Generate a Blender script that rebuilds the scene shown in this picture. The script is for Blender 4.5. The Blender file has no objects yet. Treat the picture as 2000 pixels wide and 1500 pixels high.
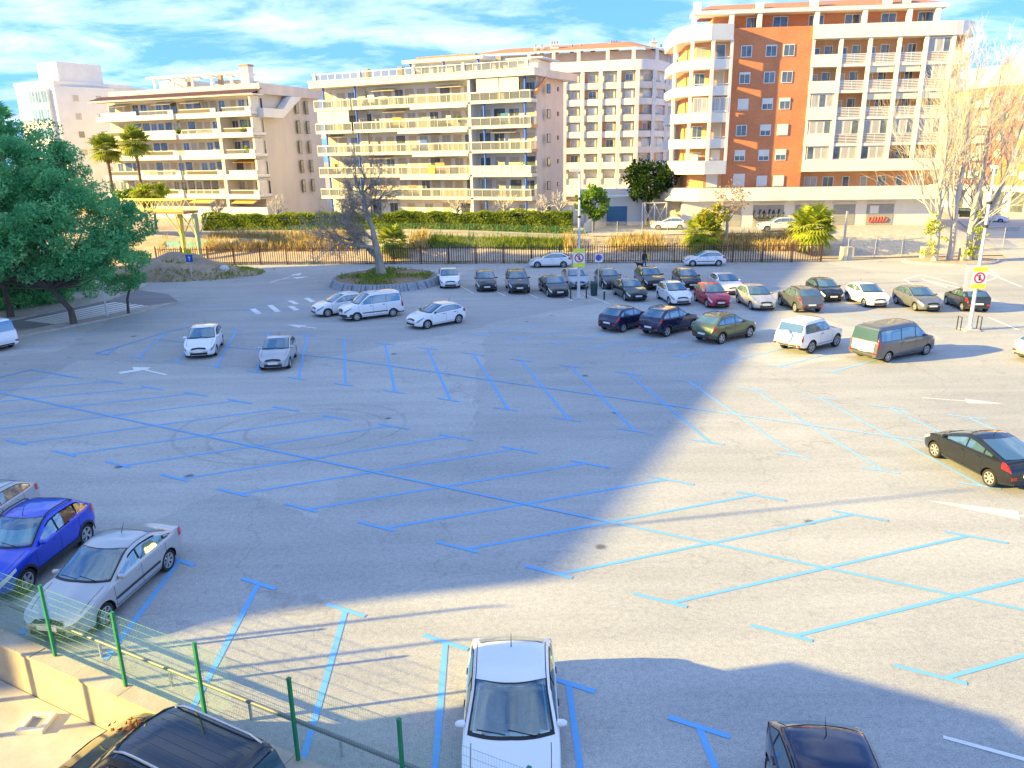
import bpy, math, random
import numpy as np
from mathutils import Vector, Matrix

random.seed(7)
SC = bpy.context.scene
COL = SC.collection
R = math.radians

# ------------------------------------------------------------------ camera
FPX, CAM_H = 1500.0, 11.0                 # focal length in pixels of the 2000 px wide photograph, eye height
PITCH, ROLL = math.atan(450 / 1500), R(-1.0)
_f = Vector((0, math.cos(PITCH), -math.sin(PITCH)))
_u = Vector((0, math.sin(PITCH), math.cos(PITCH)))
_x = Vector((1, 0, 0))
_c, _s = math.cos(ROLL), math.sin(ROLL)
_right = _x * _c + _u * _s
_up = _x * -_s + _u * _c
cam = bpy.data.cameras.new('camera')
cam.sensor_width = 36; cam.lens = FPX / 2000 * 36; cam.clip_start = 0.1; cam.clip_end = 4000
cam_o = bpy.data.objects.new('camera', cam); COL.objects.link(cam_o)
M = Matrix.Identity(4)
for i in range(3):
    M[i][0] = _right[i]; M[i][1] = _up[i]; M[i][2] = -_f[i]
M.translation = Vector((0, 0, CAM_H))
cam_o.matrix_world = M
SC.camera = cam_o

def ray(px, py):
    return _f + _right * ((px - 1000) / FPX) - _up * ((py - 750) / FPX)
def gp(px, py, z=0.0):                    # surveyed ground point seen at that place of the photograph
    d = ray(px, py); t = (z - CAM_H) / d.z
    return Vector((d.x * t, d.y * t, z))
def at(px, py, Y):                        # point at distance Y into the scene
    d = ray(px, py); t = Y / d.y
    return Vector((d.x * t, Y, CAM_H + d.z * t))

# ------------------------------------------------------------------ sky, sun, exposure
SUN_ELEV, SUN_TRAVEL = R(18.0), R(10.0)   # light travels towards +x, 10 degrees towards +y
world = bpy.data.worlds.new('World'); SC.world = world; world.use_nodes = True
nt = world.node_tree; nt.nodes.clear()
def wn(t, **k):
    n = nt.nodes.new(t)
    for a, v in k.items(): setattr(n, a, v)
    return n
w_out = wn('ShaderNodeOutputWorld'); w_bg = wn('ShaderNodeBackground'); w_bg.inputs[1].default_value = 0.15
sky = wn('ShaderNodeTexSky', sky_type='NISHITA', sun_disc=False, sun_elevation=SUN_ELEV)
# sun stands where the light comes from: direction (-cos, -sin); sky rotation is measured clockwise from +y
sky.sun_rotation = math.atan2(-math.cos(SUN_TRAVEL), -math.sin(SUN_TRAVEL))
sky.air_density = 1.0; sky.dust_density = 0.15; sky.ozone_density = 5.0
tc = wn('ShaderNodeTexCoord')
sep = wn('ShaderNodeSeparateXYZ'); nt.links.new(tc.outputs['Generated'], sep.inputs[0])
zz = wn('ShaderNodeMath', operation='MAXIMUM'); nt.links.new(sep.outputs[2], zz.inputs[0]); zz.inputs[1].default_value = 0.0
za = wn('ShaderNodeMath', operation='ADD'); nt.links.new(zz.outputs[0], za.inputs[0]); za.inputs[1].default_value = 0.15
dx = wn('ShaderNodeMath', operation='DIVIDE'); nt.links.new(sep.outputs[0], dx.inputs[0]); nt.links.new(za.outputs[0], dx.inputs[1])
dy = wn('ShaderNodeMath', operation='DIVIDE'); nt.links.new(sep.outputs[1], dy.inputs[0]); nt.links.new(za.outputs[0], dy.inputs[1])
cmb = wn('ShaderNodeCombineXYZ'); nt.links.new(dx.outputs[0], cmb.inputs[0]); nt.links.new(dy.outputs[0], cmb.inputs[1])
mp = wn('ShaderNodeMapping'); mp.inputs['Rotation'].default_value = (0, 0, R(24)); mp.inputs['Scale'].default_value = (1.0, 1.35, 1); mp.inputs['Location'].default_value = (2.3, 0.4, 0)
nt.links.new(cmb.outputs[0], mp.inputs[0])
n1 = wn('ShaderNodeTexNoise'); n1.inputs['Scale'].default_value = 1.7; n1.inputs['Detail'].default_value = 9; n1.inputs['Roughness'].default_value = 0.62; n1.inputs['Distortion'].default_value = 0.35
nt.links.new(mp.outputs[0], n1.inputs['Vector'])
cr = wn('ShaderNodeValToRGB'); cr.color_ramp.elements[0].position = 0.42; cr.color_ramp.elements[1].position = 0.84
cr.color_ramp.elements[0].color = (0, 0, 0, 1); cr.color_ramp.elements[1].color = (1, 1, 1, 1)
nt.links.new(n1.outputs[0], cr.inputs[0])
cl = wn('ShaderNodeMix', data_type='RGBA'); cl.inputs['B'].default_value = (2.75, 2.95, 3.05, 1)
# the photograph's processing holds the whole sky to an even pale blue: soft shoulder on the sky radiance, everywhere alike
sh1 = wn('ShaderNodeVectorMath', operation='MULTIPLY_ADD'); sh1.inputs[1].default_value = (1 / 0.48, 1 / 1.45, 1 / 5.0); sh1.inputs[2].default_value = (1, 1, 1)
nt.links.new(sky.outputs[0], sh1.inputs[0])
tint = wn('ShaderNodeVectorMath', operation='DIVIDE'); nt.links.new(sky.outputs[0], tint.inputs[0]); nt.links.new(sh1.outputs[0], tint.inputs[1])
mm = wn('ShaderNodeMath', operation='MULTIPLY'); mm.inputs[1].default_value = 0.86
nt.links.new(cr.outputs[0], mm.inputs[0])
nt.links.new(mm.outputs[0], cl.inputs['Factor']); nt.links.new(tint.outputs[0], cl.inputs['A'])
nt.links.new(cl.outputs['Result'], w_bg.inputs[0]); nt.links.new(w_bg.outputs[0], w_out.inputs[0])

sun = bpy.data.lights.new('sun', 'SUN'); sun.energy = 3.55; sun.angle = R(0.55); sun.color = (1.0, 0.72, 0.19)
sun_o = bpy.data.objects.new('sun', sun); COL.objects.link(sun_o)
_ld = Vector((math.cos(SUN_TRAVEL) * math.cos(SUN_ELEV), math.sin(SUN_TRAVEL) * math.cos(SUN_ELEV), -math.sin(SUN_ELEV)))
sun_o.rotation_euler = _ld.to_track_quat('-Z', 'Y').to_euler(); sun_o.location = (-60, -10, 40)
SC.view_settings.view_transform = 'Standard'; SC.view_settings.look = 'None'
SC.view_settings.exposure = 2.26; SC.view_settings.gamma = 1.0; SC.view_settings.use_curve_mapping = False
SC.cycles.max_bounces = 6; SC.cycles.diffuse_bounces = 3; SC.cycles.glossy_bounces = 3
SC.cycles.transparent_max_bounces = 12; SC.cycles.transmission_bounces = 4
SC.cycles.use_denoising = True
SC.cycles.sample_clamp_indirect = 6

# ------------------------------------------------------------------ tagging and mesh helpers
def tag(o, label=None, cat=None, group=None, kind=None):
    if label: o['label'] = label
    if cat: o['category'] = cat
    if group: o['group'] = group
    if kind: o['kind'] = kind
    return o
def empty(name, loc=(0, 0, 0), rz=0.0):
    o = bpy.data.objects.new(name, None); COL.objects.link(o)
    o.location = loc; o.rotation_euler = (0, 0, rz); o.empty_display_size = 0.2
    return o
def link(name, me, parent=None, loc=None):
    o = bpy.data.objects.new(name, me); COL.objects.link(o)
    if parent is not None: o.parent = parent
    if loc is not None: o.location = loc
    return o
def copy_tree(o, parent=None):
    c = o.copy(); COL.objects.link(c); c.parent = parent
    for ch in list(o.children): copy_tree(ch, c)
    return c

class MB:
    """collects simple shapes; build() links them as one mesh object"""
    def __init__(s): s.v = []; s.f = []; s.mi = []; s.cur = 0
    def add(s, vs, fs):
        b = len(s.v); s.v.extend([tuple(p) for p in vs])
        for f in fs: s.f.append(tuple(i + b for i in f)); s.mi.append(s.cur)
        return s
    def box(s, x0, x1, y0, y1, z0, z1, T=None):
        vs = [(x0, y0, z0), (x1, y0, z0), (x1, y1, z0), (x0, y1, z0), (x0, y0, z1), (x1, y0, z1), (x1, y1, z1), (x0, y1, z1)]
        if T: vs = [T(*p) for p in vs]
        return s.add(vs, [(0, 3, 2, 1), (4, 5, 6, 7), (0, 1, 5, 4), (1, 2, 6, 5), (2, 3, 7, 6), (3, 0, 4, 7)])
    def prism(s, poly, z0, z1):
        n = len(poly)
        g = lambda z, p: z(p) if callable(z) else z
        vs = [(p[0], p[1], g(z0, p)) for p in poly] + [(p[0], p[1], g(z1, p)) for p in poly]
        fs = [tuple(range(n - 1, -1, -1)), tuple(range(n, 2 * n))] + [(i, (i + 1) % n, n + (i + 1) % n, n + i) for i in range(n)]
        return s.add(vs, fs)
    def tube(s, pts, rad, n=6, cap=True):
        pts = [Vector(p) for p in pts]
        rs = rad if isinstance(rad, (list, tuple)) else [rad] * len(pts)
        vs, fs = [], []
        prev = None
        for i, p in enumerate(pts):
            d = (pts[min(i + 1, len(pts) - 1)] - pts[max(i - 1, 0)])
            if d.length < 1e-9: d = Vector((0, 0, 1))
            d.normalize()
            a = prev - d * prev.dot(d) if prev is not None else d.orthogonal()
            if a.length < 1e-6: a = d.orthogonal()
            a.normalize(); prev = a; b = d.cross(a)
            for k in range(n):
                t = 2 * math.pi * k / n
                vs.append(p + (a * math.cos(t) + b * math.sin(t)) * rs[i])
        for i in range(len(pts) - 1):
            for k in range(n):
                fs.append((i * n + k, i * n + (k + 1) % n, (i + 1) * n + (k + 1) % n, (i + 1) * n + k))
        if cap:
            fs.append(tuple(range(n - 1, -1, -1))); m = (len(pts) - 1) * n
            fs.append(tuple(range(m, m + n)))
        return s.add(vs, fs)
    def lathe(s, prof, n=16, T=None, axis='z'):
        vs, fs = [], []
        for r, h in prof:
            for k in range(n):
                t = 2 * math.pi * k / n
                p = (r * math.cos(t), r * math.sin(t), h) if axis == 'z' else (r * math.cos(t), h, r * math.sin(t))
                vs.append(T(*p) if T else p)
        for i in range(len(prof) - 1):
            for k in range(n):
                q = (i * n + k, i * n + (k + 1) % n, (i + 1) * n + (k + 1) % n, (i + 1) * n + k)
                fs.append(q if axis == 'z' else q[::-1])
        return s.add(vs, fs)
    def grid(s, rows):
        m = len(rows[0]); vs = [p for r in rows for p in r]; fs = []
        for i in range(len(rows) - 1):
            for j in range(m - 1): fs.append((i * m + j, i * m + j + 1, (i + 1) * m + j + 1, (i + 1) * m + j))
        return s.add(vs, fs)
    def mesh(s, name, mats, smooth=None):
        me = bpy.data.meshes.new(name); me.from_pydata(s.v, [], s.f)
        for m in (mats if isinstance(mats, (list, tuple)) else [mats]): me.materials.append(m)
        if any(s.mi): me.polygons.foreach_set('material_index', s.mi)
        if smooth is not None:
            me.polygons.foreach_set('use_smooth', [True] * len(me.polygons))
            me.set_sharp_from_angle(angle=R(smooth))
        me.update(); return me
    def build(s, name, mats, parent=None, smooth=None, loc=None):
        return link(name, s.mesh(name, mats, smooth), parent, loc)

# ------------------------------------------------------------------ materials
MATS = {}
def material(name, col, rough=0.7, metal=0.0, spec=0.5, var=0.0, scale=3.0, bump=0.0, bscale=40.0, coat=0.0, col2=None, detail=6, emit=None, trans=0.0, stretch=None):
    if name in MATS: return MATS[name]
    m = bpy.data.materials.new(name); m.use_nodes = True; t = m.node_tree
    b = t.nodes['Principled BSDF']
    b.inputs['Base Color'].default_value = (*col, 1); b.inputs['Roughness'].default_value = rough
    b.inputs['Metallic'].default_value = metal; b.inputs['Specular IOR Level'].default_value = spec
    if coat: b.inputs['Coat Weight'].default_value = coat; b.inputs['Coat Roughness'].default_value = 0.04
    if trans: b.inputs['Transmission Weight'].default_value = trans
    if emit: b.inputs['Emission Color'].default_value = (*emit, 1); b.inputs['Emission Strength'].default_value = 1
    if var or col2 or bump:
        tcn = t.nodes.new('ShaderNodeTexCoord')
        src = tcn.outputs['Object']
        if stretch:
            mpn = t.nodes.new('ShaderNodeMapping'); mpn.inputs['Scale'].default_value = stretch
            t.links.new(src, mpn.inputs[0]); src = mpn.outputs[0]
    if var or col2:
        nz = t.nodes.new('ShaderNodeTexNoise'); nz.inputs['Scale'].default_value = scale; nz.inputs['Detail'].default_value = detail; nz.inputs['Roughness'].default_value = 0.62
        t.links.new(src, nz.inputs['Vector'])
        rp = t.nodes.new('ShaderNodeValToRGB')
        lo = tuple(max(0, c * (1 - var)) for c in col); hi = col2 if col2 else tuple(min(1, c * (1 + var)) for c in col)
        rp.color_ramp.elements[0].position = 0.33; rp.color_ramp.elements[1].position = 0.68
        rp.color_ramp.elements[0].color = (*(col if col2 else lo), 1); rp.color_ramp.elements[1].color = (*hi, 1)
        t.links.new(nz.outputs[0], rp.inputs[0]); t.links.new(rp.outputs[0], b.inputs['Base Color'])
    if bump:
        n2 = t.nodes.new('ShaderNodeTexNoise'); n2.inputs['Scale'].default_value = bscale; n2.inputs['Detail'].default_value = 4
        t.links.new(src, n2.inputs['Vector'])
        bp = t.nodes.new('ShaderNodeBump'); bp.inputs['Strength'].default_value = bump; bp.inputs['Distance'].default_value = 0.03
        t.links.new(n2.outputs[0], bp.inputs['Height']); t.links.new(bp.outputs[0], b.inputs['Normal'])
    MATS[name] = m
    return m

def leaf_mat(name, c1, c2, c3=None, trans=0.35):
    if name in MATS: return MATS[name]
    m = bpy.data.materials.new(name); m.use_nodes = True; t = m.node_tree; t.nodes.clear()
    o = t.nodes.new('ShaderNodeOutputMaterial')
    g = t.nodes.new('ShaderNodeNewGeometry'); rp = t.nodes.new('ShaderNodeValToRGB')
    rp.color_ramp.elements[0].color = (*c1, 1); rp.color_ramp.elements[1].color = (*c2, 1)
    if c3: e = rp.color_ramp.elements.new(0.9); e.color = (*c2, 1); rp.color_ramp.elements[-1].color = (*c3, 1)
    tcn = t.nodes.new('ShaderNodeTexCoord'); nz = t.nodes.new('ShaderNodeTexNoise'); nz.inputs['Scale'].default_value = 0.8; nz.inputs['Detail'].default_value = 3
    t.links.new(tcn.outputs['Object'], nz.inputs['Vector'])
    m1 = t.nodes.new('ShaderNodeMath'); m1.operation = 'MULTIPLY_ADD'; m1.inputs[1].default_value = 2.2; m1.inputs[2].default_value = -0.85; t.links.new(nz.outputs[0], m1.inputs[0])
    m2 = t.nodes.new('ShaderNodeMath'); m2.operation = 'MULTIPLY_ADD'; m2.inputs[1].default_value = 0.55; t.links.new(g.outputs['Random Per Island'], m2.inputs[0]); t.links.new(m1.outputs[0], m2.inputs[2]); m2.use_clamp = True
    t.links.new(m2.outputs[0], rp.inputs[0])
    d = t.nodes.new('ShaderNodeBsdfDiffuse'); tr = t.nodes.new('ShaderNodeBsdfTranslucent'); mx = t.nodes.new('ShaderNodeMixShader'); mx.inputs[0].default_value = trans
    t.links.new(rp.outputs[0], d.inputs[0]); t.links.new(rp.outputs[0], tr.inputs[0])
    t.links.new(d.outputs[0], mx.inputs[1]); t.links.new(tr.outputs[0], mx.inputs[2]); t.links.new(mx.outputs[0], o.inputs[0])
    MATS[name] = m
    return m
# ------------------------------------------------------------------ ground materials
def asphalt(name, base, dark):
    m = bpy.data.materials.new(name); m.use_nodes = True; t = m.node_tree; b = t.nodes['Principled BSDF']
    L = t.links.new
    tcn = t.nodes.new('ShaderNodeTexCoord')
    def noise(scale, det=6, rough=0.6, vec=None, dist=0.0):
        n = t.nodes.new('ShaderNodeTexNoise'); n.inputs['Scale'].default_value = scale; n.inputs['Detail'].default_value = det; n.inputs['Roughness'].default_value = rough; n.inputs['Distortion'].default_value = dist
        L(vec or tcn.outputs['Object'], n.inputs['Vector']); return n.outputs[0]
    def ramp(src, p0, p1, c0, c1):
        r = t.nodes.new('ShaderNodeValToRGB'); e = r.color_ramp.elements
        e[0].position = p0; e[1].position = p1; e[0].color = (*c0, 1); e[1].color = (*c1, 1); L(src, r.inputs[0]); return r.outputs[0]
    def mix(a, bb, fac, mode='MIX'):
        x = t.nodes.new('ShaderNodeMix'); x.data_type = 'RGBA'; x.blend_type = mode
        if isinstance(fac, float): x.inputs['Factor'].default_value = fac
        else: L(fac, x.inputs['Factor'])
        for k, v in (('A', a), ('B', bb)):
            if isinstance(v, tuple): x.inputs[k].default_value = (*v, 1)
            else: L(v, x.inputs[k])
        return x.outputs['Result']
    # long driving streaks following the lanes
    mpn = t.nodes.new('ShaderNodeMapping'); mpn.inputs['Rotation'].default_value = (0, 0, R(28)); mpn.inputs['Scale'].default_value = (0.09, 0.9, 1)
    L(tcn.outputs['Object'], mpn.inputs[0])
    col = ramp(noise(0.11, 5), 0.36, 0.66, dark, base)
    col = mix(col, ramp(noise(0.9, 7, 0.62, mpn.outputs[0]), 0.38, 0.62, (0.74, 0.74, 0.76), (1.0, 1.0, 1.0)), 0.5, 'MULTIPLY')
    col = mix(col, ramp(noise(30, 4, 0.8), 0.34, 0.66, (0.60, 0.60, 0.61), (1.25, 1.24, 1.22)), 0.75, 'MULTIPLY')
    col = mix(col, ramp(noise(7.5, 6, 0.7), 0.34, 0.6, (0.80, 0.80, 0.82), (1.07, 1.07, 1.06)), 0.8, 'MULTIPLY')
    # tyre-polished, slightly darker lanes and patched areas
    v0 = t.nodes.new('ShaderNodeTexVoronoi'); v0.feature = 'F1'; v0.inputs['Scale'].default_value = 0.06
    n0 = t.nodes.new('ShaderNodeVectorMath'); n0.operation = 'MULTIPLY_ADD'; n0.inputs[1].default_value = (1.5, 1.5, 0)
    nx_ = t.nodes.new('ShaderNodeTexNoise'); nx_.inputs['Scale'].default_value = 0.35; L(tcn.outputs['Object'], nx_.inputs['Vector']); L(nx_.outputs['Color'], n0.inputs[0]); L(tcn.outputs['Object'], n0.inputs[2]); L(n0.outputs[0], v0.inputs['Vector'])
    sp_ = t.nodes.new('ShaderNodeSeparateColor'); L(v0.outputs['Color'], sp_.inputs[0])
    col = mix(col, ramp(sp_.outputs[0], 0.2, 0.8, (0.90, 0.90, 0.91), (1.04, 1.04, 1.03)), 1.0, 'MULTIPLY')
    col = mix(col, ramp(noise(1.6, 8, 0.7), 0.56, 0.72, (1, 1, 1), (0.78, 0.78, 0.80)), 0.8, 'MULTIPLY')
    # oil spots
    v = t.nodes.new('ShaderNodeTexVoronoi'); v.inputs['Scale'].default_value = 0.33; v.inputs['Randomness'].default_value = 1.0
    wv = t.nodes.new('ShaderNodeMix'); wv.data_type = 'VECTOR'; wv.inputs['Factor'].default_value = 0.12
    nn = t.nodes.new('ShaderNodeTexNoise'); nn.inputs['Scale'].default_value = 2.2; L(tcn.outputs['Object'], nn.inputs['Vector'])
    L(tcn.outputs['Object'], wv.inputs['A']); L(nn.outputs['Color'], wv.inputs['B']); L(wv.outputs['Result'], v.inputs['Vector'])
    col = mix(col, (0.09, 0.088, 0.09), ramp(v.outputs['Distance'], 0.030, 0.062, (0.75, 0.75, 0.75), (0, 0, 0)))
    # hairline cracks
    v2 = t.nodes.new('ShaderNodeTexVoronoi'); v2.feature = 'DISTANCE_TO_EDGE'; v2.inputs['Scale'].default_value = 0.085
    n3 = t.nodes.new('ShaderNodeTexNoise'); n3.inputs['Scale'].default_value = 0.9; n3.inputs['Detail'].default_value = 6; L(tcn.outputs['Object'], n3.inputs['Vector'])
    va = t.nodes.new('ShaderNodeVectorMath'); va.operation = 'MULTIPLY_ADD'; va.inputs[1].default_value = (2.4, 2.4, 0)
    L(n3.outputs['Color'], va.inputs[0]); L(tcn.outputs['Object'], va.inputs[2]); L(va.outputs[0], v2.inputs['Vector'])
    col = mix(col, (0.16, 0.16, 0.16), ramp(v2.outputs['Distance'], 0.0004, 0.0016, (0.28, 0.28, 0.28), (0, 0, 0)))
    L(col, b.inputs['Base Color']); b.inputs['Roughness'].default_value = 0.93; b.inputs['Specular IOR Level'].default_value = 0.2
    bp = t.nodes.new('ShaderNodeBump'); bp.inputs['Strength'].default_value = 0.35; bp.inputs['Distance'].default_value = 0.012
    L(noise(60, 3, 0.7), bp.inputs['Height']); L(bp.outputs[0], b.inputs['Normal'])
    MATS[name] = m; return m
def paint(name, col, wear, strength=1.0):
    m = bpy.data.materials.new(name); m.use_nodes = True; t = m.node_tree; b = t.nodes['Principled BSDF']; L = t.links.new
    tcn = t.nodes.new('ShaderNodeTexCoord')
    n = t.nodes.new('ShaderNodeTexNoise'); n.inputs['Scale'].default_value = 9; n.inputs['Detail'].default_value = 8; n.inputs['Roughness'].default_value = 0.75; L(tcn.outputs['Object'], n.inputs['Vector'])
    n2 = t.nodes.new('ShaderNodeTexNoise'); n2.inputs['Scale'].default_value = 0.6; n2.inputs['Detail'].default_value = 4; L(tcn.outputs['Object'], n2.inputs['Vector'])
    ad = t.nodes.new('ShaderNodeMath'); ad.operation = 'MULTIPLY_ADD'; ad.inputs[1].default_value = 0.6; L(n2.outputs[0], ad.inputs[0]); L(n.outputs[0], ad.inputs[2])
    r = t.nodes.new('ShaderNodeValToRGB'); r.color_ramp.elements[0].position = 0.32 + wear * 0.5; r.color_ramp.elements[1].position = 0.62 + wear * 0.5
    r.color_ramp.elements[0].color = (0, 0, 0, 1); r.color_ramp.elements[1].color = (strength, strength, strength, 1); L(ad.outputs[0], r.inputs[0])
    b.inputs['Base Color'].default_value = (*col, 1); b.inputs['Roughness'].default_value = 0.8; b.inputs['Specular IOR Level'].default_value = 0.2
    tr = t.nodes.new('ShaderNodeBsdfTransparent'); mx = t.nodes.new('ShaderNodeMixShader')
    L(r.outputs[0], mx.inputs[0]); L(tr.outputs[0], mx.inputs[1]); L(b.outputs[0], mx.inputs[2]); L(mx.outputs[0], t.nodes['Material Output'].inputs[0])
    MATS[name] = m; return m
ASPH = asphalt('lot_asphalt', (0.565, 0.57, 0.535), (0.48, 0.49, 0.475))
ROAD_SHADED = asphalt('shaded_road_asphalt', (0.36, 0.36, 0.36), (0.30, 0.30, 0.305))  # darker than the lot to stand for tree shade
BLUEP = paint('blue_road_paint', (0.17, 0.45, 0.82), 0.06)
BLUEF = paint('faded_blue_road_paint', (0.28, 0.55, 0.86), 0.27)
WHITEP = paint('white_road_paint', (0.82, 0.82, 0.80), 0.22)
WHITEF = paint('faded_white_road_paint', (0.80, 0.80, 0.78), 0.30, 0.75)
WHITEZ = paint('zebra_paint', (0.84, 0.84, 0.82), 0.02)
DIRT = material('dry_earth', (0.38, 0.30, 0.22), 0.95, col2=(0.55, 0.47, 0.36), scale=1.3, bump=0.6, bscale=9)
PAVE = material('pale_paving', (0.46, 0.43, 0.38), 0.9, var=0.16, scale=2.0, bump=0.15)
KERB = material('kerb_stone', (0.50, 0.49, 0.46), 0.85, var=0.15, scale=3)
CONC = material('concrete', (0.50, 0.46, 0.39), 0.9, var=0.2, scale=1.2, bump=0.2, bscale=12)
PATIO = material('patio_concrete', (0.50, 0.47, 0.43), 0.9, var=0.18, scale=0.9, bump=0.12, bscale=20)

# ------------------------------------------------------------------ terrain
FN0, FN1 = Vector((-38.5, 84.2)), Vector((31.4, 77.6))          # iron fence at the far side of the lot
FW0, FWD = Vector((-10.6, 15.16)), Vector((0.889, -0.458))        # green fence and retaining wall in front
def near_side(x, y): return (x - FW0.x) * FWD.y * -1 + (y - FW0.y) * FWD.x      # > 0 on the lot side of the wall
def sstep(t): t = max(0, min(1, t)); return t * t * (3 - 2 * t)
def fence_y(x): return FN0.y + (FN1.y - FN0.y) * (x - FN0.x) / (FN1.x - FN0.x)
def terrain(x, y):
    if x < 31.4: d = y - (fence_y(max(x, -60)) + 0.4); top = 2.0 + 0.75 * sstep((12 - x) / 24); z = top * sstep(d / 8.0)
    else: z = 0.0
    if x >= 31.4:
        z = 2.0 * sstep((y - 82) / 9.0) * sstep((58 - x) / 8.0) + 0.5 * sstep((y - 84) / 30)
    if y > 190: z = 2.0
    return z
xs = [-900, -500, -300, -200, -150, -120] + [-100 + 2.5 * i for i in range(81)] + [120, 150, 200, 300, 500, 900]
ys = [-60, -30, -10] + [0 + 2.5 * i for i in range(30)] + [75 + 1.25 * i for i in range(25)] + [107 + 4 * i for i in range(22)] + [210, 260, 350, 500, 800, 1400]
gm = MB(); rows = []
for y in ys:
    r = []
    for x in xs:
        z = terrain(x, y) - 0.06
        if near_side(x, y) < 4.5 and y < 60: z = -1.6
        r.append((x, y, z))
    rows.append(r)
gm.grid(rows)
tag(gm.build('ground', DIRT, smooth=60), kind='structure')
# the lot and the street beside it: one paved sheet
lp = MB()
A0 = FW0 - FWD * 62; A1 = FW0 + FWD * 60
poly = [(A0.x, A0.y), (A1.x, A1.y), (75, -12), (75, 70), (62, 76), (40.5, 79.5), (31.6, 78.2), (FN0.x, FN0.y - 0.5), (-62, 86)]
lp.add([(x, y, 0.0) for x, y in poly], [tuple(range(len(poly)))])
lot = tag(lp.build('parking_lot', ASPH), kind='structure')
# street on the right running away between the blocks
rd = MB(); rr = []
for i in range(26):
    y = 70 + i * 3.2
    cx = 56 + (y - 70) * 0.42
    rr.append([(cx - 9 + k * 3, y, terrain(cx - 9 + k * 3, y) + (0.012 if y < 80 else 0.03)) for k in range(9)])
rd.grid(rr); tag(rd.build('street', ASPH), kind='structure')
# forecourt in front of the brick block
fc = MB(); rr = []
for i in range(15):
    y = 80.3 + i * 1.0
    rr.append([(x, y, max(terrain(x, y), 0) + 0.02) for x in [31.8, 34, 36, 38, 40, 42, 44, 46, 48, 50, 52, 54]])
fc.grid(rr); tag(fc.build('forecourt', PAVE), kind='structure')
fc = MB(); rr = []
for i in range(13):
    y = 87.2 + i * 0.7
    rr.append([(x, y, terrain(x, y) + 0.03) for x in [9, 12, 15, 18, 21, 24, 27, 30, 31.3]])
fc.grid(rr); tag(fc.build('service_yard', PAVE), kind='structure')

# patio below the retaining wall
pt = MB(); n = Vector((FWD.y, -FWD.x))
if n.y > 0: n = -n
q = [A0 + n * 0.3, A1 + n * 0.3, A1 + n * 60, A0 + n * 60]
pt.add([(p.x, p.y, -1.0) for p in q], [(0, 1, 2, 3)] if (q[1] - q[0]).cross(q[2] - q[0]) > 0 else [(3, 2, 1, 0)])
tag(pt.build('patio', PATIO), kind='structure')

# ------------------------------------------------------------------ pavements at the left
def slab(name, pts, h, m, label=None, cat=None, kind='structure'):
    b = MB()
    ar = sum(pts[i][0] * pts[(i + 1) % len(pts)][1] - pts[(i + 1) % len(pts)][0] * pts[i][1] for i in range(len(pts)))
    if ar < 0: pts = pts[::-1]
    b.prism(pts, -0.05, h); o = b.build(name, m)
    tag(o, label, cat, kind=kind); return o
P2 = lambda px, py: tuple(gp(px, py).xy)
strip = [P2(-160, 700), P2(0, 667), P2(170, 633), P2(256, 615), P2(352, 592), P2(300, 598), P2(165, 626), P2(0, 657), P2(-160, 688)]
slab('pavement', strip, 0.12, PAVE)
walk = [P2(-120, 560), P2(100, 543), P2(230, 552), P2(293, 557), P2(270, 566), P2(212, 588), P2(120, 606), P2(0, 632), P2(-160, 662)]
slab('pavement', walk, 0.12, PAVE)
# carriageway with the zebra crossing, tree shade put into its darker asphalt
rdp = [P2(-160, 662), P2(0, 632), P2(120, 606), P2(212, 588), P2(270, 566), P2(330, 575), P2(352, 592), P2(300, 598), P2(165, 626), P2(0, 657), P2(-160, 688)]
b = MB(); b.add([(x, y, 0.004) for x, y in rdp], [tuple(range(len(rdp)))])
side_road = tag(b.build('side_road', ROAD_SHADED), kind='structure')

# ------------------------------------------------------------------ painted markings
def stripe(name, a, b_, w, m, z=0.008, parent=lot):
    a = Vector((a[0], a[1])); b_ = Vector((b_[0], b_[1])); d = (b_ - a)
    if d.length < 1e-6: return
    d.normalize(); nn = Vector((-d.y, d.x)) * (w / 2)
    nseg = max(1, int((b_ - a).length / 1.5)); mb = MB(); rws = []
    for i in range(nseg + 1):
        p = a.lerp(b_, i / nseg); j = random.uniform(0.93, 1.05)
        rws.append([(p.x + nn.x * j, p.y + nn.y * j, z), (p.x - nn.x * j, p.y - nn.y * j, z)])
    mb.grid(rws); return mb.build(name, m, parent)
g2 = lambda p: gp(*p).xy
# row A of the herringbone (near), with its middle line
RA = [((240, 910), (762, 832)), ((350, 936), (882, 853)), ((465, 965), (1005, 877)), ((600, 995), (1143, 905)), ((750, 1032), (1300, 937)), ((910, 1073), (1473, 967)), ((1090, 1122), (1665, 1005)), ((1310, 1178), (1890, 1047)), ((1550, 1243), (2155, 1093)), ((1845, 1325), (2460, 1150)),
      ((135, 888), (650, 815)), ((40, 866), (553, 798)), ((-60, 845), (462, 783)), ((-160, 826), (376, 769)), ((-250, 808), (292, 757)), ((-340, 792), (215, 745)), ((-430, 776), (137, 735))]
bar = (Vector(g2((1605, 1108))) - Vector(g2((390, 850)))).normalized()
def herring(rows, w, fade=None, half=(0.95, 0.55), z0=0.008):
    for i, (lo, hi) in enumerate(rows):
        a, b_ = Vector(g2(lo)), Vector(g2(hi)); mm = fade(i) if fade else BLUEP
        stripe('painted_line', a, b_, w, mm, z0)
        stripe('painted_line', a - bar * half[0], a + bar * half[1] * 0.7, w, mm, z0 + 0.004)
        stripe('painted_line', b_ - bar * half[1], b_ + bar * half[0], w, mm, z0 + 0.004)
herring(RA, 0.12, half=(1.0, 0.6))
c0, c1 = Vector(g2((390, 850))), Vector(g2((1605, 1108))); dv = (c1 - c0).normalized()
stripe('painted_line', c0 - dv * 34, c1 + dv * 14, 0.115, BLUEP, 0.016)
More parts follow.
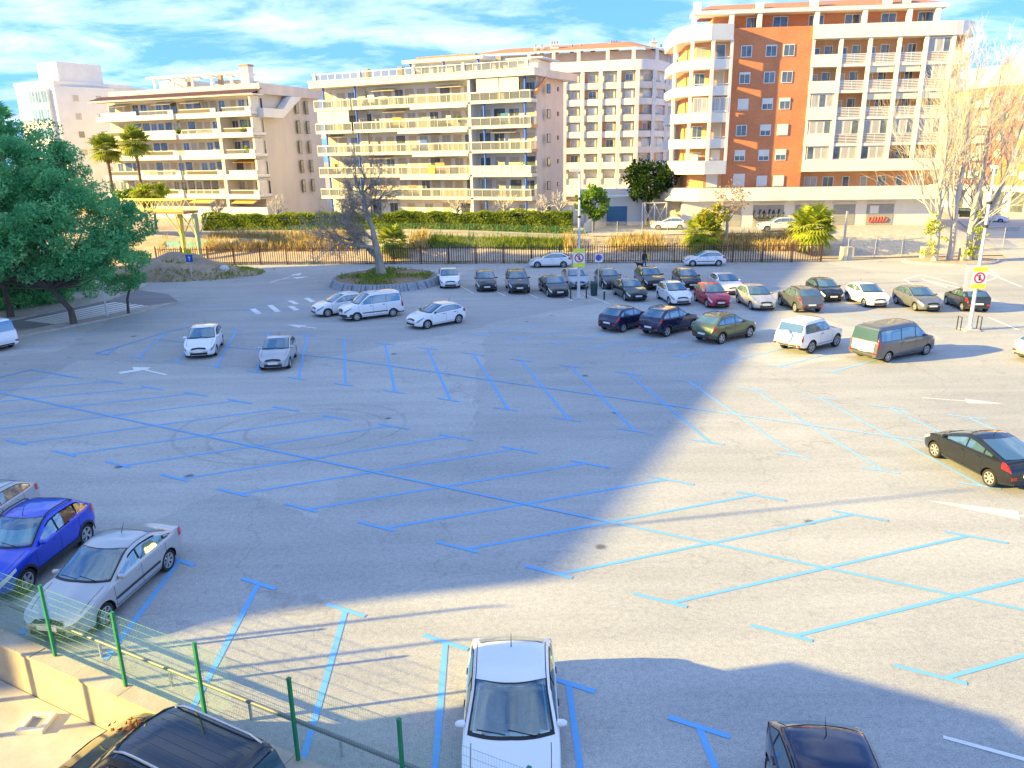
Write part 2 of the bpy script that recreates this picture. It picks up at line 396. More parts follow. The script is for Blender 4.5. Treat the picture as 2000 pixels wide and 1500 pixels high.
# row B
RB = [((583, 740), (600, 655)), ((675, 752), (672, 664)), ((772, 766), (752, 672)), ((880, 782), (835, 681)), ((993, 800), (925, 692)), ((1112, 820), (1018, 704)), ((1240, 842), (1115, 716)), ((1388, 865), (1228, 730)),
      ((1555, 890), (1345, 745)), ((1725, 920), (1470, 760)), ((1920, 950), (1600, 777)), ((2130, 990), (1738, 796)), ((2360, 1030), (1890, 815)), ((500, 727), (525, 651)), ((422, 717), (462, 645)), ((345, 707), (396, 650)), ((270, 699), (320, 653))]
herring(RB, 0.115, fade=lambda i: BLUEF if 8 <= i <= 12 else BLUEP, half=(0.75, 0.75))
c0, c1 = Vector(g2((672, 702))), Vector(g2((1400, 805))); dv = (c1 - c0).normalized()
stripe('painted_line', Vector(g2((300, 662))), c0, 0.12, BLUEP, 0.016)
stripe('painted_line', c0, c1, 0.12, BLUEP, 0.016); stripe('painted_line', c1, c1 + dv * 16, 0.12, BLUEF, 0.016)
for a, b_ in (((187, 690), (230, 678)), ((230, 678), (320, 650)), ((320, 650), (380, 636)), ((187, 690), (213, 693)), ((230, 678), (208, 692)), ((62, 722), (145, 737)), ((62, 722), (-120, 765))):
    stripe('painted_line', g2(a), g2(b_), 0.12, BLUEP, 0.020)
# row C along the green fence
RC = [((350, 1095), (205, 1290)), ((505, 1140), (372, 1390)), ((675, 1192), (590, 1490)), ((870, 1255), (848, 1520)), ((1110, 1335), (1150, 1620)), ((1365, 1420), (1470, 1680)), ((205, 1052), (40, 1240)), ((60, 1005), (-130, 1190))]
for a, b_ in RC:
    a, b_ = Vector(g2(a)), Vector(g2(b_)); stripe('painted_line', a, b_, 0.14, BLUEP, 0.008)
    stripe('painted_line', a - bar * 0.62, a + bar * 0.62, 0.14, BLUEP, 0.012)
# rows further back, mostly worn away
for x in range(9):
    p = Vector(g2((935 + x * 0, 655))) + Vector((2.3 * x, -1.22 * x))
    stripe('painted_line', p, p + Vector((3.9, 2.6)), 0.12, BLUEF, 0.008)
    stripe('painted_line', p - bar * 0.6, p + bar * 0.6, 0.12, BLUEF, 0.012)
for k in range(15):
    p = Vector(g2((925, 573))) + Vector((2.62 * k, -1.38 * k))
    stripe('painted_line', p, p + Vector((-1.6, 4.6)), 0.10, WHITEP if k < 5 else BLUEF, 0.008)
for a, b_ in (((100, 668), (150, 668)), ((120, 655), (200, 655)), ((185, 640), (275, 635)), ((220, 628), (340, 619)), ((290, 612), (390, 607)), ((360, 595), (430, 596)), ((30, 682), (110, 677))):
    stripe('painted_line', g2(a), g2(b_), 0.12, BLUEF, 0.008)
# zebra crossing
for k in range(6):
    t = k / 5
    stripe('painted_line', gp(52 + 56 * t, 627 + 6.5 * t).xy, gp(228 + 64 * t, 590.5 + 7 * t).xy, 0.55, WHITEZ, 0.012, side_road)
# hatched island and far arrows
for a, b_ in (((493, 603), (506, 613)), ((527, 596), (543, 609)), ((566, 587), (580, 594)), ((567, 598), (580, 606)), ((598, 582), (612, 590))):
    stripe('painted_line', g2(a), g2(b_), 0.42, WHITEP, 0.008)
for a, b_ in (((476, 609), (494, 600)), ((494, 600), (560, 584)), ((480, 613), (600, 600))):
    stripe('painted_line', g2(a), g2(b_), 0.1, BLUEP, 0.012)
def arrow(tail, tip, w=0.16, head=0.5, m=WHITEP, hl=1.5):
    a, b_ = Vector(g2(tail)), Vector(g2(tip)); d = (b_ - a).normalized(); nn = Vector((-d.y, d.x))
    h = b_ - d * hl; mb = MB()
    pts = [a + nn * w / 2, a - nn * w / 2, h - nn * w / 2, h - nn * head, b_, h + nn * head, h + nn * w / 2]
    mb.add([(p.x, p.y, 0.009) for p in pts], [tuple(range(7))])
    if (pts[1] - pts[0]).cross(pts[2] - pts[0]) < 0: mb.f[0] = mb.f[0][::-1]
    return mb.build('painted_arrow', m, lot)
arrow((325, 732), (258, 717), hl=1.1); arrow((2080, 1022), (1806, 977), 0.12, 0.34, WHITEF, hl=2.6); arrow((1800, 777), (1962, 789), 0.12, 0.35, WHITEF)
stripe('painted_line', g2((233, 729)), g2((290, 720)), 0.45, WHITEP, 0.013)
arrow((618, 641), (560, 634), 0.14, 0.4); arrow((530, 548), (605, 540), 0.16, 0.6); arrow((528, 552), (590, 533), 0.16, 0.5)
arrow((470, 540), (495, 530), 0.2, 0.4); arrow((1810, 548), (1930, 575), 0.2, 0.6); arrow((1995, 560), (1920, 530), 0.2, 0.6)
for a, b_ in (((1766, 546), (1800, 537)), ((1800, 537), (1870, 555)), ((1766, 546), (1790, 560)), ((1800, 545), (1850, 562)), ((1925, 520), (1952, 540)), ((1952, 540), (1925, 550)), ((1930, 620), (1990, 645))):
    stripe('painted_line', g2(a), g2(b_), 0.16, WHITEP, 0.012)
stripe('painted_line', g2((1842, 1440)), g2((2060, 1500)), 0.11, WHITEP, 0.012)
for k in range(6):
    p = gp(890 + k * 28, 525 - k * 0.6)
    stripe('painted_line', p.xy, (p.x + 1.9, p.y + 1.6), 0.1, WHITEP, 0.008)
stripe('painted_line', g2((890, 525)), g2((1040, 523)), 0.1, WHITEP, 0.012)
stripe('painted_line', g2((372, 552)), g2((520, 522)), 0.12, WHITEP, 0.012)

SKID = paint('tyre_rubber_mark', (0.10, 0.10, 0.11), 0.40, 0.10)
sc_ = gp(585, 845)
for k, (r0, a0, a1) in enumerate(((3.6, 20, 330), (2.5, 60, 400), (4.6, 150, 300), (3.3, -40, 120))):
    mb = MB(); rws = []
    for t in np.linspace(R(a0), R(a1), 40):
        cx, cy = sc_.x + .5 * k * (1 if k % 2 else -1) * .6, sc_.y + .3 * k
        rws.append([(cx + (r0 + d_) * math.cos(t), cy + (r0 + d_) * .85 * math.sin(t), .004 + .0005 * k) for d_ in (0, .17)])
    mb.grid(rws); mb.build('skid_mark', SKID, lot)
# ------------------------------------------------------------------ buildings
CREAM = material('cream_render', (0.71, 0.65, 0.55), 0.85, var=0.08, scale=0.7, bump=0.06, bscale=30)
CREAM2 = material('pale_render', (0.77, 0.73, 0.65), 0.85, var=0.07, scale=0.5)
PINKW = material('pinkish_shaded_render', (0.64, 0.54, 0.46), 0.88, var=0.08, scale=0.6, stretch=(1, 1, .35))  # pinkish tone; on end walls it carries their shade
GREIGE = material('greige_shaded_render', (0.61, 0.54, 0.46), 0.88, var=0.07, scale=0.5, stretch=(1, 1, .3))  # greige tone; on the beige block's end wall it carries the shade
WHITEW = material('white_render', (0.72, 0.70, 0.66), 0.85, var=0.05, scale=0.6)
OFFW = material('offwhite_wall', (0.74, 0.71, 0.66), 0.85, var=0.06, scale=1.0)
ORANGE = material('orange_render', (0.66, 0.33, 0.15), 0.85, var=0.08, scale=0.9)
SHUT = material('roller_shutter', (0.52, 0.45, 0.34), 0.7, var=0.05, scale=2)
WSHUT = material('white_shutter', (0.70, 0.69, 0.66), 0.7, var=0.04, scale=2)
GREYSH = material('grey_shutter', (0.36, 0.35, 0.33), 0.6, var=0.12, scale=1.0, stretch=(1, 1, 14))
WFRAME = material('white_frame', (0.78, 0.77, 0.74), 0.5)
DFRAME = material('dark_frame', (0.06, 0.05, 0.045), 0.6)
WINGL = material('window_glass', (0.10, 0.125, 0.15), 0.05, spec=1.0, var=0.6, scale=0.7)
SKYGL = material('pale_bay_glass', (0.16, 0.26, 0.34), 0.08, spec=0.8, var=0.4, scale=0.6)
CURT = material('curtained_window', (0.42, 0.40, 0.37), 0.35, var=0.25, scale=3, stretch=(5, 5, .4), spec=0.7)
TILE = material('clay_tiles', (0.42, 0.20, 0.12), 0.9, var=0.25, scale=4)
BLUECOL = material('blue_column', (0.03, 0.13, 0.55), 0.6)
AWN = material('cream_awning', (0.74, 0.68, 0.56), 0.85, var=0.04, scale=2)
AWNO = material('orange_awning', (0.78, 0.42, 0.10), 0.85, var=0.06, scale=2)
METAL = material('galvanised_metal', (0.55, 0.56, 0.57), 0.45, metal=0.5, var=0.1, scale=3)
CHIM = material('chimney_brick', (0.33, 0.24, 0.18), 0.9, var=0.2, scale=6)
GARAGE = material('blue_garage_door', (0.05, 0.18, 0.33), 0.5, var=0.12, scale=1.0, stretch=(1, 1, 9))
def balustrade_glass():
    m = bpy.data.materials.new('balustrade_glass'); m.use_nodes = True; t = m.node_tree; t.nodes.clear(); L = t.links.new
    o = t.nodes.new('ShaderNodeOutputMaterial'); tr = t.nodes.new('ShaderNodeBsdfTransparent'); tr.inputs[0].default_value = (0.72, 0.74, 0.75, 1)
    d = t.nodes.new('ShaderNodeBsdfPrincipled'); d.inputs['Base Color'].default_value = (0.42, 0.43, 0.44, 1); d.inputs['Roughness'].default_value = 0.12
    mx = t.nodes.new('ShaderNodeMixShader'); mx.inputs[0].default_value = 0.26; L(tr.outputs[0], mx.inputs[1]); L(d.outputs[0], mx.inputs[2]); L(mx.outputs[0], o.inputs[0]); return m
BALGL = balustrade_glass()
def brickmat():
    m = bpy.data.materials.new('facing_brick'); m.use_nodes = True; t = m.node_tree; b = t.nodes['Principled BSDF']; L = t.links.new
    tcn = t.nodes.new('ShaderNodeTexCoord'); mpn = t.nodes.new('ShaderNodeMapping'); mpn.inputs['Rotation'].default_value = (R(90), 0, 0)
    L(tcn.outputs['Object'], mpn.inputs[0])
    br = t.nodes.new('ShaderNodeTexBrick'); br.inputs['Scale'].default_value = 1.0; br.inputs['Brick Width'].default_value = .26; br.inputs['Row Height'].default_value = .075; br.inputs['Mortar Size'].default_value = .008
    br.inputs['Color1'].default_value = (0.56, 0.18, 0.07, 1); br.inputs['Color2'].default_value = (0.66, 0.23, 0.09, 1); br.inputs['Mortar'].default_value = (0.50, 0.27, 0.16, 1)
    L(mpn.outputs[0], br.inputs['Vector'])
    n = t.nodes.new('ShaderNodeTexNoise'); n.inputs['Scale'].default_value = .35; n.inputs['Detail'].default_value = 6; L(tcn.outputs['Object'], n.inputs['Vector'])
    rp = t.nodes.new('ShaderNodeValToRGB'); rp.color_ramp.elements[0].position = .3; rp.color_ramp.elements[1].position = .7; rp.color_ramp.elements[0].color = (.86, .86, .86, 1); rp.color_ramp.elements[1].color = (1.1, 1.1, 1.1, 1); L(n.outputs[0], rp.inputs[0])
    mx = t.nodes.new('ShaderNodeMix'); mx.data_type = 'RGBA'; mx.blend_type = 'MULTIPLY'; mx.inputs['Factor'].default_value = 1; L(br.outputs[0], mx.inputs['A']); L(rp.outputs[0], mx.inputs['B'])
    L(mx.outputs['Result'], b.inputs['Base Color']); b.inputs['Roughness'].default_value = .9; return m
BRICK = brickmat()

class Facade:
    """local frame on a vertical wall: u along it, v outwards, z up"""
    def __init__(s, A, B, root=None, flip=False):
        s.A = Vector(A[:2]); s.d = (Vector(B[:2]) - s.A).normalized(); s.L = (Vector(B[:2]) - s.A).length
        n_ = Vector((s.d.y, -s.d.x))
        if n_.dot(-s.A) < 0: n_ = -n_            # outwards = towards the viewer's side
        s.n = n_; s.root = root
    def P(s, u, v, z): q = s.A + s.d * u + s.n * v; return (q.x, q.y, z)
    def box(s, name, u0, u1, v0, v1, z0, z1, m, parent=None):
        mb = MB(); mb.box(u0, u1, v0, v1, z0, z1, T=s.P)
        mb.f = [f[::-1] for f in mb.f] if s.d.x * s.n.y - s.d.y * s.n.x < 0 else mb.f
        return mb.build(name, m, parent or s.root)
    def col(s, name, u, v, z0, z1, r, m, n=10):
        q = s.P(u, v, 0); mb = MB(); mb.lathe([(r, z0), (r, z1)], n, T=lambda a, b_, h: (q[0] + a, q[1] + b_, h)); return mb.build(name, m, s.root, smooth=50)
    def window(s, u, z, w, h, v, pane=WINGL, frame=WFRAME, reveal=.06, bars=1, shutter=0.0, shm=None):
        """frame proud of the wall, pane(s) set back in it"""
        f = s.box('window', u - w / 2, u + w / 2, v - .05, v + reveal * .5, z, z + h, frame)
        t = .07
        n_ = max(1, bars + 1); cw = (w - 2 * t - (n_ - 1) * t * .7) / n_
        for i in range(n_):
            a = u - w / 2 + t + i * (cw + t * .7)
            s.box('pane', a, a + cw, v, v + reveal * .5 + .006, z + t, z + h - t, pane, f)
        if shutter: s.box('shutter', u - w / 2 + .03, u + w / 2 - .03, v, v + reveal * .5 + .035, z + h * (1 - shutter), z + h - .02, shm or WSHUT, f)
        return f
    def door(s, u, z, w, h, v, style):
        """balcony opening: shutter, glass, curtain"""
        if style == 's': return s.window(u, z, w, h, v, SHUT, OFFW, .05, 0)
        if style == 'h': return s.window(u, z, w, h, v, WINGL, WFRAME, .05, 1, .55, SHUT)
        if style == 'c': return s.window(u, z, w, h, v, CURT, WFRAME, .05, 1)
        return s.window(u, z, w, h, v, WINGL, DFRAME if style == 'd' else WFRAME, .05, 1)
def XY(px, Y): return at(px, 300, Y)
rng = random.Random(11)

# ================================================================= block with blue columns (middle)
bB = empty('apartment_block', (*XY(1036, 95).xy, 2.0)); tag(bB, 'cream apartment block with blue columns and long glazed balconies, behind the gnarled bare tree', 'building')
bB.location = (0, 0, 0)
FB = Facade(XY(1036, 95), XY(620, 108), bB)
SB = Facade(XY(1036, 95), XY(1125, 104.5), bB)
ZB = [16.8, 13.95, 11.15, 8.35, 5.6]                        # balcony slab undersides
D = 10.6
FB.box('wall', 0.0, 30.6, -D, -1.9, 1.2, 19.6, OFFW)
FB.box('end_wall', -.12, 0.02, -D - .05, -1.6, 1.2, 19.62, PINKW)  # shaded end, coloured pinker and darker than the lit front
FB.box('roof_slab', -.7, 31.4, -D - .4, .35, 19.62, 20.38, CREAM)
FB.box('roof_gutter', -.75, 31.45, -D - .45, .42, 20.38, 20.46, CREAM2)
rr_ = MB()
for i in range(27): rr_.box(.2 + i * 1.17, .26 + i * 1.17, .14, .20, 20.46, 21.25, T=FB.P)
rr_.box(-.2, 30.8, .12, .22, 21.22, 21.30, T=FB.P); rr_.build('roof_railing', METAL, bB)
FB.box('roof_balustrade_panel', .0, 30.6, .16, .18, 20.55, 21.15, BALGL)
for u in (30.4, 23.4, 15.4, 8.5, .3): FB.box('parapet_pier', u - .18, u + .18, .02, .30, 20.46, 21.42, CREAM)
# penthouse
FB.box('penthouse_wall', 8.4, 17.4, -7.5, -3.6, 20.4, 22.1, OFFW); FB.box('penthouse_roof', 7.2, 18.6, -8.2, -2.4, 22.1, 22.5, CREAM); FB.box('penthouse_roof_top', 8.6, 17.0, -7.6, -3.2, 22.5, 22.85, TILE)
for u in (8.0, 12.8, 17.6): FB.col('blue_column', u, -2.8, 20.4, 22.1, .16, BLUECOL)
for u in (9.6, 11.4, 14.2, 16.0): FB.window(u, 20.55, 1.3, 1.35, -3.6, WINGL)
FB.box('roof_cabin', 1.2, 5.2, -9.6, -5.2, 20.4, 21.9, CREAM2); FB.box('roof_canopy', .2, 5.6, -9.9, -4.4, 21.95, 22.1, METAL)
for u, v, h in ((24.6, -3.4, 1.5), (18.9, -2.6, 1.4), (5.9, -4.4, 2.0)): FB.box('chimney', u - .35, u + .35, v - .35, v + .35, 20.4, 20.4 + h, CHIM)
# balconies
SECS = [(-.1, 7.75, 'R'), (8.15, 24.9, 'M'), (25.2, 31.0, 'L')]
PAT = {'M': ['c', 's', 'd', 's', 's', 'h', 'g', 's', 'c', 's'], 'R': ['g', 'd', 's', 'h'], 'L': ['g', 's', 'h']}
for fi, zb in enumerate(ZB):
    for (u0, u1, sn) in SECS:
        FB.box('balcony_slab', u0, u1, -1.9, .02, zb, zb + .22, CREAM)
        FB.box('balcony_fascia', u0, u1, .02, .10, zb - .04, zb + .34, CREAM)
        if sn == 'R': FB.box('balcony_fascia', u0 - .08, u0, -1.9, .10, zb - .04, zb + .34, ORANGE if fi in (1, 2) else CREAM)
        zr = zb + 1.22
        FB.box('top_rail', u0, u1, .0, .13, zr - .06, zr + .06, CREAM2)
        FB.box('balustrade', u0 + .05, u1 - .05, .05, .07, zb + .36, zr - .07, BALGL if not (sn == 'R' and fi == 3) else METAL)
        ps = MB(); n_ = int((u1 - u0) / 1.3)
        for i in range(n_ + 1):
            u = u0 + .04 + (u1 - u0 - .08) * i / n_; ps.box(u - .025, u + .025, .072, .11, zb + .34, zr - .06, T=FB.P)
        tag(ps.build('railing_posts', METAL, bB), kind='stuff')
        if sn == 'R':
            FB.box('side_balustrade', u0 + .0, u0 + .02, -1.85, .0, zb + .30, zr - .07, BALGL); FB.box('top_rail', u0 - .04, u0 + .06, -1.85, -.02, zr - .06, zr + .06, CREAM2)
        # openings in the recessed wall
        pat = PAT[sn]; k = len(pat)
        for i in range(k):
            u = u0 + (u1 - u0) * (i + .5) / k; st_ = pat[(i + fi * 3) % k]
            w_ = min(1.45, (u1 - u0) / k * .78)
            FB.door(u + rng.uniform(-.1, .1), zb + .24, w_, 2.05, -1.9, st_)
    # ragged awning boxes under the slabs of the long section
    if fi < 4: FB.box('awning_box', 8.3, 16.2 + fi % 2 * 2, -.05, .16, zb - .32, zb - .06, CREAM2)
for fi, zb in enumerate(ZB + [3.0]):                        # columns and party walls storey by storey
    z0 = zb + .22 if fi < 5 else 1.2; z1 = (ZB[fi - 1] if fi else 19.62)
    for u in (.75, 6.15, 24.6, 29.6): FB.col('blue_column', u, -.35, z0, z1, .13, BLUECOL)
    FB.box('party_wall', 7.80, 8.10, -1.9, .02, z0, z1, OFFW)
    FB.box('recess_panel', 24.0, 25.1, -1.88, -1.7, z0, z1, GREIGE)
for (u0, u1) in ((1.4, 3.9), (4.0, 6.9)):                   # hanging blinds
    mb = MB(); mb.grid([[FB.P(u, .10 - .03 * k, 19.55 - k * .42) for u in np.linspace(u0, u1, 4)] for k in range(5)]); mb.build('hanging_blind', AWN, bB)
for (u0, u1) in ((25.6, 28.0), (28.1, 30.6)):
    mb = MB(); mb.grid([[FB.P(u, .02, 16.7 - k * .38) for u in np.linspace(u0, u1, 4)] for k in range(5)]); mb.build('hanging_blind', AWN, bB)
mb = MB(); mb.grid([[FB.P(u, .3 + k * .2, 17.6 + .9 - k * .28 + 1.2) for u in np.linspace(8.6, 13.5, 5)] for k in range(3)])
for k in range(11):                                         # ground floor openings
    FB.door(1.8 + k * 2.7, 3.1, 1.3, 1.9, -1.9, 'cgsdhcsgdsc'[k])
FB.box('laundry', 13.0, 13.9, .13, .17, 8.75, 9.75, AWNO)
for (u, fi) in ((9.5, 0), (17.5, 1), (12.5, 2), (20.0, 3), (10.2, 3), (2.2, 2), (27.5, 2), (19, 0)):      # folded and half-open awnings
    zq = (19.4 if fi == 0 else ZB[fi - 1]) - .12; w_ = 3.4
    mb = MB(); mb.grid([[FB.P(uu, -1.7 + k * .55, zq - k * .20) for uu in np.linspace(u, u + w_, 4)] for k in range(3)]); mb.build('awning', AWN, bB)
for k, (u, fi, m_) in enumerate(((11.0, 1, GREIGE), (14.6, 2, BLUECOL), (18.2, 1, AWNO), (21.0, 4, ORANGE), (3.2, 1, GARAGE), (12.2, 3, ORANGE), (28.6, 3, AWNO), (22.1, 0, WHITEW), (16.4, 4, CHIM))):
    FB.box('laundry', u, u + .7 + .3 * (k % 3), -.9, -.86, ZB[fi] + .75, ZB[fi] + 1.7, m_)
    FB.box('balcony_box', u + 1.6, u + 2.3, -1.6, -1.0, ZB[fi] + .22, ZB[fi] + 1.1, WHITEW if k % 2 else DFRAME)
# side wall windows
for fi, z in enumerate((17.85, 15.0, 12.2, 9.4, 6.6, 3.9)):
    SB.window(4.1, z, .75, 1.05, .13, SHUT if fi in (1, 2, 4) else WINGL, DFRAME, bars=0)
    if fi < 5: SB.window(6.4, z + .35, .34, .5, .13, WINGL, DFRAME, bars=0)
mb = MB(); mb.prism([SB.P(.6, .16, 0)[:2], SB.P(3.2, .16, 0)[:2], SB.P(3.2, .42, 0)[:2], SB.P(.6, .42, 0)[:2]], lambda p: 16.9 + 2.2 * (Vector(p) - SB.A).dot(SB.d) / 3.2, lambda p: 17.5 + 2.2 * (Vector(p) - SB.A).dot(SB.d) / 3.2)
mb.build('stair_parapet', ORANGE, bB)
SB.box('cornice_end', .2, 11.2, .02, .18, 19.62, 20.5, PINKW)

# ================================================================= block with solid parapets (left)
bA = empty('apartment_block'); tag(bA, 'beige apartment block with solid balcony parapets, clay-tiled eaves and a rooftop pergola', 'building')
FA = Facade(XY(497, 112), XY(195, 123), bA); SA = Facade(XY(497, 112), XY(622, 125), bA)
ZA = [16.6, 13.85, 11.0, 8.2, 5.5]
FA.box('wall', 0, 28.6, -14, -2.2, 1.5, 19.5, CREAM)
FA.box('end_wall', -.14, .02, -16, -1.4, 1.5, 19.6, GREIGE)  # shade of the end wall put into its greyer colour
mb = MB()
for k in range(72):                                          # rows of clay tiles on the sloping eaves
    u = -1.2 + k * .42; mb.add([FA.P(u, .75, 19.45), FA.P(u + .36, .75, 19.45), FA.P(u + .36, -1.6, 20.15), FA.P(u, -1.6, 20.15), FA.P(u + .18, .75, 19.56), FA.P(u + .18, -1.6, 20.26)], [(0, 4, 5, 3), (4, 1, 2, 5), (0, 1, 4)])
tag(mb.build('eaves_tiles', TILE, bA), kind='stuff')
FA.box('eaves_board', -1.3, 29.2, -1.6, .72, 19.28, 19.42, CREAM2)
FA.box('roof_parapet', -.6, 27.4, -14.2, -1.62, 20.0, 20.85, CREAM)
FA.box('roof_parapet_end', -.95, -.6, -16.2, -1.3, 19.5, 20.9, PINKW)
for u in (5.5, 9, 12.6, 16.2, 19.8): FA.box('pergola_post', u - .14, u + .14, -3.6, -3.3, 20.85, 22.5, CREAM2)
FA.box('pergola_beam', 3.9, 21.2, -3.75, -3.15, 22.5, 22.78, CREAM2); FA.box('pergola_beam', 4.2, 20.8, -7.2, -6.7, 22.5, 22.75, CREAM2)
for u in (5, 8, 11, 14, 17, 20): FA.box('pergola_rafter', u - .1, u + .1, -6.7, -3.75, 22.52, 22.74, CREAM2)
FA.box('roof_cabin', 16.2, 21.5, -11, -6, 20.85, 22.4, CREAM); FA.box('roof_cabin', 7.5, 12.5, -12, -8, 20.85, 22.2, GREIGE)
FA.box('chimney', 1.9, 3.3, -3.9, -2.8, 20.85, 23.3, CREAM); FA.box('chimney_cap', 1.8, 3.4, -4.0, -2.7, 23.3, 23.55, CHIM)
FA.box('chimney', 8.7, 9.3, -5.5, -5, 20.85, 23.0, CHIM); FA.box('chimney', 14.2, 15.0, -5.5, -5, 20.85, 22.9, CHIM)
for fi, zb in enumerate(ZA):
    for si, (u0, u1) in enumerate(((-.55, 5.35), (5.9, 13.4), (13.4, 20.6), (20.6, 28.6))):
        pv = (.55, .1, .35, .15)[si]
        FA.box('balcony_slab', u0, u1, -2.2, pv - .12, zb, zb + .24, CREAM)
        FA.box('parapet', u0, u1, pv - .12, pv + .03, zb - .06, zb + .62, CREAM2)
        FA.box('parapet_end', u0, u0 + .14, -2.2, pv - .12, zb - .05, zb + .60, CREAM2); FA.box('parapet_end', u1 - .16, u1 - .02, -2.2, pv - .12, zb - .05, zb + .60, CREAM2)
        FA.box('rail', u0 + .9, u1 - .9, pv - .09, pv - .02, zb + 1.12, zb + 1.2, CREAM2)
        FA.box('rail_panel', u0 + 1.0, u1 - 1.0, pv - .07, pv - .05, zb + .62, zb + 1.11, (BALGL, DFRAME, BALGL, METAL, DFRAME)[(fi + si) % 5])
        FA.box('parapet_pier', u0 + .02, u0 + .9, pv - .11, pv + .01, zb + .62, zb + 1.2, CREAM2)
        k = 5 if si else 4
        for i in range(k):
            u = u0 + (u1 - u0) * (i + .5) / k
            FA.door(u, zb + .26, (u1 - u0) / k * .78, 2.1, -2.2, 'dgsghdgcds'[(i * 3 + fi * 2 + si) % 10])
    FA.box('party_wall', 5.36, 5.88, -2.2, .05, zb - 2.5 if fi < 4 else 1.5, zb, CREAM) if True else None
    FA.box('end_pier', -.5, -.2, -1.4, .3, zb + .62, zb + 2.6, CREAM)
for fi, (u0, u1, m_) in enumerate(((.3, 4.2, AWNO), (8, 12, AWNO))):
    mb = MB(); mb.grid([[FA.P(u, -.2 + k * .65, 5.3 - k * .22) for u in np.linspace(u0, u1, 5)] for k in range(3)]); mb.build('awning', m_, bA)
for fi, u0 in ((2, .6), (0, 9.0), (0, 14.4), (0, 23)):
    zq = ZA[fi] if fi else 19.2
    mb = MB(); mb.grid([[FA.P(u, -1.6 + k * .7, zq - .1 - k * .25) for u in np.linspace(u0, u0 + 3.6, 5)] for k in range(3)]); mb.build('awning', AWN if fi != 2 else AWNO, bA)
FA.box('garden_wall', -2, 20, .8, 1.05, 1.8, 4.35, CREAM2)
for fi, z in enumerate((17.2, 14.4, 11.55, 8.75, 5.9)):
    for u in (9.9, 12.1): SA.window(u, z, .72, 1.85, .15, WINGL, DFRAME, bars=0)
mb = MB(); pts = [(1.0, 16.4), (5.0, 16.4), (9.5, 19.4), (7.2, 19.4), (5.2, 17.6), (1.0, 17.6)]
mb.add([SA.P(u, .16, z) for u, z in pts] + [SA.P(u, 1.5, z) for u, z in pts], [tuple(range(6)), tuple(range(11, 5, -1))] + [(i, 6 + i, 6 + (i + 1) % 6, (i + 1) % 6) for i in range(6)])
mb.build('stair_parapet', WHITEW, bA)

# ================================================================= far-left white block
b0 = empty('apartment_block'); tag(b0, 'white apartment block with bluish glazed bays at the far left behind the trees', 'building')
F0 = Facade(at(128, 300, 132), at(40, 300, 138), b0); F0b = Facade(at(128, 300, 132), at(212, 300, 137), b0)
F0.box('wall', 0, 10.5, -14, 0, 1, 23.0, WHITEW); F0.box('parapet', -.1, 10.6, -14.1, .1, 23.0, 23.5, CREAM2)
F0.box('roof_cabin', .2, 5.4, -9, -1.2, 23.5, 26.4, WHITEW)
for fi in range(7):
    z = 20.2 - fi * 2.83
    F0.box('bay', 1.2, 6.2, 0, .55, z - .75, z + 2.05, WHITEW)
    for k in range(3): F0.window(2.05 + k * 1.65, z - .1, 1.6, 1.95, .55, SKYGL, WFRAME, .06, 1)
    for u in (3.0, 6.6): F0b.window(u, z + .1, 1.05, 1.15, 0.02, (SHUT, CURT, WINGL)[(fi + int(u)) % 3], WFRAME, .08, 0)
F0b.box('side_wall', 0.02, 9.3, -10, 0, 1, 22.6, WHITEW)
bn = empty('apartment_block'); tag(bn, 'pale low block between the white block and the tiled beige block', 'building')
Fn = Facade(at(212, 300, 150), at(150, 300, 152), bn)
Fn.box('wall', 0, 9, -12, 0, 1, 24.0, WHITEW); Fn.box('roof_edge', -.2, 9.2, -12.2, .2, 24.0, 24.4, CREAM2); Fn.box('chimney', 3, 3.8, -4, -3.2, 24.4, 26.0, CREAM)
for fi in range(6):
    Fn.box('balcony', .6, 5.2, 0, 1.0, 20.3 - fi * 2.83, 21.3 - fi * 2.83, WHITEW); Fn.window(2.2, 20.6 - fi * 2.83, 1.8, 1.9, .02, WINGL)

# ================================================================= curved cream block behind
b2 = empty('apartment_block'); tag(b2, 'curved cream apartment block with a pier grid and tiled roof with many chimneys, farther back', 'building')
def arc(t):                                                 # plan of its gently curved front, t counts bays
    x = 14.0 + 3.25 * t
    return Vector((x, 149 + ((24 - x) * .26 if x < 24 else .16 * (x - 24) ** 2)))
T0, T1 = -6.5, 7.2
TOP2, BASE2 = 26.9, 2.0
ZF = [TOP2 - 1.75 - k * 2.83 for k in range(1, 8)]          # floor levels
pl = [arc(t) for t in np.linspace(T0, T1, 40)]
mb = MB(); inner = [Vector((q.x, q.y + .85)) for q in pl]
mb.prism([tuple(q) for q in inner] + [(inner[-1].x, 185), (inner[0].x, 185)], BASE2, TOP2 - .4); mb.build('wall', CREAM, b2)
def band(name, z0, z1, off, m, t0=T0, t1=T1, par=None):
    ts = np.linspace(t0, t1, 40); o_ = [arc(t) for t in ts]; i_ = [Vector((q.x, q.y + .3)) for q in o_]; o2 = [Vector((q.x, q.y - off)) for q in o_]
    mb = MB(); n_ = len(ts); vs = [(q.x, q.y, z) for z in (z0, z1) for q in o2] + [(q.x, q.y, z) for z in (z0, z1) for q in i_]
    fs = []
    for k in range(n_ - 1): fs += [(k, k + 1, n_ + k + 1, n_ + k), (n_ + k, n_ + k + 1, 3 * n_ + k + 1, 3 * n_ + k), (2 * n_ + k, k, k + 1, 2 * n_ + k + 1)[::-1]]
    mb.add(vs, fs); return mb.build(name, m, par or b2, smooth=60)
band('parapet', TOP2 - 1.75, TOP2, .25, CREAM2)
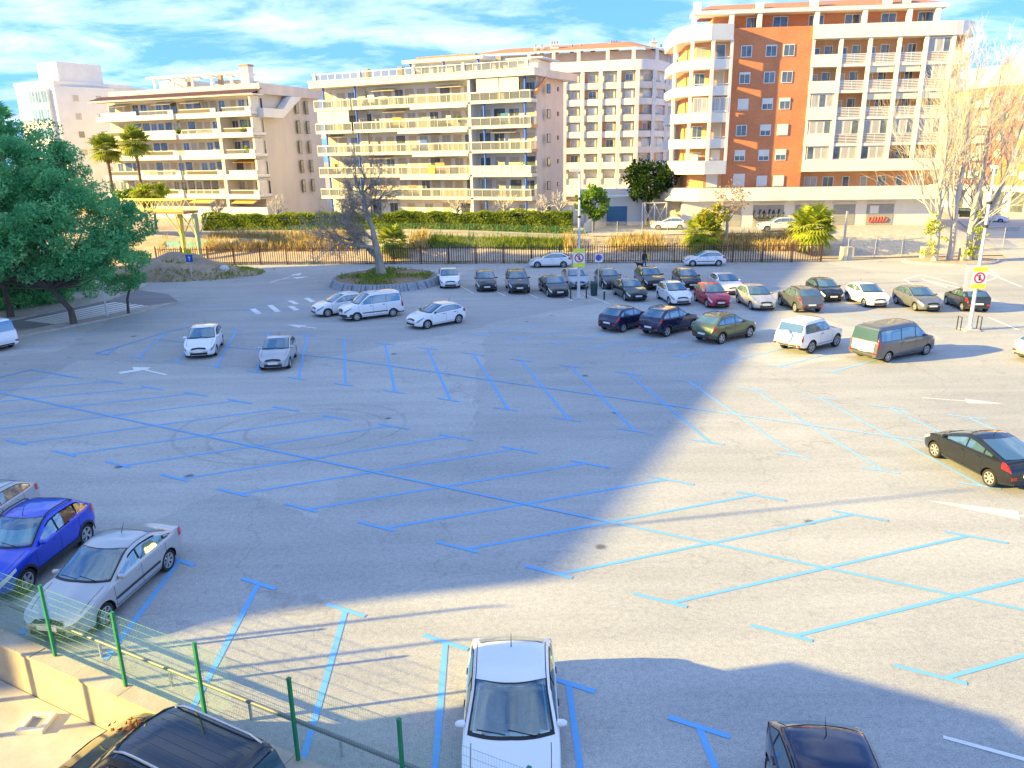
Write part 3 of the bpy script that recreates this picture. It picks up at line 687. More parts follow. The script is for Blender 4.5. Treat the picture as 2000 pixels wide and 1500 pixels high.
for k, z in enumerate(ZF):
    band('balcony_front', z - .25, z + (.85 if k != 5 else 1.0), .0 if k not in (4, 5) else .25, CREAM2 if k % 2 else CREAM)
    if k < 4: band('balcony_glass', z + .85, z + 1.15, -.08, BALGL, -4, 4.5)
band('canopy', ZF[6] - 2.4, ZF[6] - .3, .3, CREAM2)
for t in range(-3, 7):
    q = arc(t * 1.0); MB().box(q.x - .32, q.x + .32, q.y - .35, q.y + .5, BASE2, TOP2 - 1.7).build('pier', CREAM2, b2)
    for k, z in enumerate(ZF[:6]):
        a, b_ = arc(t + .12), arc(t + .88); a = Vector((a.x, a.y + .80)); b_ = Vector((b_.x, b_.y + .80))
        st_ = (t * 5 + k * 3) % 7
        Fq = Facade(a, b_, b2); w_ = Fq.L
        if st_ in (0, 3): Fq.box('rear_wall', 0, w_, 0, .14, z + .2, z + 2.3, ORANGE)
        Fq.window(w_ * .62, z + .3, w_ * .6, 1.95, .15, (CURT, SHUT, CURT, WINGL, WSHUT, CURT, WSHUT)[st_], WFRAME, .06, 1)
mb = MB(); rf = [arc(t) for t in np.linspace(T0, T1, 30)]
ev = [Vector((q.x, q.y + 1.2)) for q in rf]; rg = [Vector((18 + (q.x - 18) * .72, q.y + 9)) for q in rf]
mb.grid([[(q.x, q.y, 29.1) for q in ev], [(q.x, q.y, 31.0) for q in rg]]); mb.build('roof', TILE, b2, smooth=60)
mb = MB(); mb.grid([[(q.x, q.y, 28.85) for q in ev], [(q.x, q.y, 29.12) for q in ev]]); mb.build('eaves', CREAM2, b2)
mb = MB(); mb.prism([(q.x, q.y + 2.2) for q in ev] + [(ev[-1].x, 184), (ev[0].x, 184)], TOP2 - .4, 28.9); mb.build('penthouse_wall', PINKW, b2)
for t in (-3, -1.6, -.2, 1.4, 2.8, 4.2, 5.6, 6.8):
    q = arc(t); MB().box(q.x - .3, q.x + .3, q.y + .7, q.y + 1.2, TOP2, 28.9).build('penthouse_pier', CREAM2, b2)
for px, pz, w_ in ((1046, 24, .5), (1058, 26, .7), (1083, 30, 1.5), (1117, 26, .6), (1135, 27, .7), (1158, 28, .8), (1198, 31, 1.9), (1276, 33, 1.1), (1291, 29, .8), (1318, 29, .7)):
    q = at(px, 100, 158); z0 = 28.5
    zt = at(px, {1083: 82, 1198: 80, 1276: 76}.get(px, 88), 158).z
    ch = MB(); ch.box(q.x - w_ / 2, q.x + w_ / 2, 157.4, 158.6, z0, zt - .5); ch.box(q.x - w_ / 2 - .12, q.x + w_ / 2 + .12, 157.3, 158.7, zt - .7, zt - .45)
    chimney = ch.build('chimney', CREAM2, b2)
    pots = 1 if w_ < 1.2 else 3
    for i in range(pots):
        xx = q.x + (i - (pots - 1) / 2) * .5; MB().lathe([(.14, zt - .45), (.14, zt), (.2, zt), (.02, zt + .2)], 8, T=lambda a, b_, h: (xx + a, 158 + b_, h)).build('chimney_pot', CHIM, chimney)

# ================================================================= brick tower block (right)
bC = empty('apartment_block'); tag(bC, 'tall brick-and-cream apartment block with rounded corner bay above shuttered garages', 'building')
FC = Facade(XY(1880, 92), XY(1335, 95), bC)
Z0 = 1.6
FC.box('podium_wall', 1.6, 31.4, -12, 0, Z0, 5.25, CREAM2)
FC.box('terrace_parapet', .6, 29.8, 1.2, 1.5, 5.2, 6.7, CREAM2); FC.box('terrace_slab', .6, 29.8, -.5, 1.2, 5.25, 5.55, CREAM2)
mb = MB(); mb.prism([FC.P(29.8, 1.5, 0)[:2], FC.P(32.6, .2, 0)[:2], FC.P(34.2, -3, 0)[:2], FC.P(34.2, -10, 0)[:2], FC.P(29.8, -10, 0)[:2]][::-1], 5.2, 6.7); mb.build('terrace_parapet', CREAM2, bC)
# garage shutters with slats
for u, w_, z1, nm in ((25.5, 2.1, 4.5, 0), (21.3, 3.6, 4.6, 1), (16.6, 3.2, 4.6, 2), (12.5, 2.5, 4.6, 3), (8.4, 3.1, 4.6, 4)):
    sh = FC.box('garage_shutter', u - w_ / 2, u + w_ / 2, -.02, .03, Z0, z1, GREYSH)
    FC.box('shutter_box', u - w_ / 2 - .1, u + w_ / 2 + .1, .0, .10, z1, z1 + .25, CREAM)
    n_ = 14
    for k in range(n_):
        zz2 = Z0 + .25 + (z1 - Z0 - .3) * k / n_; FC.box('slat', u - w_ / 2 + .04, u + w_ / 2 - .04, .032, .05, zz2, zz2 + .12, GREYSH, sh)
INK = material('spray_paint', (0.05, 0.05, 0.055), 0.6); REDINK = material('red_spray_paint', (0.50, 0.10, 0.09), 0.6)
def squiggle(name, u0, z0, n_, w_, h_, m, rad=.07):
    pts = []
    for k in range(n_ * 12):
        t = k / 12; pts.append(FC.P(u0 - t * w_ + .45 * w_ * math.sin(2 * math.pi * t), .075, z0 + h_ * (.5 + .5 * math.cos(2 * math.pi * t + .6)) * (1 - .35 * (int(t) % 2))))
    mb = MB(); mb.tube(pts, rad, 4); return mb.build(name, m, bC)
squiggle('graffiti', 22.9, 3.0, 6, .55, 1.1, INK, .08); squiggle('graffiti', 22.6, 2.75, 9, .32, .6, INK, .05)
squiggle('graffiti', 9.5, 2.5, 6, .32, .62, REDINK, .10)
FC.box('notice', 8.6, 9.6, .05, .09, 3.5, 4.4, WFRAME)
# brick face
FC.box('brick_wall', 17.9, 27.0, -11, 0, 5.5, 24.15, BRICK)
ZW = [21.05, 18.22, 15.36, 12.5, 9.7, 6.75]
for r_, z in enumerate(ZW):
    for k, u in enumerate((25.1, 22.35, 20.4)):
        sh = (0, .12, 0, .2, 0, 0, .9, .5, .3, 0, .55, .95, .55, .6, .5, .95, .95, .95)[(r_ * 3 + k) % 18]
        FC.window(u, z, 1.22, 1.25, .02, WINGL, WFRAME, .10, 1, sh)
# corner bay with rounded parapets
def bayring(du=0.0): return [FC.P(26.9, 0.0 + du, 0)[:2], FC.P(26.9, 1.5 + du, 0)[:2], FC.P(29.4, 2.0 + du, 0)[:2], FC.P(31.2, 1.5 + du, 0)[:2], FC.P(32.4, .3 + du * .7, 0)[:2], FC.P(33.1 + du * .6, -1.8, 0)[:2], FC.P(33.2 + du, -6, 0)[:2], FC.P(33.2 + du, -10, 0)[:2], FC.P(26.9, -10, 0)[:2]]
def bay(name, z0, z1, du, m):
    mb = MB(); pg = bayring(du); ar = sum(pg[i][0] * pg[(i + 1) % len(pg)][1] - pg[(i + 1) % len(pg)][0] * pg[i][1] for i in range(len(pg)))
    mb.prism(pg if ar > 0 else pg[::-1], z0, z1); return mb.build(name, m, bC)
ins = [FC.P(27.05, -.05, 0)[:2], FC.P(27.05, .15, 0)[:2], FC.P(29.2, .3, 0)[:2], FC.P(31.0, -.6, 0)[:2], FC.P(31.6, -2.5, 0)[:2], FC.P(31.6, -10, 0)[:2], FC.P(27.05, -10, 0)[:2]]
mb = MB(); ar = sum(ins[i][0] * ins[(i + 1) % 7][1] - ins[(i + 1) % 7][0] * ins[i][1] for i in range(7)); mb.prism(ins if ar > 0 else ins[::-1], 5.5, 24.0); mb.build('bay_wall', ORANGE, bC)
bay('bay_parapet', 22.75, 24.4, .1, CREAM2)
for k, z in enumerate((19.75, 16.95, 14.05, 11.2, 8.3)):
    bay('bay_parapet', z, z + (1.05 if k < 4 else 1.5), .1 if k == 4 else 0, CREAM2)
    FC.box('bay_rail', 27.2, 28.8, 1.55, 1.60, z + 1.2, z + 1.28, WFRAME)
    FC.box('bay_rail', 29.0, 31.0, 1.50, 1.56, z + 1.2, z + 1.28, WFRAME)
    if k in (2,):
        for i in range(4): FC.window(27.5 + i * 1.0, z + 1.1, .95, 1.6, 1.55, CURT, WFRAME, .05, 1)
    else:
        FC.window(28.0, z + 1.05, 1.1, 1.7, .22, (WINGL, SHUT, CURT, SHUT, WSHUT)[k], WFRAME, .06, 0); FC.window(30.2, z + .4, 1.2, 2.1, .05, WINGL if k % 2 else SHUT, WFRAME, .06, 1)
for u, v in ((27.0, 1.38), (29.1, 1.85), (31.3, 1.3), (32.9, -1.5)):
    q = FC.P(u, v, 0); MB().box(q[0] - .17, q[0] + .17, q[1] - .17, q[1] + .17, 8.3, 22.9).build('bay_column', WHITEW, bC)
FC.box('balcony_unit', 30.0, 30.9, .3, .75, 9.75, 10.5, WFRAME)
for u in (28.2, 25.0): FC.window(u, 6.75, 1.3, 1.5, .25 if u > 27 else .02, WSHUT, WFRAME, .08, 0)
# balcony wing
FC.box('rear_wall', 2.6, 17.88, -11, -1.6, 5.5, 24.0, ORANGE)
FC.box('top_band', 2.7, 17.88, -1.6, .35, 22.75, 24.2, CREAM2)
mb = MB(); tp = []
for k in range(9):
    a = R(90 - k * 15); tp.append(FC.P(2.7 - 3.0 * math.cos(a), -2.8 + 3.15 * math.sin(a), 0)[:2])
ins_ = [FC.P(2.7, -2.8, 0)[:2]]
for z0, z1, m_ in ((22.75, 24.2, CREAM2), (19.75, 21.0, CREAM2), (16.95, 18.2, CREAM2), (14.1, 15.4, CREAM2), (11.2, 12.5, CREAM2), (8.35, 9.7, CREAM2), (5.2, 6.7, CREAM2)):
    pg = tp + ins_; ar = sum(pg[i][0] * pg[(i + 1) % len(pg)][1] - pg[(i + 1) % len(pg)][0] * pg[i][1] for i in range(len(pg)))
    MB().prism(pg if ar > 0 else pg[::-1], z0, z1).build('rounded_balcony', m_, bC)
mb = MB(); q = FC.P(2.7, -4.4, 0); mb.lathe([(2.9, Z0), (2.9, 24)], 20, T=lambda a, b_, h: (q[0] + a, q[1] + b_, h)); mb.build('rounded_wall', ORANGE, bC, smooth=60)
PIERS = [17.7, 14.75, 11.6, 8.45, 5.6, 2.7]
for fi, z in enumerate((19.8, 17.0, 14.12, 11.22, 8.38)):
    FC.box('floor_slab', 2.7, 17.88, -1.6, .0, z, z + .22, CREAM2)
    full = fi == 4
    FC.box('parapet', 14.9 if not full else 2.7, 17.86, .0, .2 if not full else .32, z, z + 1.32, CREAM2)
    if not full: FC.box('slab_edge', 2.7, 14.88, .0, .16, z - .02, z + .30, CREAM2)
    for a, b_ in zip(PIERS[:-1], PIERS[1:]):
        if a < 17 and not full:
            rl = MB()
            for k in range(6): rl.box(b_ + .2, a - .2, .06, .10, z + .38 + k * .17, z + .46 + k * .17, T=FC.P)
            for k in range(3): u_ = b_ + .3 + (a - b_ - .6) * k / 2; rl.box(u_ - .025, u_ + .025, .02, .06, z + .3, z + 1.26, T=FC.P)
            tag(rl.build('railing', WFRAME, bC), kind='stuff')
        glazed = (fi == 3 and a < 18) or (fi == 4 and a > 10) or (fi == 2 and a > 15) or (fi in (0, 1) and a < 6)
        if glazed:
            n_ = 3; w_ = (a - b_ - .5) / n_
            zb_ = z + (1.34 if (full or a > 17) else 1.25)
            for k in range(n_): FC.window(b_ + .25 + w_ * (k + .5), zb_, w_ * .97, 2.80 - (zb_ - z), .0, CURT if (k + fi) % 3 else WINGL, WFRAME, .05, 0)
        else:
            FC.window(b_ + (a - b_) * .3, z + .3, .95, 2.1, -1.6, WINGL, WFRAME, .06, 0); FC.window(b_ + (a - b_) * .74, z + .9, .8, 1.3, -1.6, (WINGL, CURT, SHUT)[fi % 3], WFRAME, .06, 0)
            if fi in (1, 2) and a > 5 and a < 12: FC.box('blind', b_ + .3, a - .3, -.05, 0.0, z + 2.1, z + 2.75, AWN)
for u in PIERS[1:]: FC.box('pier', u - .2, u + .2, -.05, .24, 9.7, 22.75, WHITEW)
FC.box('pier', 17.55, 17.88, -1.6, .02, 9.7, 22.75, WHITEW)
for k in range(7):
    FC.window(16.3 - k * 2.05, 6.0, (1.5, 1.3, .8, .8, 1.0, .8, 1.2, 1.2)[k], 1.75, -1.6, WINGL if k % 3 else CURT, WFRAME, .06, 1 if k < 2 else 0)
# set-back attic with pergola posts, tiled roof and chimneys
FC.box('attic_wall', 3.6, 28.5, -10, -2.6, 24.0, 25.75, BRICK)
for k, u in enumerate((24.0, 21.0, 17, 13, 9, 5)): FC.window(u, 24.3, 1.7, 1.3, -2.6, WINGL, WFRAME, .06, 1)
for u in (31.0, 26.8, 23.7, 17.4, 12.2, 7.4, 4.4): FC.box('attic_post', u - .25, u + .25, -1.2, -.7, 24.2, 25.8, WHITEW)
mb = MB(); mb.grid([[FC.P(31.0, -1.2, 26.15), FC.P(3.6, -1.2, 26.3)], [FC.P(28.5, -6, 27.5), FC.P(6.5, -6, 27.7)], [FC.P(29.5, -11, 26.5), FC.P(3.5, -11, 26.5)]]); mb.build('roof', TILE, bC)
FC.box('eaves', 3.4, 31.2, -3.2, -.6, 25.75, 26.15, CREAM2)
for u, h in ((30.6, 27.2), (23.6, 26.9), (17.6, 27.3), (9.6, 27.8), (7.6, 26.9)): FC.box('chimney', u - .4, u + .4, -2.2, -1.4, 26.15, h, CREAM2)

# ================================================================= brick and white block up the street (far right)
bD = empty('apartment_block'); tag(bD, 'orange brick block with white upper storeys behind the tall bare tree at the right edge', 'building')
FD = Facade(at(2120, 300, 118), at(1872, 300, 140), bD)
FD.box('wall', -8, 26, -12, 0, 0.2, 20.5, BRICK); FD.box('upper_storey', -8, 26, -11, -1.5, 20.5, 23.6, CREAM2); FD.box('cornice', -8.2, 26.2, -12.2, .3, 20.2, 20.8, CREAM2)
FD.box('arcade_wall', -8, 26, -.2, .3, .2, 4.6, CREAM2)
for fi in range(5):
    z = 6.0 + fi * 2.83
    for k in range(9):
        u = -6 + k * 3.5
        if k % 3 == 1: FD.box('balcony', u - 1.4, u + 1.4, 0, 1.1, z - .3, z + .9, CREAM2)
        FD.window(u, z + .2, 1.4, 1.9 if k % 3 == 1 else 1.3, .02, (WINGL, SHUT, CURT)[(k + fi) % 3], WFRAME, .08, 1)
for k in range(8): FD.window(-6 + k * 3.9, .5, 2.4, 3.2, .32, WINGL, DFRAME, .08, 1)

# ================================================================= garage ramp, yard walls
gr = empty('garage'); tag(gr, 'low garage with a wide blue roller door between hedge and dark green tree', 'garage')
Fg = Facade(at(1262, 300, 100), at(1150, 300, 100), gr)
Fg.box('wall', 0, 7.4, -4, 0, 1.8, 5.4, WHITEW); gd = Fg.box('garage_door', 2.2, 5.5, -.01, .05, 1.85, 4.35, GARAGE)
for k in range(9): Fg.box('door_slat', 2.22, 5.48, .052, .07, 1.95 + k * .27, 2.17 + k * .27, GARAGE, gd)
Fg.box('coping', -.2, 7.6, -4.2, .15, 5.4, 5.6, CREAM2)
Fg.box('terrace_wall', -1, 8, -6, -4.2, 5.0, 6.3, CREAM2)
rw = empty('ramp_wall'); tag(rw, 'sloping sand-coloured ramp wall left of the blue garage door', 'wall')
a, b_ = at(1140, 445, 91), at(1180, 430, 99.6)
mb = MB(); mb.prism([(a.x, a.y), (b_.x, b_.y), (b_.x + .3, b_.y), (a.x + .3, a.y)][::-1], 1.5, lambda p: 3.0 + (p[1] - 91) * .16); mb.build('wall', CREAM, rw)
yw = empty('yard_wall'); tag(yw, 'grey yard wall behind the white goal frame', 'wall')
a, b_ = at(1268, 420, 99), at(1345, 420, 97)
Fy = Facade(b_, a, yw); Fy.box('wall', -1, Fy.L + .5, -.3, 0, 1.8, 5.2, CONC); Fy.box('coping', -1, Fy.L + .5, -.36, .06, 5.2, 5.35, CREAM2)
gf = empty('goal_frame'); tag(gf, 'white cross-braced metal frame standing in the yard by the small white car', 'frame')
p0, p1 = at(1254, 430, 96), at(1301, 430, 96); mid_ = (p0 + p1) / 2
for x in (p0.x, mid_.x, p1.x): MB().box(x - .05, x + .05, 95.95, 96.05, 2.0, 4.9).build('post', WFRAME, gf)
MB().box(p0.x - .05, p1.x + .05, 95.94, 96.06, 4.9, 5.0).build('crossbar', WFRAME, gf)
for xa, xb in ((p0.x, mid_.x), (mid_.x, p1.x)):
    for za, zb_ in ((2.1, 4.8), (4.8, 2.1)): MB().tube([(xa + .05, 96, za), (xb - .05, 96, zb_)], .035, 5).build('brace', WFRAME, gf)

# ================================================================= unseen buildings added outside the picture, shaped to cast the lot's shadows
nb = empty('house'); tag(nb, 'unseen house added left of the patio to shade the near right bays', 'building')
fp = [(-11.9, 11.5), (-24, 9.37), (-24, -6), (-5, -6), (-5.6, 2), (-8.3, 9.6)]
MB().prism(fp, -1, 5.7).build('wall', CREAM, nb); MB().prism(fp, 5.7, 5.95).build('roof', TILE, nb)
ob = empty('apartment_block'); tag(ob, 'unseen block added left of the lot to cast the wide shadow', 'building')
fp = [(-90, 8), (-69.6, 5.2), (-61.5, 8.2), (-59.3, 7.6), (-48.8, 28.1), (-41.2, 43.6), (-44, 50), (-56.5, 46.3), (-88, 30)]
MB().prism(fp, -1, 19.6).build('wall', CREAM, ob); MB().prism(fp, 19.6, 20.0).build('roof_slab', CREAM2, ob)
oc = empty('apartment_block'); tag(oc, 'unseen block added behind the left trees to shade the back rows', 'building')
fp = [(-86, 47), (-57.5, 46.8), (-48.8, 63), (-50.5, 69.5), (-86, 70)]
MB().prism(fp, -1, 25.6).build('wall', CREAM, oc); MB().prism(fp, 25.6, 26.0).build('roof_slab', CREAM2, oc)

def balcony_plant(F, u, v, z, r, seed, label, m):
    q = F.P(u, v, z); root = empty('balcony_plant', q); tag(root, label, 'plant'); MB().lathe([(.16, 0), (.22, .35), (.18, .35)], 10).build('pot', TILE, root, smooth=40)
    PLANTS.append((root, r, seed, m))
PLANTS = []
balcony_plant(FA, 1.0, .25, ZA[0] + .0 - 2.75 + .26, .75, 1, 'bushy plant spilling over the second balcony at the corner of the tiled block', 0)
balcony_plant(FA, 13.2, -.3, ZA[1] + .26, .6, 2, 'round green shrub on a parapet in the middle of the tiled block', 0)
balcony_plant(FA, .9, .2, ZA[2] + .26, .55, 3, 'yellowish plant on the third balcony at the corner of the tiled block', 1)
balcony_plant(FB, 1.2, -.4, ZB[3] + .24, .6, 4, 'potted bush at the corner of a lower balcony of the blue-columned block', 1)
balcony_plant(FB, 9.2, -.3, ZB[1] + .24, .45, 5, 'small potted bush by the party wall of the blue-columned block', 0)
# ------------------------------------------------------------------ vegetation
LEAF_D = leaf_mat('tree_leaves', (0.06, 0.28, 0.12), (0.22, 0.60, 0.25), (0.44, 0.70, 0.26), trans=.45)
LEAF_L = leaf_mat('light_leaves', (0.09, 0.19, 0.03), (0.22, 0.36, 0.06))
LEAF_O = leaf_mat('oak_leaves', (0.025, 0.055, 0.016), (0.06, 0.11, 0.03))
LEAF_H = leaf_mat('hedge_leaves', (0.15, 0.23, 0.03), (0.36, 0.42, 0.07))
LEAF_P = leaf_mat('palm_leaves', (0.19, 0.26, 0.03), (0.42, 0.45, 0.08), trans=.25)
LEAF_PY = leaf_mat('yellow_green_palm_leaves', (0.24, 0.32, 0.03), (0.50, 0.54, 0.08), trans=.35)  # more yellow-green than the other palm leaves
LEAF_Y = leaf_mat('yellowing_leaves', (0.26, 0.29, 0.03), (0.50, 0.46, 0.08), (0.48, 0.32, 0.08))
LEAF_S = leaf_mat('pale_dry_leaves', (0.36, 0.24, 0.12), (0.5, 0.36, 0.2))
DRYG = leaf_mat('dry_grass', (0.42, 0.30, 0.10), (0.66, 0.52, 0.24), trans=.2)
GRG = leaf_mat('green_grass', (0.10, 0.17, 0.02), (0.30, 0.36, 0.06), trans=.2)
BARK = material('grey_bark', (0.33, 0.285, 0.225), 0.95, var=0.35, scale=3, bump=.6, bscale=14, stretch=(1, 1, .25))
BARKP = material('pale_bark', (0.47, 0.44, 0.41), 0.95, var=0.25, scale=3, bump=.4, bscale=12, stretch=(1, 1, .25))
BARKD = material('dark_bark', (0.10, 0.08, 0.065), 0.95, var=0.3, scale=3, bump=.5, bscale=12, stretch=(1, 1, .25))
PALMT = material('palm_trunk', (0.22, 0.15, 0.09), 0.95, var=0.3, scale=5, bump=.5, bscale=10)

def leaf_quads(pts, size, rg, aspect=.5, droop=.3):
    """numpy: one small folded leaf (two triangles sharing an edge) per point"""
    pts = np.asarray(pts); n = len(pts); rs = np.random.RandomState(rg)
    d = rs.normal(size=(n, 3)); d[:, 2] -= droop; d /= np.linalg.norm(d, axis=1)[:, None]
    e = np.cross(d, rs.normal(size=(n, 3))); e /= np.linalg.norm(e, axis=1)[:, None] + 1e-9
    s = size * rs.uniform(.6, 1.3, size=(n, 1))
    a = pts - d * s; b = pts + e * s * aspect; c = pts + d * s; f = pts - e * s * aspect
    v = np.stack([a, b, c, f], 1).reshape(-1, 3)
    return v
def leaves_object(name, pts, size, m, parent, seed=1, aspect=.5, droop=.3, kind=None):
    v = leaf_quads(pts, size, seed, aspect, droop); n = len(v) // 4
    me = bpy.data.meshes.new(name); me.vertices.add(len(v)); me.vertices.foreach_set('co', v.astype('f').ravel())
    me.loops.add(4 * n); me.loops.foreach_set('vertex_index', np.arange(4 * n, dtype='i')); me.polygons.add(n); me.polygons.foreach_set('loop_start', np.arange(0, 4 * n, 4, dtype='i'))
    me.materials.append(m); me.update(); me.validate(); o = link(name, me, parent)
    if kind: o['kind'] = kind
    return o

def grow(mb, p, d, length, r, level, rg, tips, spec):
    """recursive limb; spec: children, spread, bend, ratio, up"""
    n = 5 if level > 1 else 4; pts = [p.copy()]; rs = [r]; q = p.copy(); dd = d.normalized()
    for i in range(n):
        dd = (dd + Vector((rg.gauss(0, 1), rg.gauss(0, 1), rg.gauss(0, 1))) * spec['bend'] + Vector((0, 0, spec['up']))).normalized()
        q = q + dd * (length / n); pts.append(q.copy()); rs.append(max(r * (1 - .55 * (i + 1) / n), spec.get('rmin', .008)))
    mb.tube(pts, rs, 8 if level >= spec['levels'] else (5 if level > 1 else 3), cap=False)
    if level <= spec.get('tiplevel', 1): tips.extend(pts[1:])
    if level == 0: return
    for k in range(spec['children'][level]):
        i = rg.randint(max(1, int(n * spec.get('first', .35))), n); a = rg.uniform(0, 2 * math.pi); base = (pts[i] - pts[i - 1]).normalized()
        o = base.orthogonal().normalized(); o = Matrix.Rotation(a, 3, base) @ o
        nd = (base * math.cos(spec['spread']) + o * math.sin(spec['spread']) * rg.uniform(.7, 1.2)).normalized()
        grow(mb, pts[i], nd, length * spec['ratio'] * rg.uniform(.75, 1.15), max(rs[i] * .62, spec.get('rmin', .008)), level - 1, rg, tips, spec)

def clump_points(centres, per, rad, rs, flat=.7):
    c = np.repeat(np.asarray(centres), per, axis=0); d = rs.normal(size=c.shape); d /= np.linalg.norm(d, axis=1)[:, None]
    r = rad * rs.uniform(.15, 1, size=(len(c), 1)) ** .5; d[:, 2] *= flat
    return c + d * r

# --- big leafy trees at the left
def big_tree(name, label, base, h, rad, crown_c, lean, seed, nclump=150, per=330, squash=.72, group='leafy trees on the left pavement', leaf=.13, mat_=None, zmin=3.5):
    rg = random.Random(seed); rs = np.random.RandomState(seed)
    root = empty(name, base); tag(root, label, 'tree', group)
    mb = MB(); c = Vector(crown_c); top = Vector((lean[0], lean[1], c.z * .42))
    mb.tube([(0, 0, -.1), (lean[0] * .1 + .05, lean[1] * .2, 1.0), (lean[0] * .4, lean[1] * .5, top.z * .6), tuple(top)], [.26, .20, .17, .15], 10)
    cents = []
    k = 0
    while len(cents) < nclump:
        d = np.array([rg.gauss(0, 1), rg.gauss(0, 1), rg.gauss(0, 1)]); d /= np.linalg.norm(d); r_ = rg.uniform(.35, 1) ** .6
        q = np.array([c.x, c.y, c.z]) + d * np.array([rad[0], rad[1], rad[2]]) * r_
        if q[2] < zmin: q[2] = zmin + rg.uniform(0, 1.4)
        cents.append(q)
    for q in cents[::4]:
        e = Vector(q); mid = top.lerp(e, .45) + Vector((rg.gauss(0, .4), rg.gauss(0, .4), -.3)); mb.tube([tuple(top), tuple(mid), tuple(e)], [.10, .05, .015], 5, cap=False)
    mb.build('trunk', BARKD, root, smooth=60)
    pts = np.concatenate([clump_points([q], per, rg.uniform(.55, 1.15), rs, squash) for q in cents])
    leaves_object('crown', pts, leaf, mat_ or LEAF_D, root, seed, .38)
    return root
t1 = gp(145, 635)
big_tree('leafy_tree', 'large leafy tree with forked trunk standing in the pavement beside the zebra crossing', (t1.x, t1.y, .1), 12, (8.6, 5.8, 4.6), (-2.8, 1.5, 5.9), (-1.3, .3, 0), 3, 270, 260, leaf=.125)
t0 = gp(22, 622)
big_tree('leafy_tree', 'tall leafy tree at the left edge behind the forked one', (t0.x, t0.y, .1), 14, (5.6, 5.5, 5.4), (.5, 1.2, 9.4), (-.5, .3, 0), 9, 190, 330)
big_tree('leafy_tree', 'dark leafy tree filling the left edge behind the white van', (-43.5, 62, 0), 12, (7.5, 6, 5.5), (0, 0, 6.4), (0, 0, 0), 14, 170, 300, zmin=1.2)
# low branch hanging on the right of the first tree
rg = random.Random(4); rs = np.random.RandomState(4)
lo_ = empty('leafy_tree', (t1.x + 2.2, t1.y + 3.4, 0)); tag(lo_, 'small dark tree with hanging leaves just behind the short street light', 'tree', 'leafy trees on the left pavement')
mb = MB(); mb.tube([(0, 0, -.05), (.1, 0, 1.2), (.6, .1, 2.6), (.8, .1, 3.8)], [.11, .09, .07, .03], 7); mb.tube([(.35, .05, 2.0), (-.5, 0, 3.1), (-.9, 0, 4.2)], [.06, .04, .02], 5); mb.build('trunk', BARKD, lo_, smooth=60)
cs = [(rg.uniform(-1.5, 1.6), rg.uniform(-1, 1), rg.uniform(1.7, 4.6)) for _ in range(26)]; leaves_object('crown', clump_points(cs, 130, .55, rs), .11, LEAF_D, lo_, 5, .36)
# undergrowth behind the pavement
for k, (px, py, r_, h_) in enumerate(((60, 600, 3.2, 2.8), (-10, 612, 3.4, 3.0), (125, 575, 2.6, 2.2))):
    q = gp(px, py); rs = np.random.RandomState(30 + k); rg = random.Random(30 + k)
    ro = empty('shrub', (q.x, q.y + 2.0, 0)); tag(ro, ('dense dark shrub behind the pavement, under the forked tree', 'dense dark shrub at the left edge under the tall tree', 'low dark shrub nearest the zebra crossing')[k], 'shrub', 'shrubs under the left trees')
    cs = [(rg.gauss(0, r_ * .5), rg.gauss(0, 1.0), rg.uniform(.2, h_)) for _ in range(60)]; leaves_object('foliage', clump_points(cs, 130, .75, rs), .13, LEAF_D, ro, 40 + k, .4)
    mb = MB()
    for c_ in cs[::6]: mb.tube([(0, 0, 0), c_], [.05, .01], 4, cap=False)
    mb.build('stem', BARKD, ro)

# --- gnarled bare tree in the oval planter
gt = empty('bare_tree', (-11.75, 69.6, .55)); tag(gt, 'gnarled leafless tree with a drooping left limb in the oval planter', 'tree')
rg = random.Random(21); mb = MB(); tips = []
sp = dict(children={4: 5, 3: 5, 2: 5, 1: 5, 0: 0}, spread=R(46), bend=.22, ratio=.62, up=.02, levels=4, rmin=.011, tiplevel=1)
mb.tube([(0, 0, -.3), (.05, 0, .6), (-.1, 0, 1.8), (-.28, .05, 3.0), (-.45, .1, 4.2), (-.9, .1, 6.0), (-1.1, .15, 7.6), (-.75, .1, 9.0)], [.66, .44, .36, .28, .21, .15, .10, .05], 12)
for p0, d0, l0, r0, lv in (((-.1, 0, 1.6), (-.8, .1, .62), 4.2, .25, 4), ((-.2, 0, 2.4), (-.9, -.2, .35), 3.8, .19, 4), ((-.3, 0, 3.2), (-.85, .3, .4), 3.2, .15, 4), ((-.5, .1, 4.5), (-.7, .2, .6), 2.6, .13, 4), ((-.9, .1, 6.0), (.7, .1, .6), 2.6, .12, 4), ((-1.0, .1, 7.0), (-.5, .2, .8), 2.3, .10, 4), ((-1.0, .1, 7.4), (.7, -.1, .6), 2.2, .10, 4), ((-.8, .1, 8.6), (-.1, .1, 1), 1.8, .08, 3), ((-.6, .1, 5.2), (.6, -.4, .6), 1.7, .11, 4), ((-.8, .1, 5.6), (-.6, .5, .5), 1.8, .11, 4)):
    grow(mb, Vector(p0), Vector(d0), l0, r0, lv, rg, tips, sp)
# drooping twigs at the left
for k in range(46):
    q = Vector(rg.choice(tips)); pts = [q]; 
    for i in range(4): q = q + Vector((rg.gauss(-.10, .18), rg.gauss(0, .15), rg.gauss(-.22, .12))); pts.append(q)
    mb.tube(pts, [.02, .017, .014, .012, .010], 3, cap=False)
mb.build('trunk', BARK, gt, smooth=60)

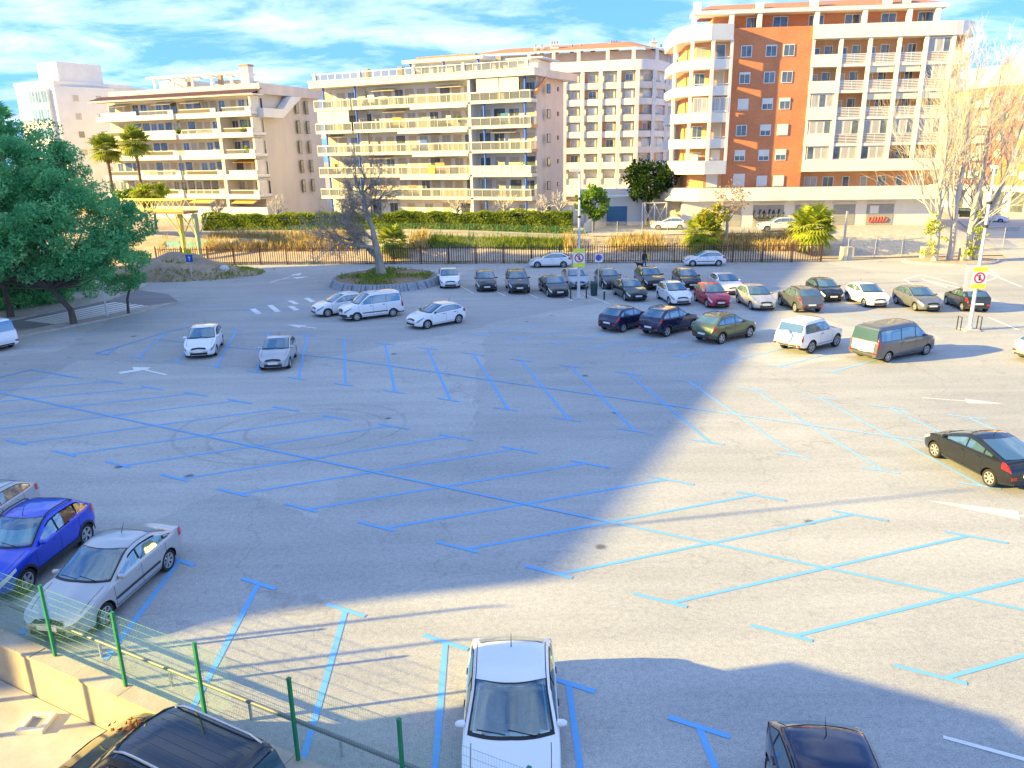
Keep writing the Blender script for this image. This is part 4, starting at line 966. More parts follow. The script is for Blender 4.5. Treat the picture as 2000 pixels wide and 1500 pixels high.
# --- tall bare trees at the right
gpo = gp(1862, 512)
for k, (dx_, dy_, h_, lb) in enumerate(((-1.9, 0, 18.5, 'tall pale bare tree, leftmost stem of the clump on the kerbed island'), (-.3, .3, 19.5, 'tall pale bare tree, middle stem of the clump on the kerbed island'), (1.2, 0, 18.0, 'tall pale bare tree, right stem of the clump on the kerbed island'), (2.2, .5, 15.5, 'leaning pale bare tree at the right of the island clump'))):
    rg = random.Random(60 + k); ro = empty('bare_tree', (gpo.x + dx_, gpo.y + dy_, .1)); tag(ro, lb, 'tree', 'bare trees on the kerbed island'); mb = MB(); tips = []
    lean = (-.05, .0, .03, .22)[k]
    pts = [(lean * z + .12 * math.sin(z * .7 + k), .1 * math.sin(z * .5 + k * 2), z) for z in np.linspace(-.2, h_, 12)]; rs_ = [.30 * (1 - .95 * i / 11) + .015 for i in range(12)]
    mb.tube(pts, rs_, 9)
    sp = dict(children={3: 5, 2: 5, 1: 3, 0: 0}, spread=R(25), bend=.10, ratio=.60, up=.075, levels=4, rmin=.0075, tiplevel=1, first=.2)
    for j in range(22):
        i = 2 + int(j / 22 * 9); p0 = Vector(pts[i]); a = rg.uniform(0, 2 * math.pi); up = rg.uniform(1.0, 2.3)
        grow(mb, p0, Vector((math.cos(a), math.sin(a), up)), (h_ - p0.z) * .36 + 1.8, rs_[i] * .34, 3, rg, tips, sp)
    mb.build('trunk', BARKP, ro, smooth=60)
    if k in (0, 2):
        rs = np.random.RandomState(k); cs = [(rg.gauss(-.9 if k == 0 else .4, .5), rg.gauss(-.4, .3), rg.uniform(.6, 5.0) ** 1.0) for _ in range(17)]
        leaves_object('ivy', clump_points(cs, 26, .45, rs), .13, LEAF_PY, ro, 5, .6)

# --- palms
def palm(name, label, base, h, rad, nf, m, seed, trunk_r=.2, fan=True, skirt=False, group=None):
    rg = random.Random(seed); root = empty(name, base); tag(root, label, 'palm tree', group)
    if h > .3:
        mb = MB(); n_ = int(h / .22)
        for i in range(n_): mb.lathe([(trunk_r * 1.08, i * .22), (trunk_r * .92, i * .22 + .21)], 9, T=lambda a, b_, z: (a, b_, z - .1))
        mb.build('trunk', PALMT, root, smooth=40)
    for i in range(nf):                                    # each fan frond is a part
        az = 2.39996 * i + rg.uniform(-.2, .2); el = R(80 - 125 * (i / nf) ** .9 + rg.uniform(-8, 8)); ln = rad * rg.uniform(.8, 1.1)
        d = Vector((math.cos(az) * math.cos(el), math.sin(az) * math.cos(el), math.sin(el))); o = Vector((0, 0, h)); side = d.cross(Vector((0, 0, 1))).normalized() if abs(d.z) < .98 else Vector((1, 0, 0)); up = side.cross(d)
        mb = MB(); hub = o + d * ln * .5; mb.tube([o, hub], [.025, .012], 4, cap=False)
        nb = 15
        for k in range(nb):
            a = R(-105 + 210 * k / (nb - 1)); bd_ = (d * math.cos(a) + side * math.sin(a)).normalized(); L_ = ln * .62 * (1 - .25 * abs(a) / 2)
            w = side * math.cos(a) * .045 * rad - d * math.sin(a) * .045 * rad
            m1 = hub + bd_ * L_ * .55 + up * .03; tip = hub + bd_ * L_ + Vector((0, 0, -.22 * L_)) 
            mb.add([hub, m1 + w, tip, m1 - w], [(0, 1, 2, 3)])
        mb.build('frond', m, root)
    if skirt:
        rs = np.random.RandomState(seed); cs = [(rg.gauss(0, .25), rg.gauss(0, .25), h - rg.uniform(.3, 1.6)) for _ in range(20)]
        leaves_object('dead_skirt', clump_points(cs, 18, .35, rs), .22, LEAF_S, root, seed, .3, 1.5)
    return root
for k, (px, py, Y, topy, lb) in enumerate(((220, 372, 101, 292, 'fan palm with yellowish crown before the beige block, left of the pair'), (277, 372, 100, 278, 'taller fan palm before the beige block, right of the pair'))):
    b0_ = at(px, py, Y); zt = at(px, topy, Y).z; palm('fan_palm', lb, (b0_.x, Y, terrain(b0_.x, Y)), zt - terrain(b0_.x, Y), 2.3, 46, LEAF_P, 70 + k, .2, skirt=True, group='fan palms before the beige block')
b0_ = at(15, 250, 75); palm('fan_palm', 'dark fan palm rising behind the leafy trees at the left edge', (b0_.x - 1.0, 75, 0), 14.6, 2.1, 34, LEAF_D, 76, .22, skirt=True)
b0_ = at(765, 470, 84); palm('fan_palm', 'squat fan palm behind the trunk of the gnarled tree', (b0_.x, 84, terrain(b0_.x, 84)), 1.7, 2.2, 40, LEAF_P, 78, .26)
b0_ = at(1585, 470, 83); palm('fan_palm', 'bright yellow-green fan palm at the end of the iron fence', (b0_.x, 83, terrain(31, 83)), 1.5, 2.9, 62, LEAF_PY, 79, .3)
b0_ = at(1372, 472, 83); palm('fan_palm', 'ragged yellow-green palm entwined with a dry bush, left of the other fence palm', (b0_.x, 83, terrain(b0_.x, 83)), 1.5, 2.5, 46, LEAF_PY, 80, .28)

def bushy(name, label, base, cs, per, rad, leaf, m, seed, cat='tree', stem=True, group=None, bark=None):
    rs = np.random.RandomState(seed); root = empty(name, base); tag(root, label, cat, group)
    if stem:
        mb = MB(); zc = sum(c[2] for c in cs) / len(cs); mb.tube([(0, 0, -.2), (.1, 0, zc * .4), (0, .1, zc * .8)], [.2, .15, .08], 7)
        for c_ in cs[::4]: mb.tube([(0.05, .05, zc * .45), c_], [.07, .015], 4, cap=False)
        mb.build('trunk', bark or BARKD, root, smooth=60)
    leaves_object('crown', clump_points(cs, per, rad, rs), leaf, m, root, seed, .5); return root
def ellipsoid_cs(n, rx, ry, rz_, cz, rg):
    out = []
    while len(out) < n:
        d = Vector((rg.gauss(0, 1), rg.gauss(0, 1), rg.gauss(0, 1))).normalized() * rg.uniform(.3, 1) ** .5; out.append((d.x * rx, d.y * ry, cz + d.z * rz_))
    return out
rg = random.Random(90)
b0_ = at(1262, 420, 98); bushy('evergreen_tree', 'dark green evergreen tree beside the yard wall, left of the brick block', (b0_.x, 97.6, terrain(b0_.x, 97.6)), ellipsoid_cs(70, 3.3, 2.6, 2.3, 5.7, rg), 80, .85, .20, LEAF_O, 91)
b0_ = at(1158, 425, 94); bushy('leafy_bush', 'bright green rounded bush behind the central lamp post', (b0_.x, 94, terrain(b0_.x, 94)), ellipsoid_cs(46, 1.9, 1.6, 2.0, 3.5, rg), 90, .7, .16, LEAF_L, 92, 'bush')
b0_ = at(298, 400, 97); bushy('leafy_bush', 'light green feathery tree above the footbridge', (b0_.x, 97, terrain(b0_.x, 97)), ellipsoid_cs(40, 2.2, 1.8, 1.1, 4.4, rg), 80, .6, .16, LEAF_PY, 93)
b0_ = at(240, 400, 97); bushy('leafy_bush', 'small green bush left of the feathery tree above the footbridge', (b0_.x, 98, terrain(b0_.x, 98)), ellipsoid_cs(20, 1.6, 1.3, 1.0, 4.0, rg), 70, .6, .16, LEAF_L, 94, 'bush')
b0_ = at(1415, 470, 84); bushy('dry_bush', 'dry pinkish-brown bush right of the ragged palm', (b0_.x, 83.6, terrain(b0_.x, 83.6)), ellipsoid_cs(22, 1.8, 1.2, 1.9, 4.6, rg), 26, .7, .13, LEAF_S, 95, 'bush', bark=BARKP)
b0_ = at(1390, 440, 83); bushy('dry_bush', 'yellowing leafy bush growing through the ragged palm', (b0_.x, 82.4, terrain(b0_.x, 82.4)), ellipsoid_cs(26, 1.5, 1.0, 1.5, 3.2, rg), 60, .5, .15, LEAF_Y, 96, 'bush')
for k, (px, py, Y, h_, lb) in enumerate(((893, 415, 93.5, 2.4, 'pollarded bare tree above the hedge, left of the middle'), (988, 415, 92.5, 2.6, 'pollarded bare tree above the hedge before the right balconies'), (1060, 415, 92, 2.4, 'thin pollarded bare tree before the pinkish shade-toned end wall'), (1093, 412, 93, 2.6, 'pollarded bare tree beside the bright green bush'), (540, 415, 96, 2.6, 'bare yellowish tree before the end wall of the beige block'), (425, 418, 97, 2.4, 'bare brown tree before the orange awnings'))):
    b0_ = at(px, py, Y); ro = empty('pollarded_tree', (b0_.x, Y, 2.2)); tag(ro, lb, 'tree', 'pollarded trees behind the hedge'); rg2 = random.Random(100 + k); mb = MB(); tips = []
    sp = dict(children={2: 4, 1: 4, 0: 0}, spread=R(38), bend=.16, ratio=.62, up=.05, levels=2, rmin=.02, tiplevel=1)
    mb.tube([(0, 0, -.4), (.05, 0, 1.2), (0, .05, 2.2)], [.16, .14, .13], 7)
    for j in range(6):
        a = j * 1.05 + rg2.uniform(-.2, .2); grow(mb, Vector((0, 0, 2.1)), Vector((math.cos(a) * .7, math.sin(a) * .5, 1)), h_ * .55, .09, 2, rg2, tips, sp)
    mb.build('trunk', BARKP, ro, smooth=60)

# --- clipped hedge (one planting) and stuff: dry grass, green strip, weeds
rs = np.random.RandomState(8)
hA, hB = Vector((at(392, 440, 94).x, 94.5)), Vector((at(1118, 440, 90).x, 89.8))
hd = empty('clipped_hedge'); tag(hd, 'long clipped green hedge behind the low mesh fence', 'hedge')
n_ = 52000; t = rs.uniform(0, 1, n_); L_ = (hB - hA).length; dirh = (hB - hA).normalized(); nh = Vector((dirh.y, -dirh.x)); nh = nh if nh.y < 0 else -nh
face = rs.uniform(0, 1, n_); off = np.where(face < .68, rs.normal(0, .06, n_), -rs.uniform(0, 1.6, n_)); zz_ = np.where(face < .68, rs.uniform(1.6, 4.45, n_), 4.45 + rs.normal(0, .06, n_))
zz_ += (.10 * np.sin(t * 60) + .12 * np.sin(t * 23 + 1) + .07 * np.sin(t * 141)) * (zz_ > 4.0); off += .10 * np.sin(t * 90 + zz_ * 2)
pts = np.stack([hA.x + dirh.x * t * L_ + nh.x * off, hA.y + dirh.y * t * L_ + nh.y * off, zz_], 1)
leaves_object('foliage', pts, .11, LEAF_H, hd, 8, .6)
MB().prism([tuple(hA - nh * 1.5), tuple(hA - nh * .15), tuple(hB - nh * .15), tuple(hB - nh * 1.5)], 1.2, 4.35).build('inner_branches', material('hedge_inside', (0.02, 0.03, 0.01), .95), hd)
def grass(name, label, xr, yr, n, h, m, seed, dens=None, spread=.25):
    rs = np.random.RandomState(seed); x = rs.uniform(*xr, n); y = np.array([rs.uniform(yr[0], yr[1]) for _ in range(n)])
    if dens is not None: keep = dens(x, y, rs); x, y = x[keep], y[keep]
    y = y + np.array([fence_y(a) for a in x]) if yr[1] < 30 else y
    n = len(x); z = np.array([terrain(a, b) for a, b in zip(x, y)]) - .06
    hh = h * rs.uniform(.5, 1.2, n); a = rs.uniform(0, 6.28, n); w = .035 * h + .012
    ca, sa = np.cos(a) * w, np.sin(a) * w; lx, ly = rs.normal(0, spread, n) * hh, rs.normal(0, spread, n) * hh
    v = np.stack([np.stack([x - ca, y - sa, z], 1), np.stack([x + ca, y + sa, z], 1), np.stack([x + lx + ca * .2, y + ly, z + hh], 1), np.stack([x + lx - ca * .2, y + ly, z + hh], 1)], 1).reshape(-1, 3)
    me = bpy.data.meshes.new(name); me.vertices.add(4 * n); me.vertices.foreach_set('co', v.astype('f').ravel()); me.loops.add(4 * n); me.loops.foreach_set('vertex_index', np.arange(4 * n, dtype='i')); me.polygons.add(n); me.polygons.foreach_set('loop_start', np.arange(0, 4 * n, 4, dtype='i'))
    me.materials.append(m); me.update(); me.validate(); o = link(name, me); tag(o, label, 'grass', kind='stuff'); return o
wob = lambda x, y, rs: (np.sin(x * .55) + np.sin(x * .23 + 1.3) + rs.normal(0, .5, len(x))) > -.3
grass('dry_grass', 'tall golden dry grass behind the iron fence', (-40, 31), (3.6, 6.4), 22000, 1.05, DRYG, 3, lambda x, y, rs: ((x < -9) | (x > 6)) & wob(x, y, rs))
grass('green_weeds', 'bright green weeds behind the iron fence right of the gnarled tree', (-11, 7), (4.0, 6.4), 5200, .5, GRG, 4, wob)
grass('dry_grass', 'yellow grass tufts among the weeds behind the iron fence', (-30, 12), (4.0, 6.2), 4000, .7, GRG, 6, wob)
grass('weeds', 'weeds growing along the foot of the iron fence', (-30, 30), (-.25, .45), 3500, .35, GRG, 5, lambda x, y, rs: np.sin(x * .8) + rs.normal(0, .4, len(x)) > .55)
# planter grass and mound tufts
rs = np.random.RandomState(12); n = 4200; a = rs.uniform(0, 6.28, n); r_ = np.sqrt(rs.uniform(0, 1, n)) * .84; gx, gy = -11.2 + 5.0 * r_ * np.cos(a), 69.0 + 5.3 * r_ * np.sin(a)
keep = (np.sin(gx * 1.1 + 2) + np.sin(gy * 1.3) + rs.normal(0, .5, n)) > -.1
pts = np.stack([gx[keep], gy[keep], .62 + rs.uniform(0, .25, keep.sum())], 1); o = leaves_object('planter_grass', pts, .16, GRG, None, 12, .25, -1.2, 'stuff'); tag(o, 'green grass and weeds growing in the oval planter', 'grass')
n = 3800; x = rs.uniform(-43, -24, n); y = rs.uniform(71.8, 80.5, n); u = (y - 76.4) / 4.6; v = (x + 33.8) / 9.2; r2 = u * u + v * v; hg = np.maximum(0, 1 - r2) ** .8 * (1.5 + .45 * np.sin(v * 5 + 1) + .35 * np.sin(u * 7 + v * 3))
keep = ((r2 > .62) & (r2 < 1.05)) | ((np.sin(x * 1.3) + np.sin(y * 1.7)) > 1.1); pts = np.stack([x[keep], y[keep], hg[keep] + .1], 1); o = leaves_object('mound_weeds', pts, .20, LEAF_H, None, 13, .25, -1.0, 'stuff'); tag(o, 'weeds round the foot of the earth mound', 'weeds')

for root, r_, sd, m_ in PLANTS:
    rg = random.Random(sd); cs = [(rg.gauss(0, r_ * .5), rg.gauss(0, r_ * .3), .5 + abs(rg.gauss(0, r_ * .7))) for _ in range(12)]
    leaves_object('foliage', clump_points(cs, 40, r_ * .5, np.random.RandomState(sd)), .09, (LEAF_L, LEAF_PY)[m_], root, sd, .5)
# ------------------------------------------------------------------ cars
def paint_mat(name, col, metal=0.0, rough=0.28):
    dk = max(col) < .08
    if dk: rough = .14
    return material('car_paint_' + name, col, rough, metal=metal, coat=1.0 if dk else 0.9, spec=0.3 if dk else 0.5)
PAINT = dict(white=paint_mat('white', (0.86, 0.86, 0.86)), silver=paint_mat('silver', (0.50, 0.51, 0.52), 0.45, 0.34), grey=paint_mat('grey', (0.19, 0.205, 0.225), 0.4, 0.3),
             black=paint_mat('black', (0.012, 0.014, 0.018)), navy=paint_mat('navy', (0.010, 0.014, 0.055)), blue=paint_mat('blue', (0.012, 0.06, 0.62), 0.25), red=paint_mat('red', (0.50, 0.012, 0.05)),
             green=paint_mat('green', (0.095, 0.135, 0.075), 0.35), charcoal=paint_mat('charcoal', (0.026, 0.033, 0.044), 0.2), bronze=paint_mat('bronze', (0.12, 0.135, 0.15), 0.4, 0.32), darkgreen=paint_mat('darkgreen', (0.010, 0.022, 0.020)), sky=paint_mat('silver_blue', (0.36, 0.40, 0.46), 0.4))
GLASS = material('car_glass', (0.10, 0.20, 0.26), 0.03, metal=0.4, spec=1.0, coat=0.6)
GLASS.node_tree.nodes['Principled BSDF'].inputs['IOR'].default_value = 1.9
FRIT = material('black_trim', (0.012, 0.012, 0.013), 0.35)
RUBBER = material('tyre_rubber', (0.022, 0.022, 0.022), 0.85)
PLASTIC = material('dark_plastic', (0.035, 0.035, 0.037), 0.6)
ALLOY = material('wheel_alloy', (0.55, 0.55, 0.56), 0.32, metal=0.6)
CHROME = material('chrome', (0.7, 0.7, 0.7), 0.15, metal=1.0)
LENS = material('headlight_lens', (0.30, 0.33, 0.37), 0.08, spec=0.8, coat=0.8)
LENSL = material('clear_headlight_lens', (0.72, 0.75, 0.78), 0.08, spec=0.8, coat=0.8)
REDL = material('tail_lamp_red', (0.55, 0.012, 0.018), 0.12, coat=0.8)
PLATE = material('number_plate', (0.78, 0.78, 0.76), 0.4)
WELL = material('wheel_well', (0.008, 0.008, 0.008), 0.9)
DASH = material('dashboard_plastic', (0.20, 0.21, 0.22), 0.7)
SEAT = material('seat_cloth', (0.38, 0.38, 0.38), 0.9, var=0.2, scale=8)
def clear_glass():
    m = bpy.data.materials.new('windscreen_glass'); m.use_nodes = True; t = m.node_tree; t.nodes.clear(); L = t.links.new
    o = t.nodes.new('ShaderNodeOutputMaterial'); tr = t.nodes.new('ShaderNodeBsdfTransparent'); tr.inputs[0].default_value = (0.55, 0.80, 0.84, 1)
    g = t.nodes.new('ShaderNodeBsdfGlossy'); g.inputs['Roughness'].default_value = 0.02
    fr = t.nodes.new('ShaderNodeFresnel'); fr.inputs[0].default_value = 2.1
    mx = t.nodes.new('ShaderNodeMixShader'); ma = t.nodes.new('ShaderNodeMath'); ma.operation = 'MULTIPLY_ADD'; ma.inputs[1].default_value = .65; ma.inputs[2].default_value = .20; L(fr.outputs[0], ma.inputs[0]); L(ma.outputs[0], mx.inputs[0]); L(tr.outputs[0], mx.inputs[1]); L(g.outputs[0], mx.inputs[2]); L(mx.outputs[0], o.inputs[0])
    g.inputs[0].default_value = (.75, .92, 1, 1)
    return m
CLEAR = clear_glass()

TYPES = {   # length, width, height, wheelbase, front overhang, cowl s, roof start, roof end, rear glass base s, its z, tail z
    'hatch':  dict(L=4.05, W=1.72, H=1.47, wb=2.53, fo=0.80, hz0=0.72, hz1=0.98, sc=1.02, r0=1.95, r1=3.35, sb=3.90, zb=1.02, zt=0.92, belt=(0.94, 1.04), pil=(2.28, 3.22)),
    'compact': dict(L=4.28, W=1.78, H=1.46, wb=2.60, fo=0.86, hz0=0.72, hz1=0.97, sc=1.12, r0=2.05, r1=3.45, sb=4.12, zb=1.03, zt=0.95, belt=(0.94, 1.05), pil=(2.42, 3.38)),
    'sedan':  dict(L=4.52, W=1.77, H=1.43, wb=2.67, fo=0.92, hz0=0.68, hz1=0.95, sc=1.20, r0=2.10, r1=3.25, sb=4.02, zb=1.03, zt=0.99, belt=(0.91, 0.98), pil=(2.42, 3.50)),
    'coupe':  dict(L=4.25, W=1.76, H=1.45, wb=2.63, fo=0.86, hz0=0.70, hz1=0.96, sc=0.90, r0=2.00, r1=2.75, sb=4.02, zb=1.06, zt=0.98, belt=(0.92, 1.06), pil=(2.32, 3.12)),
    'suv':    dict(L=4.35, W=1.82, H=1.64, wb=2.63, fo=0.88, hz0=0.86, hz1=1.10, sc=1.15, r0=1.95, r1=3.62, sb=4.18, zb=1.15, zt=1.02, belt=(1.07, 1.17), pil=(2.38, 3.30), gc=0.26, wr=0.345),
    'mpv':    dict(L=4.42, W=1.83, H=1.83, wb=2.66, fo=0.90, hz0=0.86, hz1=1.12, sc=0.95, r0=1.75, r1=4.20, sb=4.34, zb=1.08, zt=1.00, belt=(1.10, 1.14), pil=(2.10, 3.10), gc=0.2),
    'van':    dict(L=4.95, W=1.90, H=1.95, wb=3.10, fo=0.92, hz0=0.88, hz1=1.16, sc=0.86, r0=1.72, r1=4.74, sb=4.90, zb=1.12, zt=1.02, belt=(1.12, 1.16), pil=(2.02, 3.15), gc=0.2),
    'jeep':   dict(L=4.32, W=1.88, H=1.86, wb=2.48, fo=0.82, hz0=1.00, hz1=1.20, sc=1.28, r0=1.92, r1=3.92, sb=4.16, zb=1.18, zt=1.08, belt=(1.16, 1.20), pil=(2.55, 3.95), gc=0.34, wr=0.385),
}
def smooth_interp(pts, win=0.10):
    xs_ = np.array([p[0] for p in pts]); zs_ = np.array([p[1] for p in pts])
    g = np.arange(-.6, 6.2, .004)
    tab = (sum(np.interp(g + k * win, xs_, zs_) for k in (-1, -.5, 0, .5, 1)) / 5).tolist()
    def f(s):
        t = (s + .6) / .004; i = int(t); i = 0 if i < 0 else (len(tab) - 2 if i > len(tab) - 2 else i)
        return tab[i] + (tab[i + 1] - tab[i]) * (t - i)
    return f
class CarShape:
    def __init__(c, p):
        c.p = p; L, H = p['L'], p['H']
        c.L = L; c.W = p['W']; hard = p['sb'] - p['r1'] < 0.35
        top = [(-.2, .50), (0, .56), (.05, p['hz0'] - .10), (.20, p['hz0']), (p['sc'] * .6, p['hz1'] - .09), (p['sc'], p['hz1']), (p['r0'], H - .045), (p['r0'] + .45, H), (p['r1'] - .35, H - .02), (p['r1'], H - .06),
               (p['sb'], p['zb']), (max(p['sb'] + .02, L - .10), p['zt']), (L - .03, p['zt'] - .14), (L, .62), (L + .2, .55)]
        c.ztop = smooth_interp(top, 0.03 if hard else 0.075)
        gc = p.get('gc', 0.18)
        c.zbot = smooth_interp([(-.2, gc + .10), (0, gc + .08), (.35, gc), (L - .5, gc + .02), (L, gc + .14), (L + .2, gc + .14)], .05)
        rr = 0.92 if hard else 0.80
        c.wid = smooth_interp([(-.2, .50), (0, .56), (.06, .72), (.14, .83), (.28, .915), (.55, .965), (.95, .99), (1.4, 1), (L - 1.0, 1), (L - .55, .985), (L - .25, .95), (L - .08, .5 * (rr + .95)), (L, rr), (L + .2, rr - .1)], .02)
        c.beltl = smooth_interp([(0, p['belt'][0] - .05), (p['sc'], p['belt'][0]), (L, p['belt'][1])], .05)
        c.cache = {}
    def belt(c, s): return min(c.beltl(s), c.ztop(s) - 0.035)
    def ring(c, s):
        k = round(s, 4)
        if k in c.cache: return c.cache[k]
        p = c.p; w = c.W / 2 * c.wid(s); zb, zt, be = c.zbot(s), c.ztop(s), c.belt(s)
        mid = 0.5 * (p['r0'] + p['r1'])
        def zt_at(fr):
            sh = s - 0.20 * fr * fr if s < mid else s + (0.10 if p['sb'] - p['r1'] > .35 else 0.03) * fr * fr
            return max(c.ztop(sh), be + 0.02)
        g = max(zt - be, 0.02); tum = 0.30 if p['H'] < 1.7 else 0.17
        wr = w * 0.965 - tum * max(0, g - .04)
        hood = max(0.0, min(1.0, 1 - (g - .04) / .25))
        g6, g7, g8 = zt_at(.92) - be, zt_at(.82) - be, zt_at(.5) - be
        ctrl = [(0, zb), (.80 * w, zb), (.955 * w, zb + .06), (.995 * w, zb + .22), (w, min(.62, be - .16)), (.985 * w, be - .05), (.965 * w, be),
                (max(wr, .2), be + .80 * g6), (max(wr - .055, .18), be + .945 * g7), (max(wr * .62, .1), be + g8 * (1.0) + .004), (0, zt + .012 + .022 * hood)]
        # upsample with a Catmull-Rom pass
        out = []
        P = [ctrl[0]] + ctrl + [(-ctrl[-2][0], ctrl[-2][1])]
        for i in range(1, len(P) - 2):
            a, b_, d, e = P[i - 1], P[i], P[i + 1], P[i + 2]
            for t in ((0, .5) if i not in (7,) else (0, .25, .5, .75)):
                q = []
                for m in (0, 1):
                    v = 0.5 * ((2 * b_[m]) + (-a[m] + d[m]) * t + (2 * a[m] - 5 * b_[m] + 4 * d[m] - e[m]) * t * t + (-a[m] + 3 * b_[m] - 3 * d[m] + e[m]) * t ** 3)
                    lin = b_[m] + (d[m] - b_[m]) * t
                    q.append(0.55 * v + 0.45 * lin)
                out.append((max(q[0], 0), q[1]))
        out.append(ctrl[-1])
        c.cache[k] = (out, ctrl)
        return c.cache[k]
    def X(c, s): return c.L / 2 - s
    def side(c, s, z):
        r, ct = c.ring(s); i0 = 6
        for i in range(i0, len(r) - 1):
            if r[i][1] <= z <= r[i + 1][1] and r[i + 1][1] - r[i][1] > 1e-6:
                t = (z - r[i][1]) / (r[i + 1][1] - r[i][1]); return r[i][0] + (r[i + 1][0] - r[i][0]) * t
        return r[i0][0]
    def top(c, s, y):
        r, ct = c.ring(s); y = abs(y)
        for i in range(len(r) - 1, 10, -1):
            if r[i][0] <= y <= r[i - 1][0]:
                d = r[i - 1][0] - r[i][0]; t = (y - r[i][0]) / d if d > 1e-6 else 0
                return r[i][1] + (r[i - 1][1] - r[i][1]) * t
        return r[12][1]
    def body(c, mats, radius, fast=False):
        p = c.p; L = c.L
        # stations by arc length of the outline
        ss = np.linspace(0, L, 600); zz_ = np.array([c.ztop(s) for s in ss]); ww = np.array([c.wid(s) * c.W / 2 for s in ss])
        al = np.concatenate([[0], np.cumsum(np.sqrt(np.diff(ss) ** 2 + np.diff(zz_) ** 2 + np.diff(ww) ** 2))])
        st = np.interp(np.linspace(0, al[-1], 58), al, ss)
        mb = MB(); rows = []
        for s in st:
            r, _ = c.ring(float(s)); x = c.X(s)
            loop = [(x, y, z) for y, z in r] + [(x, -y, z) for y, z in r[-2:0:-1]]
            rows.append(loop)
        n_ = len(rows[0]); vs = [q for rw in rows for q in rw]; fs = []
        for i in range(len(rows) - 1):
            for j in range(n_):
                fs.append((i * n_ + j, (i + 1) * n_ + j, (i + 1) * n_ + (j + 1) % n_, i * n_ + (j + 1) % n_))
        fs.append(tuple(range(n_))); m_ = (len(rows) - 1) * n_; fs.append(tuple(range(m_ + n_ - 1, m_ - 1, -1)))
        mb.add(vs, fs)
        me = mb.mesh('body', mats)
        bo = bpy.data.objects.new('tmp_body', me); COL.objects.link(bo)
        cut = MB()
        for s in (p['fo'], p['fo'] + p['wb']):
            for sg in (1, -1):
                y0, y1 = (c.W / 2 - .26, c.W / 2 + .2) if sg > 0 else (-c.W / 2 - .2, -c.W / 2 + .26)
                rad = radius + .055; cx = c.X(s); m2 = 22
                ring0 = [(cx + rad * math.cos(2 * math.pi * k / m2), y0, radius + rad * math.sin(2 * math.pi * k / m2)) for k in range(m2)]
                ring1 = [(a, y1, b_) for a, _, b_ in ring0]
                cut.add(ring0 + ring1, [tuple(range(m2)), tuple(range(2 * m2 - 1, m2 - 1, -1))] + [(k, m2 + k, m2 + (k + 1) % m2, (k + 1) % m2) for k in range(m2)])
        cme = cut.mesh('cut', mats); co = bpy.data.objects.new('tmp_cut', cme); COL.objects.link(co)
        md = bo.modifiers.new('b', 'BOOLEAN'); md.operation = 'DIFFERENCE'; md.object = co; md.solver = 'EXACT'
        dg = bpy.context.evaluated_depsgraph_get(); new = bpy.data.meshes.new_from_object(bo.evaluated_get(dg))
        bpy.data.objects.remove(bo); bpy.data.objects.remove(co); bpy.data.meshes.remove(me); bpy.data.meshes.remove(cme)
        new.name = 'body'
        idx = []
        for pl in new.polygons:
            k = 0; q = pl.center
            if abs(q.y) < c.W / 2 + .05:
                for s in (p['fo'], p['fo'] + p['wb']):
                    d = math.hypot(q.x - c.X(s), q.z - radius)
                    if d < radius + .05 and abs(q.y) < c.W / 2 - .015 and q.z < radius * 2 + .08: k = 1
                    if abs(d - radius - .055) < .006 and abs(q.y) < c.W / 2 - .004: k = 1
            if q.z < c.zbot(L / 2) + .02 and abs(pl.normal.z) > .7: k = 1
            idx.append(k)
        new.polygons.foreach_set('material_index', idx)
        new.polygons.foreach_set('use_smooth', [True] * len(new.polygons)); new.set_sharp_from_angle(angle=R(38)); new.update()
        return new

WHEELS = {}
def wheel_mesh(r, style):
    k = (round(r, 3), style)
    if k in WHEELS: return WHEELS[k]
    t = MB(); w = 0.10
    t.lathe([(r * .68, -w * .8), (r * .93, -w), (r, -w * .7), (r, w * .7), (r * .93, w), (r * .68, w * .8)], 24, axis='y')
    tm = t.mesh('tyre', RUBBER, 40)
    m = MB(); rr = r * .70
    m.lathe([(rr, .02), (rr, w * .86), (rr * .93, w * .90), (rr * .88, w * .55)], 24, axis='y')
    m.cur = 1; m.lathe([(rr * .95, .03), (.001, .03)], 24, axis='y'); m.cur = 0
    ns = {'five': 5, 'seven': 7, 'steel': 9, 'six': 6}[style]
    for i in range(ns):
        a = 2 * math.pi * i / ns; hw = rr * (.17 if ns <= 5 else .12 if ns < 9 else .09)
        ca, sa = math.cos(a), math.sin(a)
        T = lambda x, y, z: (x * ca - z * sa, y, x * sa + z * ca)
        vs = [T(.02, w * .70, -hw * .7), T(.02, w * .70, hw * .7), T(rr * .93, w * .78, hw * 1.15), T(rr * .93, w * .78, -hw * 1.15), T(.02, w * .3, -hw), T(.02, w * .3, hw), T(rr * .93, w * .4, hw * 1.2), T(rr * .93, w * .4, -hw * 1.2)]
        m.add(vs, [(0, 1, 2, 3), (0, 3, 7, 4), (1, 5, 6, 2), (4, 7, 6, 5)])
    m.lathe([(rr * .24, w * .5), (rr * .22, w * .76), (.001, w * .79)], 12, axis='y')
    if style == 'steel':
        m.lathe([(rr * .62, w * .62), (rr * .58, w * .80), (rr * .2, w * .84)], 18, axis='y')
    rm = m.mesh('rim', [ALLOY, WELL], 40)
    WHEELS[k] = (tm, rm); return WHEELS[k]

def patch(c, root, name, mat_, rows, smooth=60, parent=None):
    mb = MB(); mb.grid(rows); return mb.build(name, mat_, parent or root, smooth=smooth)

